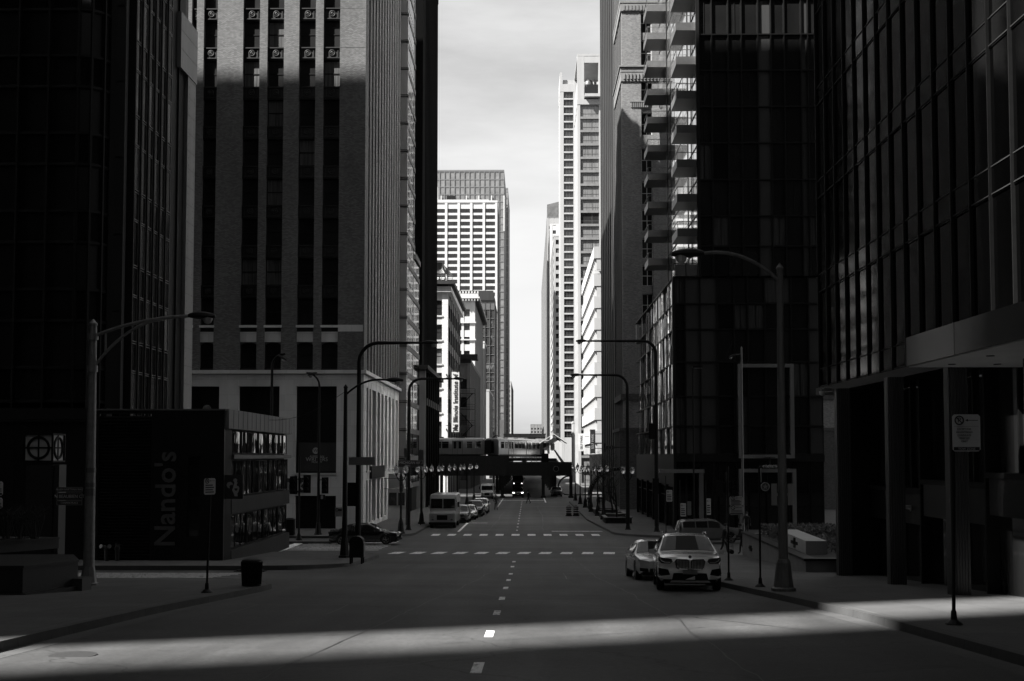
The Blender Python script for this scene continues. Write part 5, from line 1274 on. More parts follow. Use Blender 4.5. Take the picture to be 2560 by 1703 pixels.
for k, (u, lab) in enumerate(((271, 'two mouthed fire pipe in front of the louvred wall, left one'), (298, 'slim fire pipe in front of the louvred wall, right one'))):
    b = at(UX(u, 55.4), 55.4); t = thing('standpipe', lab, 'standpipe', b, group='standpipes by the restaurant wall')
    mb = MB(); mb.tube([(0, 0, 0), (0, 0, .55)], .11, 12); mb.lathe([(.14, .5), (.15, .6), (.1, .72 if k else .66)], 12); obj(mb, 'riser', M['carved'], t, smooth=True)
    if k == 0:
        for s in (-1, 1): mb = MB(); mb.tube([(0, 0, .6), (s * .16, -.14, .68), (s * .2, -.22, .7)], [.09, .09, .1], 12); obj(mb, 'inlet', M['greymet'], t, smooth=True)
    else: mb = MB(); mb.tube([(-.14, 0, .78), (.14, 0, .78)], .02, 6); mb.tube([(0, 0, .7), (0, 0, .8)], .03, 6); obj(mb, 'valve_wheel', M['carved'], t)
t = thing('security_camera', 'small dome security camera on the corner of the column arcade', 'camera', P(2066, 980, 44.2))
mb = MB(); mb.box(-.12, .22, -.05, .1, .03, .14); mb.box(-.2, -.1, -.04, .04, -.02, .1); obj(mb, 'bracket', M['greymet'], t)
mb = MB(); mb.lathe([(.02, -.14), (.09, -.1), (.11, -.02), (.11, .02)], 14, (-.16, 0, 0)); obj(mb, 'dome', M['signwhite'], t, smooth=60)

# --- left planter and sign pylon
b = Vector((-15, 34, zg(34))); t = thing('granite_planter', 'two tiered dark granite planter in the lower left corner', 'planter', b)
def loc(mb, o):
    for v in mb.v: v -= o
    return mb
zt0 = VZ(1420, 31.8); zt1 = VZ(1357, 36)
p1_ = [(-26, 31.5), (-13.5, 31.5), (-12.75, 33.4), (-13.6, 35.2), (-26, 35.2)]; p2_ = [(-26, 34.9), (-16.3, 34.9), (-14.9, 37.4), (-26, 37.4)]
mb = MB(); mb.prism(p1_, zg(36) - .2, zt0); mb.prism([(x + .12 * (x > -20), y - .08) for x, y in p1_], zg(36) - .2, zg(33) + SW + .12); mb.box(-12.95, -12.55, 33.2, 33.9, zg(35), zt0 - .45); obj(mb, 'low_wall', M['granite'], t, True)
mb = MB(); mb.prism([(x + .04 * (x > -20), y - .04) for x, y in p1_], zt0 + .002, zt0 + .07); obj(mb, 'coping', M['granite'], t, True)
mb = MB(); mb.prism(p2_, zt0 + .072, zt1); mb.prism([(x + .04 * (x > -20), y - .04) for x, y in p2_], zt1 + .002, zt1 + .07); obj(mb, 'high_wall', M['granite'], t, True)
mb = MB(); mb.prism([(-25.8, 35.2), (-16.6, 35.2), (-15.5, 37.1), (-25.8, 37.1)], zt1 + .072, zt1 + .1); obj(mb, 'soil', M['bark'], t, True)
def shrub(label, pos, h, spread, seed, n=16):
    rnd = random.Random(seed); mb = MB()
    for k in range(n):
        a = rnd.uniform(0, 6.28); r = rnd.uniform(.1, 1) * spread
        p0 = Vector((math.cos(a) * r * .3, math.sin(a) * r * .3, 0)); p1 = Vector((math.cos(a) * r, math.sin(a) * r, h * rnd.uniform(.7, 1)))
        mid = (p0 + p1) / 2 + Vector((rnd.uniform(-.08, .08), rnd.uniform(-.08, .08), .1)); mb.tube([p0, mid, p1], [.016, .011, .005], 4)
        for j in range(5):
            q = mid.lerp(p1, rnd.random()); d = Vector((rnd.uniform(-1, 1), rnd.uniform(-1, 1), rnd.uniform(.3, 1))).normalized() * h * .25; mb.tube([q, q + d], [.007, .003], 3)
            for w in range(2): e = q + d * rnd.random(); mb.tube([e, e + Vector((rnd.uniform(-1, 1), rnd.uniform(-1, 1), .6)) * h * .1], [.004, .002], 3)
    t = thing('bare_shrub', label, 'shrub', pos, group='bare shrubs in the left planter'); obj(mb, 'branch', M['bark'], t); return t
for k, (u, lab) in enumerate(((18, 'bare twiggy shrub at the left edge of the granite planter'), (52, 'bare twiggy shrub in the middle of the granite planter'), (92, 'bare twiggy shrub nearest the sign pylon'))):
    shrub(lab, Vector((UX(u, 36.3), 36.3, zt1 + .08)), VZ(1272, 36.3) - zt1 - .08, .5, 3 + k)
Yp = 40.2; px0, px1 = UX(66, Yp), UX(132, Yp); b = Vector(((px0 + px1) / 2, Yp + .5, zg(Yp) + SW)); t = thing('sign_pylon', 'stone pylon topped by a glazed cube with crossed ring emblems', 'sign', b)
mb = MB(); mb.box(px0, px1, Yp, Yp + .95, b.z, VZ(1162, Yp)); mb.box(px1 + .03, px1 + .2, Yp + .08, Yp + .7, b.z, VZ(1162, Yp)); obj(mb, 'pillar', M['granite'], t, True)
c0, c1 = UX(59, Yp), UX(134, Yp); z0, z1 = VZ(1156, Yp), VZ(1083, Yp); mb = MB(); D_ = c1 - c0
mb.box(c0 + .06, c1 - .06, Yp + .0, Yp + D_ - .06, z0 + .06, z1 - .06); obj(mb, 'light_panel', M['signwhite'], t, True)
mb = MB(); f_ = .06; e_ = Yp - .06
for a in (c0, c1 - f_): mb.box(a, a + f_, e_, e_ + f_, z0, z1); mb.box(a, a + f_, Yp + D_ - f_, Yp + D_, z0, z1)
for z in (z0, z1 - f_):
    for y in (e_, Yp + D_ - f_): mb.box(c0 + f_, c1 - f_, y, y + f_, z, z + f_)
    for a in (c0, c1 - f_): mb.box(a, a + f_, e_ + f_, Yp + D_ - f_, z, z + f_)
obj(mb, 'frame', M['dark'], t, True)
mb = MB(); cx, cz = (c0 + c1) / 2, (z0 + z1) / 2; rr = (z1 - z0) * .36
mb.ring((cx, Yp - .02, cz), (0, 1, 0), rr, .045, 36); mb.box(cx - .025, cx + .025, Yp - .03, Yp - .003, z0 + .06, z1 - .06); mb.box(c0 + .06, cx - .026, Yp - .03, Yp - .003, cz - .025, cz + .025); mb.box(cx + .026, c1 - .06, Yp - .03, Yp - .003, cz - .025, cz + .025)
cy = Yp + D_ / 2 - .03; xx = c1 - .06
mb.ring((xx + .02, cy, cz), (1, 0, 0), rr, .045, 36); mb.box(xx + .003, xx + .03, cy - .025, cy + .025, z0 + .06, z1 - .06); mb.box(xx + .003, xx + .03, Yp, cy - .026, cz - .025, cz + .025); mb.box(xx + .003, xx + .03, cy + .026, Yp + D_ - .1, cz - .025, cz + .025)
obj(mb, 'emblem', M['dark'], t, True)

# --- right planter with stone blocks and hedge
b = Vector((11.5, 55, zg(55) + SW)); t = thing('concrete_planter', 'long sloping street concrete planter wall behind the big right lamp', 'planter', b)
zt0 = -4.08; mb = MB(); ya, yb = 46.7, 63.5
mb.hexa([(10.85, ya, zg(ya) - .1), (11.2, ya, zg(ya) - .1), (11.75, yb, zg(yb) - .1), (11.4, yb, zg(yb) - .1), (10.85, ya, zt0), (11.2, ya, zt0), (11.75, yb, zt0), (11.4, yb, zt0)])
mb.box(11.2, 14.5, ya, ya + .35, zg(ya) - .1, zt0); mb.box(11.75, 18, yb - .35, yb, zg(yb) - .1, zt0); obj(mb, 'wall', M['conc'], t, True)
mb = MB(); mb.hexa([(10.78, ya - .06, zt0 + .002), (11.27, ya - .06, zt0 + .002), (11.82, yb + .06, zt0 + .002), (11.33, yb + .06, zt0 + .002), (10.78, ya - .06, zt0 + .09), (11.27, ya - .06, zt0 + .09), (11.82, yb + .06, zt0 + .09), (11.33, yb + .06, zt0 + .09)])
mb.box(11.28, 14.5, ya - .06, ya + .4, zt0 + .002, zt0 + .09); obj(mb, 'coping', M['black'], t, True)
mb = MB(); mb.hexa([(11.21, ya + .36, zg(yb)), (17, ya + .36, zg(yb)), (17, yb - .36, zg(yb)), (11.76, yb - .36, zg(yb)), (11.21, ya + .36, zt0 - .05), (17, ya + .36, zt0 - .05), (17, yb - .36, zt0 - .05), (11.76, yb - .36, zt0 - .05)]); obj(mb, 'soil', M['bark'], t, True)
mb = MB(); zc = VZ(1372, 60); mb.box(11.25, 11.3, 60.3, 60.75, zc - .14, zc + .14); mb.box(11.25, 11.3, 60.1, 60.95, zc - .05, zc + .05); obj(mb, 'emblem', M['black'], t, True)
b = Vector((12.2, 52, zt0)); t = thing('stone_block', 'pale stone bench block with a carved cross on the right planter', 'stone block', b)
xa, xb, ya, yb = 11.75, 12.65, 50.5, 57.5; mb = MB(); zt2 = VZ(1352, 50.5)
mb.hexa([(xa, ya, zt0 - .06), (xb, ya, zt0 - .06), (xb + .3, yb, zt0 - .06), (xa + .3, yb, zt0 - .06), (xa, ya, zt2), (xb, ya, zt2), (xb + .3, yb, zt2 + .06), (xa + .3, yb, zt2 + .06)]); obj(mb, 'block', M['offwhite'], t, True)
mb = MB(); zc = (zt0 + zt2) / 2; mb.box(xa + .06, xa + .12, 52.9, 53.2, zc - .22, zc + .22); mb.box(xa + .06, xa + .12, 52.4, 53.7, zc - .07, zc + .07); mb.box(xa + .24, xa + .28, 56.5, 56.8, zc - .2, zc + .22); mb.box(xa + .24, xa + .28, 56.2, 57.1, zc - .07, zc + .07); obj(mb, 'carved_cross', M['black'], t, True)
rnd = random.Random(5)
def hedge(label, x0, x1, y0, y1, z, h, n):
    mb = MB()
    for k in range(n):
        c = Vector((rnd.uniform(x0, x1), rnd.uniform(y0, y1), z + h * rnd.random() ** .7)); a = Vector((rnd.uniform(-1, 1), rnd.uniform(-1, 1), rnd.uniform(-1, 1))).normalized() * .09; bq = a.orthogonal().normalized() * .05
        mb.face([c - a, c + bq, c + a, c - bq])
    return tag(obj(mb, 'hedge', M['leaf']), label, 'hedge')
hedge('low dark hedge inside the long concrete planter', 12.2, 16, 57.6, 63, zt0 - .05, .62, 4500)
hedge('thin hedge strip along the planter beside the stone block', 13.1, 14.2, 47.3, 57, zt0 - .05, .45, 1500)

# --- bare street trees in stone tree boxes, right pavement
def bare_tree(seed, H):
    rnd = random.Random(seed); mb = MB(); tr = MB()
    def grow(mbx, p, d, ln, r, lev):
        pts = [p]; q = p; dd = d
        for k in range(3):
            dd = (dd + Vector((rnd.uniform(-.22, .22), rnd.uniform(-.22, .22), rnd.uniform(-.05, .16)))).normalized(); q = q + dd * ln / 3; pts.append(q)
        mbx.tube(pts, [r, r * .85, r * .72, r * .6], 6 if lev < 2 else 3, cap=False)
        if lev >= 5: return
        for k in range(3 if lev < 3 else 2 + (rnd.random() < .5)):
            i = rnd.choice((1, 2, 3, 3)); nd = (dd + Vector((rnd.uniform(-1, 1), rnd.uniform(-1, 1), rnd.uniform(-.1, .7)))).normalized()
            grow(mb, pts[i], nd, ln * rnd.uniform(.6, .8), r * .55, lev + 1)
    grow(tr, Vector((0, 0, 0)), Vector((0, 0, 1)), H * .38, H * .014, 0)
    return tr, mb
for k, (x, y, H, lab) in enumerate(((8.2, 110.5, 7.2, 'nearest bare street tree in the right corner planter'), (8.4, 119, 7.8, 'bare street tree in the second stone tree box'), (8.3, 129, 7.5, 'bare street tree farthest along the right pavement'))):
    t = thing('bare_tree', lab, 'tree', at(x, y), group='bare trees on the right pavement'); a_, b_ = bare_tree(11 + k, H); obj(a_, 'trunk', M['bark'], t, smooth=60); obj(b_, 'crown', M['bark'], t)
    t = thing('tree_box', 'low stepped stone box round the %s tree trunk' % ('nearest', 'middle', 'farthest')[k], 'planter', at(x, y), group='stone tree boxes')
    mb = MB(); mb.box(-1.2, 1.2, -2.2, -1.98, 0, .5); mb.box(-1.2, 1.2, 1.98, 2.2, 0, .5); mb.box(-1.2, -.98, -1.979, 1.979, 0, .5); mb.box(.98, 1.2, -1.979, 1.979, 0, .5); obj(mb, 'kerb_wall', M['dkgrey'], t)
    mb = MB(); mb.box(-1.3, 1.3, -2.3, -1.95, .5, .58); mb.box(-1.3, -.95, -1.949, 2.2, .5, .58); mb.box(.95, 1.3, -1.949, 2.2, .5, .58); obj(mb, 'coping', M['conc'], t)
    mb = MB(); mb.box(-.979, .979, -1.978, 1.978, .02, .42); obj(mb, 'soil', M['bark'], t)
# ------------------------------------------------------------------ vehicles (front faces -Y)
def lerp(a, b, t): return a + (b - a) * t
def prof(keys, y):
    for (a, za), (b, zb_) in zip(keys, keys[1:]):
        if y <= b: 
            t = (y - a) / (b - a) if b > a else 0; t = max(0, min(1, t)); return lerp(za, zb_, t)
    return keys[-1][1]
class Car:
    def __init__(s, name, label, cat, L, W, H, top, belt, wheels, wr, glassr, mat, zb=.22, roofw=.74, group=None, nose=.1):
        s.t = thing(name, label, cat, group=group); s.L, s.W, s.H = L, W, H; s.top, s.belt = top, belt; s.zb = zb; s.roofw = roofw; s.nose = nose
        h = L / 2; s.wh = wheels; s.wr = wr
        ys = sorted(set([round(-h + L * k / 44, 3) for k in range(45)] + [round(k[0], 3) for k in top] + [round(w + d * wr * 1.16, 3) for w in wheels for d in (-1, -.95, -.8, -.5, 0, .5, .8, .95, 1)]))
        ys = [y for y in ys if -h <= y <= h]; s.rings = [s.ring(y) for y in ys]; s.ys = ys
        mb = MB(); n = len(s.rings[0]); i0 = 0
        for r in s.rings: mb.v += r
        for k in range(len(ys) - 1):
            for j in range(n - 1):
                m = 1 if j in (0, n - 2) else 0
                mb.f.append((k * n + j, k * n + j + 1, (k + 1) * n + j + 1, (k + 1) * n + j)); mb.m.append(m)
        mb.f.append(tuple(range(n))); mb.f.append(tuple(reversed(range((len(ys) - 1) * n, len(ys) * n)))); mb.m += [0, 0]
        s.body = obj(mb, 'body', [M[mat], M['black']], s.t, smooth=28)
        mb = MB(); mb.box(-W * .38, W * .38, -h * .9, h * .9, zb - .02, zb + .3); obj(mb, 'underside', M['black'], s.t)
        s.glass(glassr)
        for wy in wheels:
            for sd in (-1, 1): s.wheel(sd * (W / 2 - .13), wy, sd)
    def halfw(s, y):
        q = abs(y) / (s.L / 2); return s.W / 2 * (1 - s.nose * q ** 6)
    def sec(s, y):
        w = s.halfw(y); be = prof(s.belt, y); tp = max(prof(s.top, y), be + .01); Hc = s.H - be
        t = max(0, min(1, (tp - be) / Hc)); xr = w * (.97 - (.97 - s.roofw) * t); return w, be, tp, t, xr
    def ring(s, y):
        w, be, tp, t, xr = s.sec(y); q = abs(y) / (s.L / 2); zb = s.zb + .12 * q ** 8
        zc = zb + .14; arch = 0
        for wy in s.wh:
            R_ = s.wr * 1.16
            if abs(y - wy) <= R_ + 1e-4: arch = s.wr + math.sqrt(max(0, R_ * R_ - (y - wy) ** 2))
        zl = max(zb, arch); zc = max(zc, arch + .02)
        zd = max(lerp(zc, be, .55), zc + .01); be2 = max(be, zd + .01)
        bow = lambda x: (.04 + .26 * (abs(x) / (s.W / 2)) ** 3) * max(0, (q - .55) / .45) ** 2 * (1 if y < 0 else -.7)
        half = [(w * .88, zl), (w * .985, zc), (w, zd), (w * .975, be2), (xr, max(tp - .05 * t - .02, be2 + .003)), (xr * .82, tp), (xr * .4, tp + .02), ]
        pts = [Vector((-x, y + bow(x), z)) for x, z in half]; pts2 = [Vector((x, y + bow(x), z)) for x, z in reversed(half)]
        return [Vector((0, y, zl))] + pts + pts2 + [Vector((0, y, zl))]
    def glass(s, g):
        for name, y0, y1 in g.get('top', ()):                     # windscreen and rear glass
            ys = [lerp(y0, y1, k / 6) for k in range(7)]; mb = MB(); R_ = []
            for y in ys:
                w, be, tp, t, xr = s.sec(y); up = Vector((0, 0, 1)); dy = (prof(s.top, y + .02) - prof(s.top, y - .02)) / .04
                nrm = Vector((0, -dy, 1)).normalized() * .012; R_.append([Vector((x, y, z)) + nrm for x, z in ((-xr * .93, tp - .03 * t), (-xr * .8, tp), (-xr * .4, tp + .02), (xr * .4, tp + .02), (xr * .8, tp), (xr * .93, tp - .03 * t))])
            for a, b in zip(R_, R_[1:]):
                for j in range(5): mb.face([a[j], a[j + 1], b[j + 1], b[j]])
            obj(mb, name, M['carglass'], s.t, smooth=60)
        for y0, y1 in g.get('side', ()):
            for sd in (-1, 1):
                mb = MB(); R_ = []
                for k in range(9):
                    y = lerp(y0, y1, k / 8); w, be, tp, t, xr = s.sec(y); a = Vector((sd * w * .975, y, be)); b = Vector((sd * xr, y, tp - .05 * t - .02))
                    o = Vector((sd * .012, 0, .004)); R_.append((a.lerp(b, .07) + o, a.lerp(b, .9) + o))
                for a, b in zip(R_, R_[1:]): mb.face([a[0], b[0], b[1], a[1]] if sd > 0 else [a[0], a[1], b[1], b[0]])
                obj(mb, 'side_window', M['carglass'], s.t)
    def wheel(s, x, y, sd):
        r = s.wr; mb = MB(); w = .11
        i0 = len(mb.v); P_ = [(r * .66, -w), (r * .95, -w), (r, -w * .7), (r, w * .7), (r * .95, w), (r * .66, w)]; n = 24
        for rr, xx in P_:
            for j in range(n): a = 2 * math.pi * j / n; mb.v.append(Vector((x + xx, y + rr * math.cos(a), r + rr * math.sin(a))))
        for k in range(5):
            for j in range(n): mb.f.append((i0 + k * n + j, i0 + (k + 1) * n + j, i0 + (k + 1) * n + (j + 1) % n, i0 + k * n + (j + 1) % n)); mb.m.append(0)
        wo = obj(mb, 'wheel', M['tyre'], s.t, smooth=40)
        mb = MB(); xo = x + sd * w * .72; mb.disc((x + sd * w * .35, y, r), (1, 0, 0), r * .66, .02, 20, 1); mb.ring((xo, y, r), (1, 0, 0), r * .63, .02, 24)
        mb.disc((xo, y, r), (1, 0, 0), r * .14, .03, 12)
        for k in range(5):
            a = 2 * math.pi * k / 5 + .3
            for da in (-.14, .14): mb.tube([(xo, y + r * .1 * math.cos(a), r + r * .1 * math.sin(a)), (xo, y + r * .62 * math.cos(a + da), r + r * .62 * math.sin(a + da))], .018, 5)
        obj(mb, 'rim', [M['rim'], M['black']], wo)
    def slab(s, name, mat, pts, y, t=.03, parent=None, mirror=False):      # a shaped plate on the nose: pts in x, z
        for sg in ((1, -1) if mirror else (1,)):
            mb = MB(); q = [(x * sg, z) for x, z in pts]; n = len(q)
            f = lambda x: y + s.curve(x)
            mb.v += [Vector((x, f(x), z)) for x, z in q] + [Vector((x, f(x) - t, z)) for x, z in q]
            mb.f.append(tuple(range(n))); mb.f.append(tuple(reversed(range(n, 2 * n)))); mb.m += [0, 0]
            for k in range(n): mb.f.append((k, (k + 1) % n, n + (k + 1) % n, n + k)); mb.m.append(0)
            o = obj(mb, name, M[mat], parent or s.t)
        return o
    def curve(s, x): return .04 + .26 * (abs(x) / (s.W / 2)) ** 3
    def mirrors(s, y, mat, z=None):
        w, be, tp, t, xr = s.sec(y)
        for sd in (-1, 1):
            mb = MB(); x = sd * (w + .1); zz = (z or be) + .07
            mb.hexa([(x - .09, y - .07, zz - .07), (x + .1, y - .05, zz - .05), (x + .1, y + .06, zz - .05), (x - .09, y + .06, zz - .07), (x - .09, y - .06, zz + .07), (x + .09, y - .04, zz + .08), (x + .09, y + .06, zz + .08), (x - .09, y + .06, zz + .07)])
            mb.box(min(sd * (w - .06), x), max(sd * (w - .06), x), y - .02, y + .03, zz - .07, zz - .03); obj(mb, 'door_mirror', M[mat], s.t)
    def place(s, pos, rz=0): s.t.location = pos; s.t.rotation_euler = (pitch_at(pos.y), 0, rz); return s.t
def pitch_at(y): return math.atan2(zg(y + 1) - zg(y - 1), 2)

# large silver crossover, front view
c = Car('crossover_car', 'silver crossover with a twin slatted grille parked nearest on the right kerb', 'car', 4.9, 2.0, 1.74,
        [(-2.45, .88), (-2.36, 1.02), (-2.0, 1.1), (-1.15, 1.17), (-.35, 1.66), (.1, 1.735), (1.5, 1.71), (2.1, 1.62), (2.4, 1.15), (2.45, .9)],
        [(-2.45, .86), (-1.2, 1.08), (2.0, 1.16), (2.45, .9)], (-1.5, 1.48), .37, dict(top=(('windscreen', -1.1, -.38),), side=((-.62, .25), (.33, 1.2), (1.28, 1.85))), 'silver', zb=.24, roofw=.7)
yf = -2.45

w = .52
for sg in (1, -1):
    pts = [(x * sg, z) for x, z in ((.025, .92), (.09, .97), (.4, .98), (.455, .91), (.41, .72), (.35, .67), (.08, .67), (.025, .72))]
    g = c.slab('grille', 'black', pts, yf - .03, .05)
    mb = MB()
    for k in range(8):
        x = sg * (.075 + k * .044); mb.box(x - .006, x + .006, yf - .09 + c.curve(x), yf - .075 + c.curve(x), .69, .965)
    obj(mb, 'grille_slats', M['chrome'], g)
    mb = MB(); q = [Vector((x, yf - .085 + c.curve(x), z)) for x, z in pts]; mb.tube(q + [q[0]], .014, 6); obj(mb, 'grille_frame', M['chrome'], g)
    h = c.slab('headlight', 'headdark', [(x * sg, z) for x, z in ((.52, .9), (.56, .98), (.93, 1.03), (.95, .93), (.86, .84), (.6, .83))], yf - .02, .05)
    mb = MB(); mb.tube([(sg * x, yf - .075 + c.curve(x), z) for x, z in ((.6, .87), (.75, .87), (.86, .92), (.9, .99))], .012, 6); obj(mb, 'light_strip', M['headlamp'], h)
    c.slab('air_intake', 'black', [(x * sg, z) for x, z in ((.6, .5), (.66, .66), (.94, .7), (.96, .52), (.86, .46))], yf - .02, .03)
    c.slab('bumper_trim', 'silver', [(x * sg, z) for x, z in ((.55, .36), (.9, .4), (.96, .46), (.6, .43))], yf - .03, .05)
c.slab('lower_intake', 'black', [(-.55, .34), (.55, .34), (.5, .55), (-.5, .55)], yf - .02, .03)
c.slab('number_plate', 'signmid', [(-.22, .52), (.22, .52), (.22, .67), (-.22, .67)], yf - .06, .03)
c.slab('skid_plate', 'silver2', [(-.62, .27), (.62, .27), (.56, .33), (-.56, .33)], yf - .03, .04)
mb = MB(); mb.disc((0, yf - .02, 1.045), (0, -1, .6), .05, .02, 16); obj(mb, 'bonnet_badge', M['dark'], c.t)
c.mirrors(-.75, 'silver')
mb = MB()
for sg in (1, -1): mb.tube([(sg * .68, -.1, 1.72), (sg * .7, .2, 1.78), (sg * .7, 1.4, 1.77), (sg * .68, 1.7, 1.7)], .025, 6)
obj(mb, 'roof_rail', M['chrome'], c.t)
c.place(Vector((UX(1711, 38.6) + .0, 38.6, zg(38.6))), R(-4))

def sedan(label, mat, group=None, L=4.8, W=1.83, H=1.44, name='saloon_car'):
    h = L / 2
    c = Car(name, label, 'car', L, W, H,
            [(-h, .68), (-h + .12, .78), (-h + .6, .86), (-h + 1.25, .95), (-h + 2.05, 1.38), (-h + 2.5, H - .005), (-h + 3.0, H - .01), (-h + 3.5, H - .1), (-h + 4.15, 1.04), (h - .12, 1.0), (h, .8)],
            [(-h, .66), (-h + 1.2, .9), (h - .3, .98), (h, .78)], (-h + .92, h - 1.0), .33, dict(top=(('windscreen', -h + 1.3, -h + 2.02), ('rear_window', -h + 3.5, -h + 4.1)), side=((-h + 1.72, -h + 2.5), (-h + 2.58, -h + 3.4))), mat, zb=.2, roofw=.68, group=group, nose=.14)
    yf = -h
    for sg in (1, -1):
        c.slab('headlight', 'headlamp', [(x * sg, z) for x, z in ((.46, .62), (.5, .7), (.82, .76), (.84, .68), (.74, .6))], yf - .02, .04)
        c.slab('fog_light_recess', 'black', [(x * sg, z) for x, z in ((.5, .32), (.52, .44), (.8, .46), (.8, .34))], yf - .02, .03)
        c.slab('tail_light', 'carved', [(x * sg, z) for x, z in ((.45, .78), (.5, .92), (.82, .94), (.82, .8))], h - .16 - c.curve(.65) * 1.7, -.05)
    c.slab('grille', 'black', [(-.28, .56), (.28, .56), (.34, .71), (-.34, .71)], yf - .02, .04); c.slab('grille_frame', 'chrome', [(-.36, .725), (.36, .725), (.35, .745), (-.35, .745)], yf - .03, .04)
    c.slab('lower_intake', 'black', [(-.45, .28), (.45, .28), (.45, .44), (-.45, .44)], yf - .02, .03); c.slab('number_plate', 'signmid', [(-.2, .42), (.2, .42), (.2, .54), (-.2, .54)], yf - .05, .02)
    c.mirrors(-h + 1.72, mat); return c
def suv(label, mat, group=None, L=4.65, W=1.86, H=1.68, name='utility_car', lit=False):
    h = L / 2
    c = Car(name, label, 'car', L, W, H,
            [(-h, .82), (-h + .1, .96), (-h + .5, 1.02), (-h + 1.15, 1.1), (-h + 1.8, 1.58), (-h + 2.2, H - .01), (h - .6, H - .03), (h - .25, H - .12), (h - .04, 1.1), (h, .9)],
            [(-h, .8), (-h + 1.1, 1.02), (h - .3, 1.12), (h, .88)], (-h + .9, h - .95), .35, dict(top=(('windscreen', -h + 1.2, -h + 1.78),), side=((-h + 1.62, -h + 2.4), (-h + 2.48, -h + 3.25), (-h + 3.33, h - .45))), mat, zb=.24, roofw=.74, group=group)
    yf = -h
    for sg in (1, -1):
        c.slab('headlight', 'lit' if lit else 'headlamp', [(x * sg, z) for x, z in ((.52, .74), (.54, .86), (.86, .9), (.86, .76))], yf - .02, .04)
        c.slab('tail_light', 'carved', [(x * sg, z) for x, z in ((.7, .95), (.7, 1.25), (.86, 1.25), (.86, .95))], h - .2 - c.curve(.8) * 1.7, -.06)
    c.slab('grille', 'black', [(-.46, .66), (.46, .66), (.46, .86), (-.46, .86)], yf - .02, .04); c.slab('grille_bar', 'chrome', [(-.44, .75), (.44, .75), (.44, .78), (-.44, .78)], yf - .05, .03)
    c.slab('lower_intake', 'black', [(-.6, .34), (.6, .34), (.55, .52), (-.55, .52)], yf - .02, .03); c.slab('number_plate', 'signmid', [(-.2, .53), (.2, .53), (.2, .65), (-.2, .65)], yf - .05, .02)
    c.mirrors(-h + 1.62, mat); return c
s = sedan('silver saloon half hidden behind the twin grille crossover', 'silver2', name='saloon_car'); s.place(Vector((UX(1633, 45.2), 45.2, zg(45.2))), R(1.5))
s = sedan('black saloon crossing the avenue on the left, seen from its side', 'blackpaint', L=4.9); s.place(Vector((UX(915, 80), 80, zg(80))), R(88))
s = suv('dark grey utility car crossing the avenue on the right, seen from its side', 'greypaint', L=4.6); s.place(Vector((UX(1769, 82), 82, zg(82))), R(92))
G1 = 'cars parked along the left kerb'
for y, x, kind, mat, lab in ((113.5, -6.55, suv, 'greypaint', 'grey parked utility car directly behind the boxy van'), (120.2, -6.15, sedan, 'silver2', 'silver parked saloon second behind the boxy van'), (127, -5.75, suv, 'blackpaint', 'black parked utility car third behind the boxy van'), (134.5, -5.45, suv, 'silver', 'pale parked utility car farthest back in the left row')):
    s = kind(lab, mat, G1); s.place(Vector((x, y, zg(y))), R(-1))
s = suv('dark car with lit headlamps coming out from under the railway', 'blackpaint', lit=True); s.place(Vector((UX(1295, 192), 192, zg(192))))
s = suv('dark utility car parked under the right end of the railway bridge', 'greypaint', 'cars parked on the right under the railway'); s.place(Vector((UX(1391, 198), 198, zg(198))))
s = sedan('pale saloon parked behind the dark utility car under the railway', 'silver', 'cars parked on the right under the railway'); s.place(Vector((4.9, 206, zg(206))))
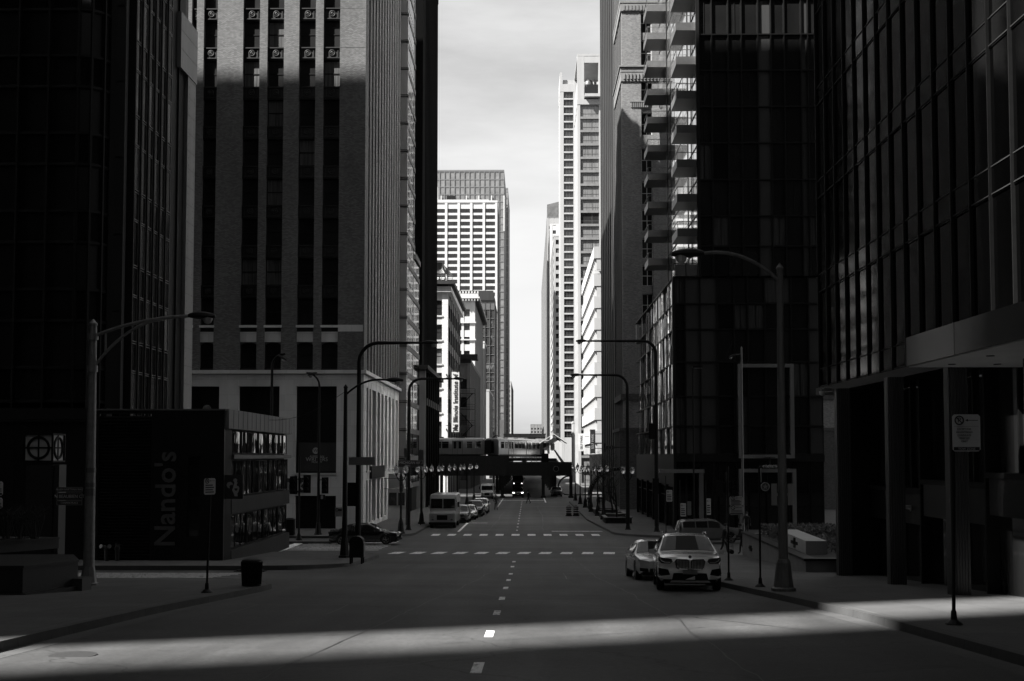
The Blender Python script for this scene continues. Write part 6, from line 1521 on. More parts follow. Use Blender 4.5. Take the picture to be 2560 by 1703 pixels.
# light van under the bridge, lorry with lights beyond
def boxvan(name, label, cat, L, W, H, mat, hood, z0=.45, split=True, lamps='headlamp', rounded=.16, wr=.38, ws=(.5, .84)):
    t = thing(name, label, cat); h = L / 2
    mb = MB(); n = 6
    def ringz(y, w, za, zb_, r): 
        o = []
        for cx, cz, a0 in ((w - r, za + .06, -90), (w - r, zb_ - r, 0), (-w + r, zb_ - r, 90), (-w + r, za + .06, 180)):
            for k in range(4): a = R(a0 + 90 * k / 3); q = r if cz > za + .1 else .06; o.append(Vector(((cx + (r - q) * (1 if cx > 0 else -1)) + q * math.cos(a), y, cz + q * math.sin(a))))
        return o
    zs = z0 + (H - z0) * .48
    secs = [(-h, W / 2 * .96, z0, z0 + (H - z0) * .33, .1), (-h + .08, W / 2 * .99, z0, z0 + (H - z0) * .37, .12), (-h + hood, W / 2, z0, z0 + (H - z0) * .42, .14), (-h + hood + .12, W / 2, z0, H - .35, rounded), (-h + hood + .3, W / 2, z0, H - .05, rounded), (-h + hood + .6, W / 2, z0, H, rounded), (h - .05, W / 2, z0, H, rounded), (h, W / 2 * .98, z0 + .03, H - .05, rounded)]
    N_ = 16
    for q in secs: mb.v += ringz(*q)
    for k in range(len(secs) - 1):
        for j in range(N_): mb.f.append((k * N_ + j, (k + 1) * N_ + j, (k + 1) * N_ + (j + 1) % N_, k * N_ + (j + 1) % N_)); mb.m.append(0)
    mb.f.append(tuple(reversed(range(N_)))); mb.f.append(tuple(range((len(secs) - 1) * N_, len(secs) * N_))); mb.m += [0, 0]
    for f in range(len(mb.f)): mb.f[f] = mb.f[f][::-1]
    obj(mb, 'body', M[mat], t, smooth=32)
    ya = -h + hood - .0; zq0 = z0 + (H - z0) * ws[0]; zq1 = z0 + (H - z0) * ws[1]
    yb0 = -h + hood + .02; 
    for sg in ((-1, 1) if split else (0,)):
        x0, x1 = (.04, W / 2 - .1) if sg else (-W / 2 + .12, W / 2 - .12)
        pts = [(x0, zq0), (x1, zq0), (x1, zq1 - .06), (x1 - .06, zq1), (x0, zq1)]; m_ = MB(); k_ = len(pts); S = sg or 1
        yy = lambda z: yb0 + .0 + (z - zq0) * .03
        m_.v += [Vector((x * S, yy(z) - .012, z)) for x, z in pts] + [Vector((x * S, yy(z) + .15, z)) for x, z in pts]
        m_.f.append(tuple(range(k_))); m_.f.append(tuple(range(2 * k_ - 1, k_ - 1, -1))); m_.m += [0, 0]
        for i in range(k_): m_.f.append((i, k_ + i, k_ + (i + 1) % k_, (i + 1) % k_)); m_.m.append(0)
        g = obj(m_, 'windscreen', M['carglass'], t)
        m_ = MB(); m_.tube([(S * (x0 + .1), yb0 - .03, zq0 - .02), (S * lerp(x0, x1, .75), yb0 - .03, zq0 + .22)], .012, 5); obj(m_, 'wiper', M['black'], g)
    for sd in (-1, 1):
        m_ = MB(); m_.box(sd * W / 2 - .01, sd * W / 2 + .012, -h + hood + .35, -h + hood + 1.0, zq0 - .05, zq1 - .1); obj(m_, 'side_window', M['carglass'], t)
        zl = z0 + (H - z0) * .2; m_ = MB(); m_.disc((sd * W * .36, -h - .02, zl), (0, 1, 0), .08, .06, 16); q = obj(m_, 'headlight', M[lamps], t)
        m_ = MB(); m_.ring((sd * W * .36, -h - .04, zl), (0, 1, 0), .115, .018, 16); obj(m_, 'headlight_ring', M['chrome'], q)
        m_ = MB(); m_.box(sd * W * .36 - .09, sd * W * .36 + .09, -h - .03, -h + .02, zl - .27, zl - .18); obj(m_, 'indicator', M['carved'], t)
        m_ = MB(); x = sd * (W / 2 + .2); m_.box(x - .09, x + .09, -h + hood + .1, -h + hood + .14, zq0 + .1, zq0 + .55); m_.tube([(sd * W / 2, -h + hood + .2, zq0 + .6), (x, -h + hood + .12, zq0 + .5)], .015, 5); m_.tube([(sd * W / 2, -h + hood + .2, zq0), (x, -h + hood + .12, zq0 + .12)], .015, 5); obj(m_, 'door_mirror', M['black'], t)
        for wy in (-h + hood + .35, h - 1.4):
            m_ = MB(); x = sd * (W / 2 - .16); m_.disc((x, wy, wr), (1, 0, 0), wr, .26, 24); q = obj(m_, 'wheel', M['tyre'], t, smooth=40); m_ = MB(); m_.disc((x + sd * .12, wy, wr), (1, 0, 0), wr * .55, .04, 16); obj(m_, 'rim', M['rim'], q)
    m_ = MB(); zl = z0 + (H - z0) * .1; m_.box(-W * .2, W * .2, -h - .02, -h + .02, zl, zl + (H - z0) * .17); g = obj(m_, 'grille', M['black'], t)
    m_ = MB()
    for k in range(6): m_.box(-W * .19, W * .19, -h - .032, -h - .021, zl + .05 + k * .06, zl + .065 + k * .06)
    obj(m_, 'grille_bar', M['dark'], g)
    m_ = MB(); m_.box(-W * .5, W * .5, -h - .1, -h - .005, z0 - .12, z0 + .06); obj(m_, 'bumper', M['dark'], t)
    m_ = MB(); m_.box(-W * .42, W * .42, -h + .3, h - .2, z0 - .2, z0 + .05); obj(m_, 'chassis', M['black'], t)
    return t
v = boxvan('step_van', 'boxy pale delivery van with a split windscreen parked at the left kerb', 'van', 6.2, 2.3, 2.95, 'vanpaint', .75, .5); v.location = Vector((UX(1113, 105.8), 105.8, zg(105.8))); v.rotation_euler = (0, 0, R(-.6))
v = boxvan('panel_van', 'white panel van parked beside the left railway columns', 'van', 5.2, 1.95, 2.35, 'whitepaint', .95, .4, False, wr=.34); v.location = Vector((UX(1219, 186) , 186, zg(186)))
v = boxvan('lorry', 'dark lorry with lit headlamps farther back under the railway', 'lorry', 7, 2.4, 3.0, 'greypaint', .8, .55, False, 'lit'); v.location = Vector((UX(1295, 262), 262, zg(262)))

# ------------------------------------------------------------------ elevated railway, station and train
Yv = 192.; t = thing('elevated_railway', 'black steel elevated railway bridge crossing the street on columns', 'railway bridge', at(0, Yv, 0))
zd = VZ(1139, Yv); mb = MB(); xa, xb = -40, UX(1428, Yv)
mb.box(xa, -3.2, Yv - 2.2, Yv - 1.9, VZ(1163, Yv), zd); mb.box(xa, xb, Yv - 2.6, Yv - 2.2, VZ(1189, Yv), VZ(1159, Yv)); mb.box(xa, xb, Yv + 2.6, Yv + 3, VZ(1189, Yv), VZ(1159, Yv))
for k in range(30):
    x = xa + k * 1.65
    if x < xb - .2: mb.box(x, x + .12, Yv - 2.72, Yv - 2.601, VZ(1188, Yv), VZ(1160, Yv))
    if x < -3.4: mb.box(x, x + .1, Yv - 2.3, Yv - 2.201, VZ(1162, Yv) , zd - .02)
obj(mb, 'girder', M['rail'], t, True)
mb = MB(); mb.box(xa, xb, Yv - 2.19, Yv + 2.59, VZ(1160, Yv), VZ(1155, Yv)); mb.box(-6.2, 4.6, Yv + 3.01, 420, -.7, -.25); mb.box(xa, -3.2, Yv - 1.89, Yv + 2, zd - .5, zd - .25); obj(mb, 'deck', M['rail'], t, True)
mb = MB()
for x in (-6.2, -1.1, 4.3): mb.box(x, x + .35, Yv + 3.01, 420, -1.9, -.71)
for k in range(16): mb.box(-6.4, 4.9, 199 + k * 14, 199.5 + k * 14, -2.5, -1.91)
obj(mb, 'beam', M['rail'], t, True)
def rcol(x, y, w=.5):
    m_ = MB(); z = zg(y); zt = VZ(1189, Yv) if y < 196 else -2.51
    m_.box(x - w / 2, x + w / 2, y - .06, y + .06, z, zt); m_.box(x - w / 2, x - w / 2 + .1, y - w / 2, y + w / 2, z, zt); m_.box(x + w / 2 - .1, x + w / 2, y - w / 2, y + w / 2, z, zt); m_.box(x - w * .8, x + w * .8, y - w * .8, y + w * .8, z, z + .35)
    obj(m_, 'column', M['rail'], t, True)
for u in (1256, 1358, 1427): rcol(UX(u, Yv - 2.4), Yv - 2.4)
for x in (-14, -20): rcol(x, Yv - 2.4)
for k in range(10):
    for x in (-5.9, 4.4): rcol(x, 199.3 + k * 21)
mb = MB()
for k in range(5):
    a0, a1 = R(90 + k * 18), R(90 + (k + 1) * 18); cx, cz, r_ = UX(1405, Yv), VZ(1222, Yv), 1.9
    x0, z0, x1, z1 = UX(1425, Yv) + 1.9 * math.cos(a0) - .1, VZ(1189, Yv) - 1.9 + 1.9 * math.sin(a0), UX(1425, Yv) + 1.9 * math.cos(a1) - .1, VZ(1189, Yv) - 1.9 + 1.9 * math.sin(a1)
    mb.tube([(x0 , Yv - 2.4, z0), (x1, Yv - 2.4, z1)], .14, 6)
obj(mb, 'bracket', M['rail'], t, True)
mb = MB(); mb.disc((UX(1390, Yv - 2.75), Yv - 2.75, VZ(1172, Yv)), (0, 1, 0), .5, .04, 24); o = obj(mb, 'round_sign', M['dark'], t, True)
mb = MB(); mb.ring((UX(1390, Yv - 2.78), Yv - 2.78, VZ(1172, Yv)), (0, 1, 0), .42, .04, 24); loc(mb, t.location); obj(mb, 'sign_ring', M['signmid'], o)
mb = MB()
for k in range(4): mb.box(UX(1304 + k * 12, Yv), UX(1304 + k * 12, Yv) + .08, Yv - 2.3, Yv - 2.2, VZ(1158, Yv), VZ(1141, Yv))
for v_ in (1143, 1150): mb.box(UX(1304, Yv), UX(1352, Yv), Yv - 2.35, Yv - 2.3, VZ(v_, Yv) - .04, VZ(v_, Yv))
obj(mb, 'railing', M['greymet'], t, True)
mb = MB(); mb.box(UX(1353, Yv), UX(1371, Yv), Yv - 2, Yv - 1, VZ(1158, Yv), VZ(1134, Yv)); mb.box(UX(1356, Yv), UX(1360, Yv), Yv - 2.05, Yv - 1.9, VZ(1134, Yv), VZ(1124, Yv)); obj(mb, 'signal_box', M['dark'], t, True)

def train_car(label, pos, rz, L=14.6, W=2.8):
    t = thing('train_car', label, 'train', pos, rz, 'cars of the elevated train'); h = L / 2; z0, z1 = .35, 3.1
    mb = MB(); sec = [(-W / 2, z0), (-W / 2 - .03, z0 + 1.0), (-W / 2, z1 - .55), (-W / 2 + .12, z1 - .25), (-W / 2 + .5, z1 - .05), (0, z1), (W / 2 - .5, z1 - .05), (W / 2 - .12, z1 - .25), (W / 2, z1 - .55), (W / 2 + .03, z0 + 1.0), (W / 2, z0)]; n = len(sec)
    for x in (-h, -h + .12, h - .12, h):
        f = .97 if abs(x) == h else 1; mb.v += [Vector((x, y * f, z0 + (z - z0) * f)) for y, z in sec]
    for k in range(3):
        for j in range(n): mb.f.append((k * n + j, (k + 1) * n + j, (k + 1) * n + (j + 1) % n, k * n + (j + 1) % n)); mb.m.append(0)
    mb.f.append(tuple(reversed(range(n)))); mb.f.append(tuple(range(3 * n, 4 * n))); mb.m += [0, 0]
    for f in range(len(mb.f)): mb.f[f] = mb.f[f][::-1]
    obj(mb, 'body', M['trainm'], t, smooth=30)
    zb_, zt_ = z0 + 1.05, z1 - .62
    for sd in (-1,):
        y = sd * W / 2
        xs = [(-6.6, -5.6), (-5.2, -4.3), (-1.9, -.8), (-.7, .4), (.5, 1.6), (4.5, 5.4), (5.9, 6.8)]
        for a, b in xs:
            m_ = MB(); m_.box(a, b, y - .045, y - .02, zb_, zt_); w_ = obj(m_, 'window', M['carglass'], t)
            m_ = MB(); m_.tube([(a, y - .05, zb_), (b, y - .05, zb_), (b, y - .05, zt_), (a, y - .05, zt_), (a, y - .05, zb_)], .03, 4); m_.box(a, b, y - .055, y - .046, zt_ - .3, zt_ - .26); obj(m_, 'window_frame', M['trainm'], w_)
        for c_ in (-3.2, 3.0):
            for s in (-1, 1):
                m_ = MB(); x = c_ + s * .4; m_.box(x - .37, x + .37, y - .05, y - .02, z0 + .1, zt_ + .15); d = obj(m_, 'door', M['trainm'], t)
                m_ = MB(); m_.box(x - .22, x + .22, y - .056, y - .0505, z0 + 1.0, zt_); obj(m_, 'door_window', M['carglass'], d)
            m_ = MB(); m_.box(c_ - .015, c_ + .015, y - .06, y - .051, z0 + .1, zt_ + .15); m_.box(c_ - .82, c_ - .78, y - .06, y - .02, z0 + .1, zt_ + .15); m_.box(c_ + .78, c_ + .82, y - .06, y - .02, z0 + .1, zt_ + .15); obj(m_, 'door_seal', M['black'], t)
        for k, x in enumerate((-h + .4, h - .4)): pass
    for e in (-1, 1):
        m_ = MB(); m_.box(e * h - .02 if e < 0 else h - .02, (e * h + .02) if e < 0 else h + .04, -.45, .45, z0 + .3, z1 - .55); obj(m_, 'end_door', M['black'], t)
    m_ = MB(); m_.box(-h + .2, h - .2, -W / 2 - .06, -W / 2 - .03, z0 + .02, z0 + .1); m_.box(-h + .6, h - .6, -1, 1, 0, z0); obj(m_, 'underframe', M['black'], t)
    m_ = MB()
    for x in (-3.5, 0, 3.5): m_.box(x - .7, x + .7, -.6, .6, z1 - .03, z1 + .16)
    obj(m_, 'roof_unit', M['greymet'], t)
    return t
z0 = VZ(1138, 191) - .35 + .05
x1 = UX(1211, 191) - 7.3
train_car('nearest silver train car, flat side on above the bridge', (x1, 191.2, z0), 0)
e1 = Vector((UX(1228, 191.5), 191.8, z0)); e2 = Vector((UX(1331, 204), 204.5, z0)); d = (e2 - e1).normalized()
train_car('middle silver train car turning away round the curve', e1 + d * 7.3, math.atan2(d.y, d.x))
e3 = e1 + d * 15.1; a3 = R(80); train_car('last silver train car nearly end on at the curve', e3 + Vector((math.cos(a3), math.sin(a3), 0)) * 7.0 + Vector((.35, 0, 0)), a3)
mb = MB(); a = P(1212, 1100, 191.4); b = P(1228, 1100, 191.6); mb.box(a.x, b.x, 190.8, 192.6, z0 + .6, z0 + 2.7); tag(obj(mb, 'gangway', M['black']), 'black folding gangway between the two nearest train cars', 'gangway')
# platform canopies and station house
t = thing('platform_canopy', 'long flat platform canopy on posts behind the train', 'canopy', (1, 236, -.25))
mb = MB(); Yc = 236; mb.box(UX(1259, Yc), UX(1364, Yc), Yc, Yc + 60, VZ(1094, Yc), VZ(1086, Yc)); mb.box(UX(1259, Yc) - .1, UX(1364, Yc) + .1, Yc - .1, Yc + 60, VZ(1086, Yc) + .002, VZ(1086, Yc) + .12); obj(mb, 'roof', M['greyc'], t, True)
for k in range(9): mb = MB(); x = UX(1264 + k * 12, Yc); mb.box(x, x + .1, Yc + .4, Yc + .5, -.25, VZ(1094, Yc)); obj(mb, 'post', M['dark'], t, True)
def gable(name, label, u0, u1, vt, ve, vb, Y, D, wm, rm, ext=.5):
    t = thing(name, label, 'station house', ((UX(u0, Y) + UX(u1, Y)) / 2, Y, VZ(vb, Y))); x0, x1 = UX(u0, Y), UX(u1, Y); zt, ze, zb_ = VZ(vt, Y), VZ(ve, Y), VZ(vb, Y); xm = (x0 + x1) / 2
    mb = MB(); q0, q1 = x0 + ext, x1 - ext; g = (zt - ze) * (1 - ext / (xm - x0))
    for y, r in ((Y, 1), (Y + D, -1)):
        p = [(q0, y, zb_), (q1, y, zb_), (q1, y, ze), (xm, y, ze + g), (q0, y, ze)]; mb.face(p if r > 0 else p[::-1])
    mb.face([(q0, Y + D, zb_), (q0, Y, zb_), (q0, Y, ze), (q0, Y + D, ze)]); mb.face([(q1, Y, zb_), (q1, Y + D, zb_), (q1, Y + D, ze), (q1, Y, ze)]); obj(mb, 'wall', M[wm], t, True)
    mb = MB(); th = .12
    for xa_, xb_, za, zb2 in ((x0, xm, ze - .1, zt), (xm, x1, zt, ze - .1)): mb.hexa([(xa_, Y - .4, za), (xb_, Y - .4, zb2), (xb_, Y + D + .4, zb2), (xa_, Y + D + .4, za), (xa_, Y - .4, za + th), (xb_, Y - .4, zb2 + th), (xb_, Y + D + .4, zb2 + th), (xa_, Y + D + .4, za + th)])
    obj(mb, 'roof', M[rm], t, True)
    mb = MB(); n = int((q1 - q0) / .35)
    for k in range(n): mb.box(q0 + k * .35, q0 + k * .35 + .03, Y - .02, Y - .004, zb_, ze)
    obj(mb, 'batten', M[wm], t, True)
    return t
gh = gable('station_house', 'bright white gabled station house beside the tracks', 1350, 1418, 1086, 1107, 1160, 199, 6, 'white', 'white', .9)
mb = MB(); xm = UX(1372, 199)
for u in (1358, 1376): mb.box(UX(u, 198.9), UX(u + 9, 198.9), 198.93, 198.97, VZ(1124, 199), VZ(1108, 199))
mb.box(UX(1368, 198.9), UX(1372, 198.9), 198.93, 198.97, VZ(1132, 199), VZ(1108, 199)); obj(mb, 'window', M['carglass'], gh, True)
mb = MB(); mb.hexa([(UX(1384, 198.4), 198.0, VZ(1125, 198)), (UX(1388, 198.4), 198.0, VZ(1125, 198)), (UX(1414, 198.4), 198.0, VZ(1160, 198)), (UX(1405, 198.4), 198.0, VZ(1160, 198)), (UX(1384, 198.4), 198.9, VZ(1125, 198)), (UX(1388, 198.4), 198.9, VZ(1125, 198)), (UX(1414, 198.4), 198.9, VZ(1160, 198)), (UX(1405, 198.4), 198.9, VZ(1160, 198))]); obj(mb, 'stair', M['dark'], gh, True)
gable('platform_shelter', 'small grey gabled platform shelter behind the middle train car', 1222, 1258, 1087, 1098, 1130, 216, 10, 'greyc', 'offwhite', .4)

# ------------------------------------------------------------------ shop things on the left pavement
Xb = -13.9
for k, (y, lab) in enumerate(((118.2, 'nearer domed awning over the shop entrance'), (122.6, 'farther domed awning behind the taco sign'))):
    t = thing('domed_awning', lab, 'awning', (Xb, y, zg(y) + 3.1), group='domed awnings'); mb = MB(); n = 9; r = 1.5; i0 = 0
    for yy in (-1.3, 1.3):
        for j in range(n): a = math.pi / 2 * j / (n - 1); mb.v.append(Vector((r * 1.05 * math.cos(a), yy, r * math.sin(a))))
    for j in range(n - 1): mb.f.append((j, n + j, n + j + 1, j + 1)); mb.m.append(0)
    mb.f.append(tuple(range(n)) + ()); mb.m.append(0); mb.v.append(Vector((0, -1.3, 0))); mb.v.append(Vector((0, 1.3, 0))); mb.f[-1] = tuple(range(n)) + (2 * n,); mb.f.append(tuple(range(n, 2 * n)) + (2 * n + 1,)); mb.m.append(0)
    obj(mb, 'canopy', M['greyc'], t, smooth=50)
    mb = MB()
    for yy in (-1.31, 0, 1.31): mb.tube([(r * 1.07 * math.cos(math.pi / 2 * j / 8), yy, r * 1.02 * math.sin(math.pi / 2 * j / 8)) for j in range(9)], .04, 5)
    obj(mb, 'rib', M['offwhite'], t)
b = at(-12.9, 117.5); t = thing('vestibule', 'pale boxed shop entrance under the domed awnings', 'entrance', b); mb = MB(); mb.box(-1, .8, -1.2, 2.5, 0, 2.9); mb.box(-1, .86, -1.26, 2.56, 2.9, 3.02); obj(mb, 'panel', M['offwhite'], t)
mb = MB(); mb.box(-.85, -.1, -1.24, -1.203, 1.35, 2.6); mb.box(.05, .7, -1.24, -1.203, 1.35, 2.6); obj(mb, 'window', M['carglass'], t)
b = Vector((UX(1003, 113), 113, VZ(1210, 113))); t = thing('vertical_sign', 'small vertical taco shop sign with light bulbs round its edge', 'shop sign', b); mb = MB(); mb.box(-.16, .16, 0, .2, -.75, .75); obj(mb, 'board', M['signblk'], t)
mb = MB(); 
for k, s in enumerate('TACOS'): text(mb, s, .3, (0, -.02, .56 - k * .28), depth=.01)
obj(mb, 'lettering', M['signgrey'], t)
mb = MB(); mb.box(-1.95, -.16, .05, .1, .5, .55); mb.box(-1.95, -.16, .05, .1, -.5, -.45); obj(mb, 'bracket', M['dark'], t)
for u, v0, v1, Y, x, wm, tm, s, lab in ((1482, 1074, 1134, 212, .95, 'signblk', 'signgrey', 'SELF PARK', 'dark vertical parking sign on the white garage'), (1454, 1084, 1128, 232, 1.3, 'signwhite', 'signdk', 'SELF PARK', 'white vertical parking banner beyond the dark one')):
    b = Vector((UX(u, Y), Y, (VZ(v0, Y) + VZ(v1, Y)) / 2)); hh = (VZ(v0, Y) - VZ(v1, Y)) / 2; t = thing('parking_sign', lab, 'sign', b); mb = MB(); mb.box(-x / 2 * 1., x / 2, 0, .3, -hh, hh); obj(mb, 'board', M[wm], t)
    mb = MB(); text(mb, s, .62, (0, -.02, 0), roll=R(90), depth=.01, font_w=.95); obj(mb, 'lettering', M[tm], t); mb = MB(); mb.box(x / 2, 1.6, .1, .2, hh * .6, hh * .6 + .12); mb.box(x / 2, 1.6, .1, .2, -hh * .6, -hh * .6 + .12); obj(mb, 'bracket', M['dark'], t)
b = Vector((UX(1525, 138), 138, VZ(1119, 138))); t = thing('oval_sign', 'dark oval shop sign hanging above the arched marquee', 'shop sign', b); mb = MB()
i0 = 0; n = 20
for y in (0, .18): mb.v += [Vector((.6 * math.cos(2 * math.pi * k / n), y, .26 * math.sin(2 * math.pi * k / n))) for k in range(n)]
mb.f.append(tuple(range(n))); mb.f.append(tuple(reversed(range(n, 2 * n)))); mb.m += [0, 0]
for k in range(n): mb.f.append((k, n + k, n + (k + 1) % n, (k + 1) % n)); mb.m.append(0)
obj(mb, 'board', M['signdk'], t); mb = MB(); mb.ring((0, -.02, 0), (0, 1, 0), .2, .02, 16); obj(mb, 'ring', M['signmid'], t); mb = MB(); mb.box(.5, 2.4, .06, .12, -.03, .03); mb.box(-.62, -.55, .05, .12, -.5, .5); obj(mb, 'bracket', M['dark'], t)
b = at(8.2, 139.5); t = thing('arched_marquee', 'dark arched marquee with rows of bulbs over the right pavement', 'marquee', b)
for q, (rr, y) in enumerate(((3.4, 0), (3.4, 2.2))):
    mb = MB(); mb.tube([(2.6 - rr * math.cos(R(a)) * 1.05, y, 1.6 + rr * math.sin(R(a)) * .95) for a in range(0, 91, 9)], .22, 6); mb.tube([(2.6 - rr * 1.05, y, 0), (2.6 - rr * 1.05, y, 1.7)], .12, 6); obj(mb, 'arch', M['black'], t)
mb = MB()
for a in range(4, 90, 6):
    for y in (-.25,): mb.lathe([(.02, -.04), (.05, 0), (.02, .04)], 6, (2.6 - 3.4 * math.cos(R(a)) * 1.05, y, 1.6 + 3.4 * math.sin(R(a)) * .95))
obj(mb, 'bulbs', M['signmid'], t)
bpy.data.objects[-1] if False else None
t = thing('overhead_cable', 'thin black cable sagging from the short lamp arm to the pavilion roof', 'cable', P(862, 980, 59.5)); mb = MB(); e = Vector((UX(640, 66), 66, 2.1)) - t.location
mb.tube([Vector((0, 0, 0)).lerp(e, k / 12) - Vector((0, 0, .55 * math.sin(math.pi * k / 12))) for k in range(13)], .012, 4); obj(mb, 'wire', M['black'], t)
# rooftop lamp cluster on the pavilion
t = thing('roof_vent', 'small round fan vent on the pavilion roof', 'roof vent', (UX(517, 58), 58, VZ(1026, 56) + .08)); mb = MB(); mb.box(-.55, .55, -.3, .3, 0, .05); obj(mb, 'plinth', M['offwhite'], t); mb = MB()
for k in range(12): a = math.pi * k / 11; mb.tube([(0, -.1, .05), (.2 * math.cos(a), -.1, .05 + .2 * math.sin(a))], .02, 4)
mb.ring((0, -.1, .05), (0, 1, 0), .2, .02, 18); obj(mb, 'fan', M['steel'], t)
# triple globe pendant of the podium portal and round cafe emblem
b = P(1925, 1167, 97.4); t = thing('pendant_lamp', 'row of three pale drum lamps hung over the portal entrance', 'lamp', b)
for k in (-1, 0, 1): mb = MB(); mb.lathe([(.1, -.14), (.2, -.08), (.2, .1), (.14, .15)], 14, (k * .38, 0, 0)); obj(mb, 'shade', M['globe'], t, smooth=60)
mb = MB(); mb.tube([(0, 0, .1), (0, 0, .75)], .05, 6); mb.box(-.45, .45, .0, .25, .75, .8); obj(mb, 'hanger', M['black'], t)
b = P(1913, 1217, 97.5); t = thing('round_emblem', 'round pale cafe emblem with a star behind the portal glass', 'shop sign', b); mb = MB(); mb.ring((0, 0, 0), (0, 1, 0), .33, .04, 28); mb.disc((0, .03, 0), (0, 1, 0), .33, .03, 28, 1)
for k in range(5): a = R(90 + 72 * k); c2 = R(90 + 72 * k + 36); mb.face([(0, -.02, 0), (.1 * math.cos(a - R(36)), -.02, .1 * math.sin(a - R(36))), (.25 * math.cos(a), -.02, .25 * math.sin(a)), (.1 * math.cos(c2), -.02, .1 * math.sin(c2))])
obj(mb, 'disc', [M['signmid'], M['signdk']], t)
t_ = MB(); text(t_, 'CVS', .34, (12.48, 40.6, zg(40.6) + SW + 2.55), rot=R(-90), depth=.02, bold=.015); text(t_, 'pharmacy', .28, (12.48, 39.35, zg(40) + SW + 2.5), rot=R(-90), depth=.02)
loc(t_, rt.location); obj(t_, 'lettering', M['signgrey'], rt)

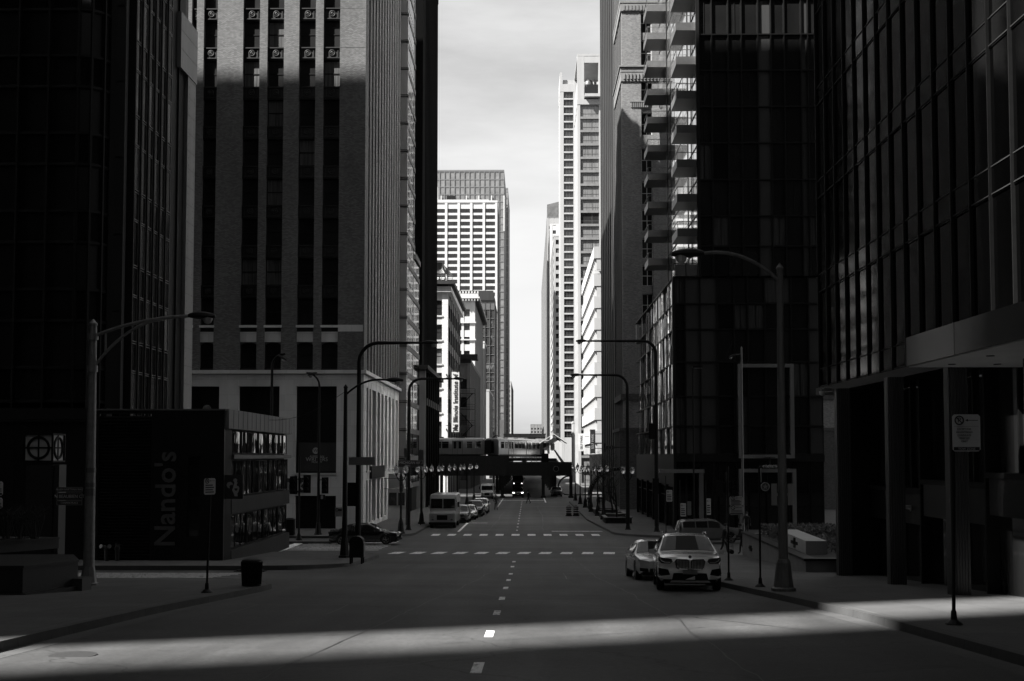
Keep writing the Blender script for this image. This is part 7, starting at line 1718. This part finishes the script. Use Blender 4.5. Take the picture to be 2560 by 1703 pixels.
# ------------------------------------------------------------------ people
def person(label, pos, rz, pose, h=1.74, top='cloth', legs='denim', group=None, hood=False):
    """pose: dict of joint offsets for feet, hands, lean"""
    k = h / 1.74; me = bpy.data.meshes.new('person'); st = pose.get('stride', .22); ln = pose.get('lean', 0)
    J = {}; V = []; E = []; RD = []
    def j(n, p, r, par=None):
        J[n] = len(V); V.append(Vector(p) * k); RD.append(r * k)
        if par is not None: E.append((J[par], J[n]))
    j('pelvis', (0, 0, .95), (.15)); j('waist', (0, -.02 - ln * .3, 1.1), .14, 'pelvis'); j('chest', (0, -.02 - ln * .7, 1.3), .165, 'waist'); j('sh', (0, -ln, 1.43), .12, 'chest'); j('neck', (0, -.02 - ln * 1.1, 1.5), .055, 'sh'); j('head0', (0, -.05 - ln * 1.2, 1.58), .075, 'neck'); j('head1', (0, -.05 - ln * 1.25, 1.66), .1, 'head0'); j('head2', (0, -.03 - ln * 1.3, 1.73), .065, 'head1'); 
    for s, sg in (('L', -1), ('R', 1)):
        d = st * sg
        j('hip' + s, (sg * .09, 0, .9), .105, 'pelvis'); j('knee' + s, (sg * .1, -d * .55 - .04, .5), .07, 'hip' + s); j('ank' + s, (sg * .1, -d + (.06 if d < 0 else 0), .09), .045, 'knee' + s); j('toe' + s, (sg * .11, -d - .14, .04), .04, 'ank' + s)
        a = pose.get('arm' + s, (sg * .27, .05 + d * .6, .88)); e = pose.get('elb' + s, (sg * .26, .06 + d * .15, 1.13))
        j('shd' + s, (sg * .19, -ln, 1.4), .075, 'sh'); j('elb' + s, e, .05, 'shd' + s); j('wri' + s, a, .036, 'elb' + s); q = Vector(a) + (Vector(a) - Vector(e)).normalized() * .09; j('hand' + s, q, .036, 'wri' + s)
        for f in range(3): dd = (Vector(a) - Vector(e)).normalized(); j('f%d%s' % (f, s), q + dd * (.08 - .01 * abs(f - 1)) + Vector((.02 * (f - 1), -.01, 0)), .011, 'hand' + s)
    me.from_pydata([tuple(v) for v in V], E, []); o = bpy.data.objects.new('tmp', me); COL.objects.link(o)
    m = o.modifiers.new('s', 'SKIN'); m.use_smooth_shade = True; sub = o.modifiers.new('u', 'SUBSURF'); sub.levels = 1; sub.render_levels = 1
    for i, v in enumerate(me.skin_vertices[0].data): v.radius = (RD[i], RD[i]); v.use_root = (i == 0)
    fin = bpy.data.meshes.new_from_object(o.evaluated_get(bpy.context.evaluated_depsgraph_get())); bpy.data.objects.remove(o)
    for q in (M['skin'], M[top], M[legs], M['black'], M['hair']): fin.materials.append(q)
    hands = [V[J['handL']], V[J['handR']]]; hd = V[J['head1']]
    for p in fin.polygons:
        c = p.center; z = c.z / k; p.use_smooth = True
        if z < .12: p.material_index = 3
        elif z < .9 and min((c - q).length for q in hands) > .3 * k or z < .8 and min((c - q).length for q in hands) > .16 * k: p.material_index = 2
        elif min((c - q).length for q in hands) < .13 * k: p.material_index = 0
        elif z < 1.49: p.material_index = 1
        else: p.material_index = 4 if hood else 0
    t = thing('person', label, 'person', pos, rz, group); fin.name = 'body'; obj(fin, 'body', None, t)
    mb = MB(); n = 14; i0 = 0; c0 = hd + Vector((0, .015, .03)) * k; rr = .118 * k
    for a in range(7):
        for b in range(n):
            el = R(-20 + a * 18); az = 2 * math.pi * b / n; low = -.3 if math.sin(az) < -.2 else 0
            mb.v.append(c0 + Vector((rr * .95 * math.cos(el) * math.cos(az), rr * 1.05 * math.cos(el) * math.sin(az) + (.04 * k if (a < 3 and math.sin(az) < 0) else 0), rr * 1.05 * math.sin(el))))
    for a in range(6):
        for b in range(n): mb.f.append((a * n + b, a * n + (b + 1) % n, (a + 1) * n + (b + 1) % n, (a + 1) * n + b)); mb.m.append(0)
    obj(mb, 'hood' if hood else 'hair', M[top if hood else 'hair'], t, smooth=80)
    mb = MB()
    for s in (-1, 1): mb.lathe([(.004, -.008), (.012, 0), (.004, .008)], 6, hd + Vector((s * .035, -.098, .0)) * k)
    obj(mb, 'eyes', M['black'], t); mb = MB(); mb.hexa([tuple((hd + Vector(q) * k)) for q in ((-.014, -.1, -.03), (.014, -.1, -.03), (.008, -.09, .01), (-.008, -.09, .01), (-.012, -.12, -.03), (.012, -.12, -.03), (.004, -.1, .012), (-.004, -.1, .012))]); obj(mb, 'nose', M['skin'], t)
    return t
p = G(1240, 1276, 0); person('person in a dark hooded coat walking along the left lane', p, R(20), dict(stride=.12, armL=(-.2, -.16, 1.0), elbL=(-.3, .05, 1.12), armR=(.2, -.16, 1.0), elbR=(.3, .05, 1.12)), 1.75, hood=True)
p = G(1321, 1259, 0); person('person in dark clothes crossing near the railway in mid stride', p, R(-70), dict(stride=.3, lean=.03), 1.78)
p = at(UX(1473, 139), 139); person('person standing behind a globe lamp on the right pavement', p, R(10), dict(stride=.1), 1.76)
p = at(UX(1497, 141), 141); person('left of two people walking side by side on the right pavement', p, R(180), dict(stride=.2), 1.72)
p = at(UX(1507, 141.4), 141.4); person('right of two people walking side by side on the right pavement', p, R(180), dict(stride=-.22), 1.66)
p = at(UX(1808, 64.5), 64.5, 0.16); person('person in dark clothes striding past the silver front car', p, R(75), dict(stride=.2, lean=.05), 1.6)
p = at(UX(1853, 64.8), 64.8, .16); person('person pushing a wire cart by the end of the concrete planter', p, R(-85), dict(stride=.16, lean=.06, armL=(-.16, -.42, .98), elbL=(-.26, -.12, 1.1), armR=(.16, -.42, .98), elbR=(.26, -.12, 1.1)), 1.6)
b = at(UX(1853, 64.8) - .72, 64.75, .16); t = thing('wire_cart', 'small two wheeled wire cart pushed along the right pavement', 'cart', b); mb = MB()
for x in (-.2, .2):
    for y in (-.18, .18): mb.tube([(x, y, .12), (x, y, .75)], .012, 5)
for z in (.2, .4, .58, .75):
    mb.tube([(-.2, -.18, z), (.2, -.18, z), (.2, .18, z), (-.2, .18, z), (-.2, -.18, z)], .008, 4)
mb.tube([(.2, -.18, .75), (.34, -.18, .98), (.34, .18, .98), (.2, .18, .75)], .012, 5); obj(mb, 'frame', M['steel'], t)
for y in (-.22, .22): mb = MB(); mb.disc((.12, y, .12), (0, 1, 0), .12, .03, 16); obj(mb, 'wheel', M['black'], t)
p = at(UX(1865, 90), 90); person('small distant person standing behind the planter corner', p, R(160), dict(stride=.15), 1.7)
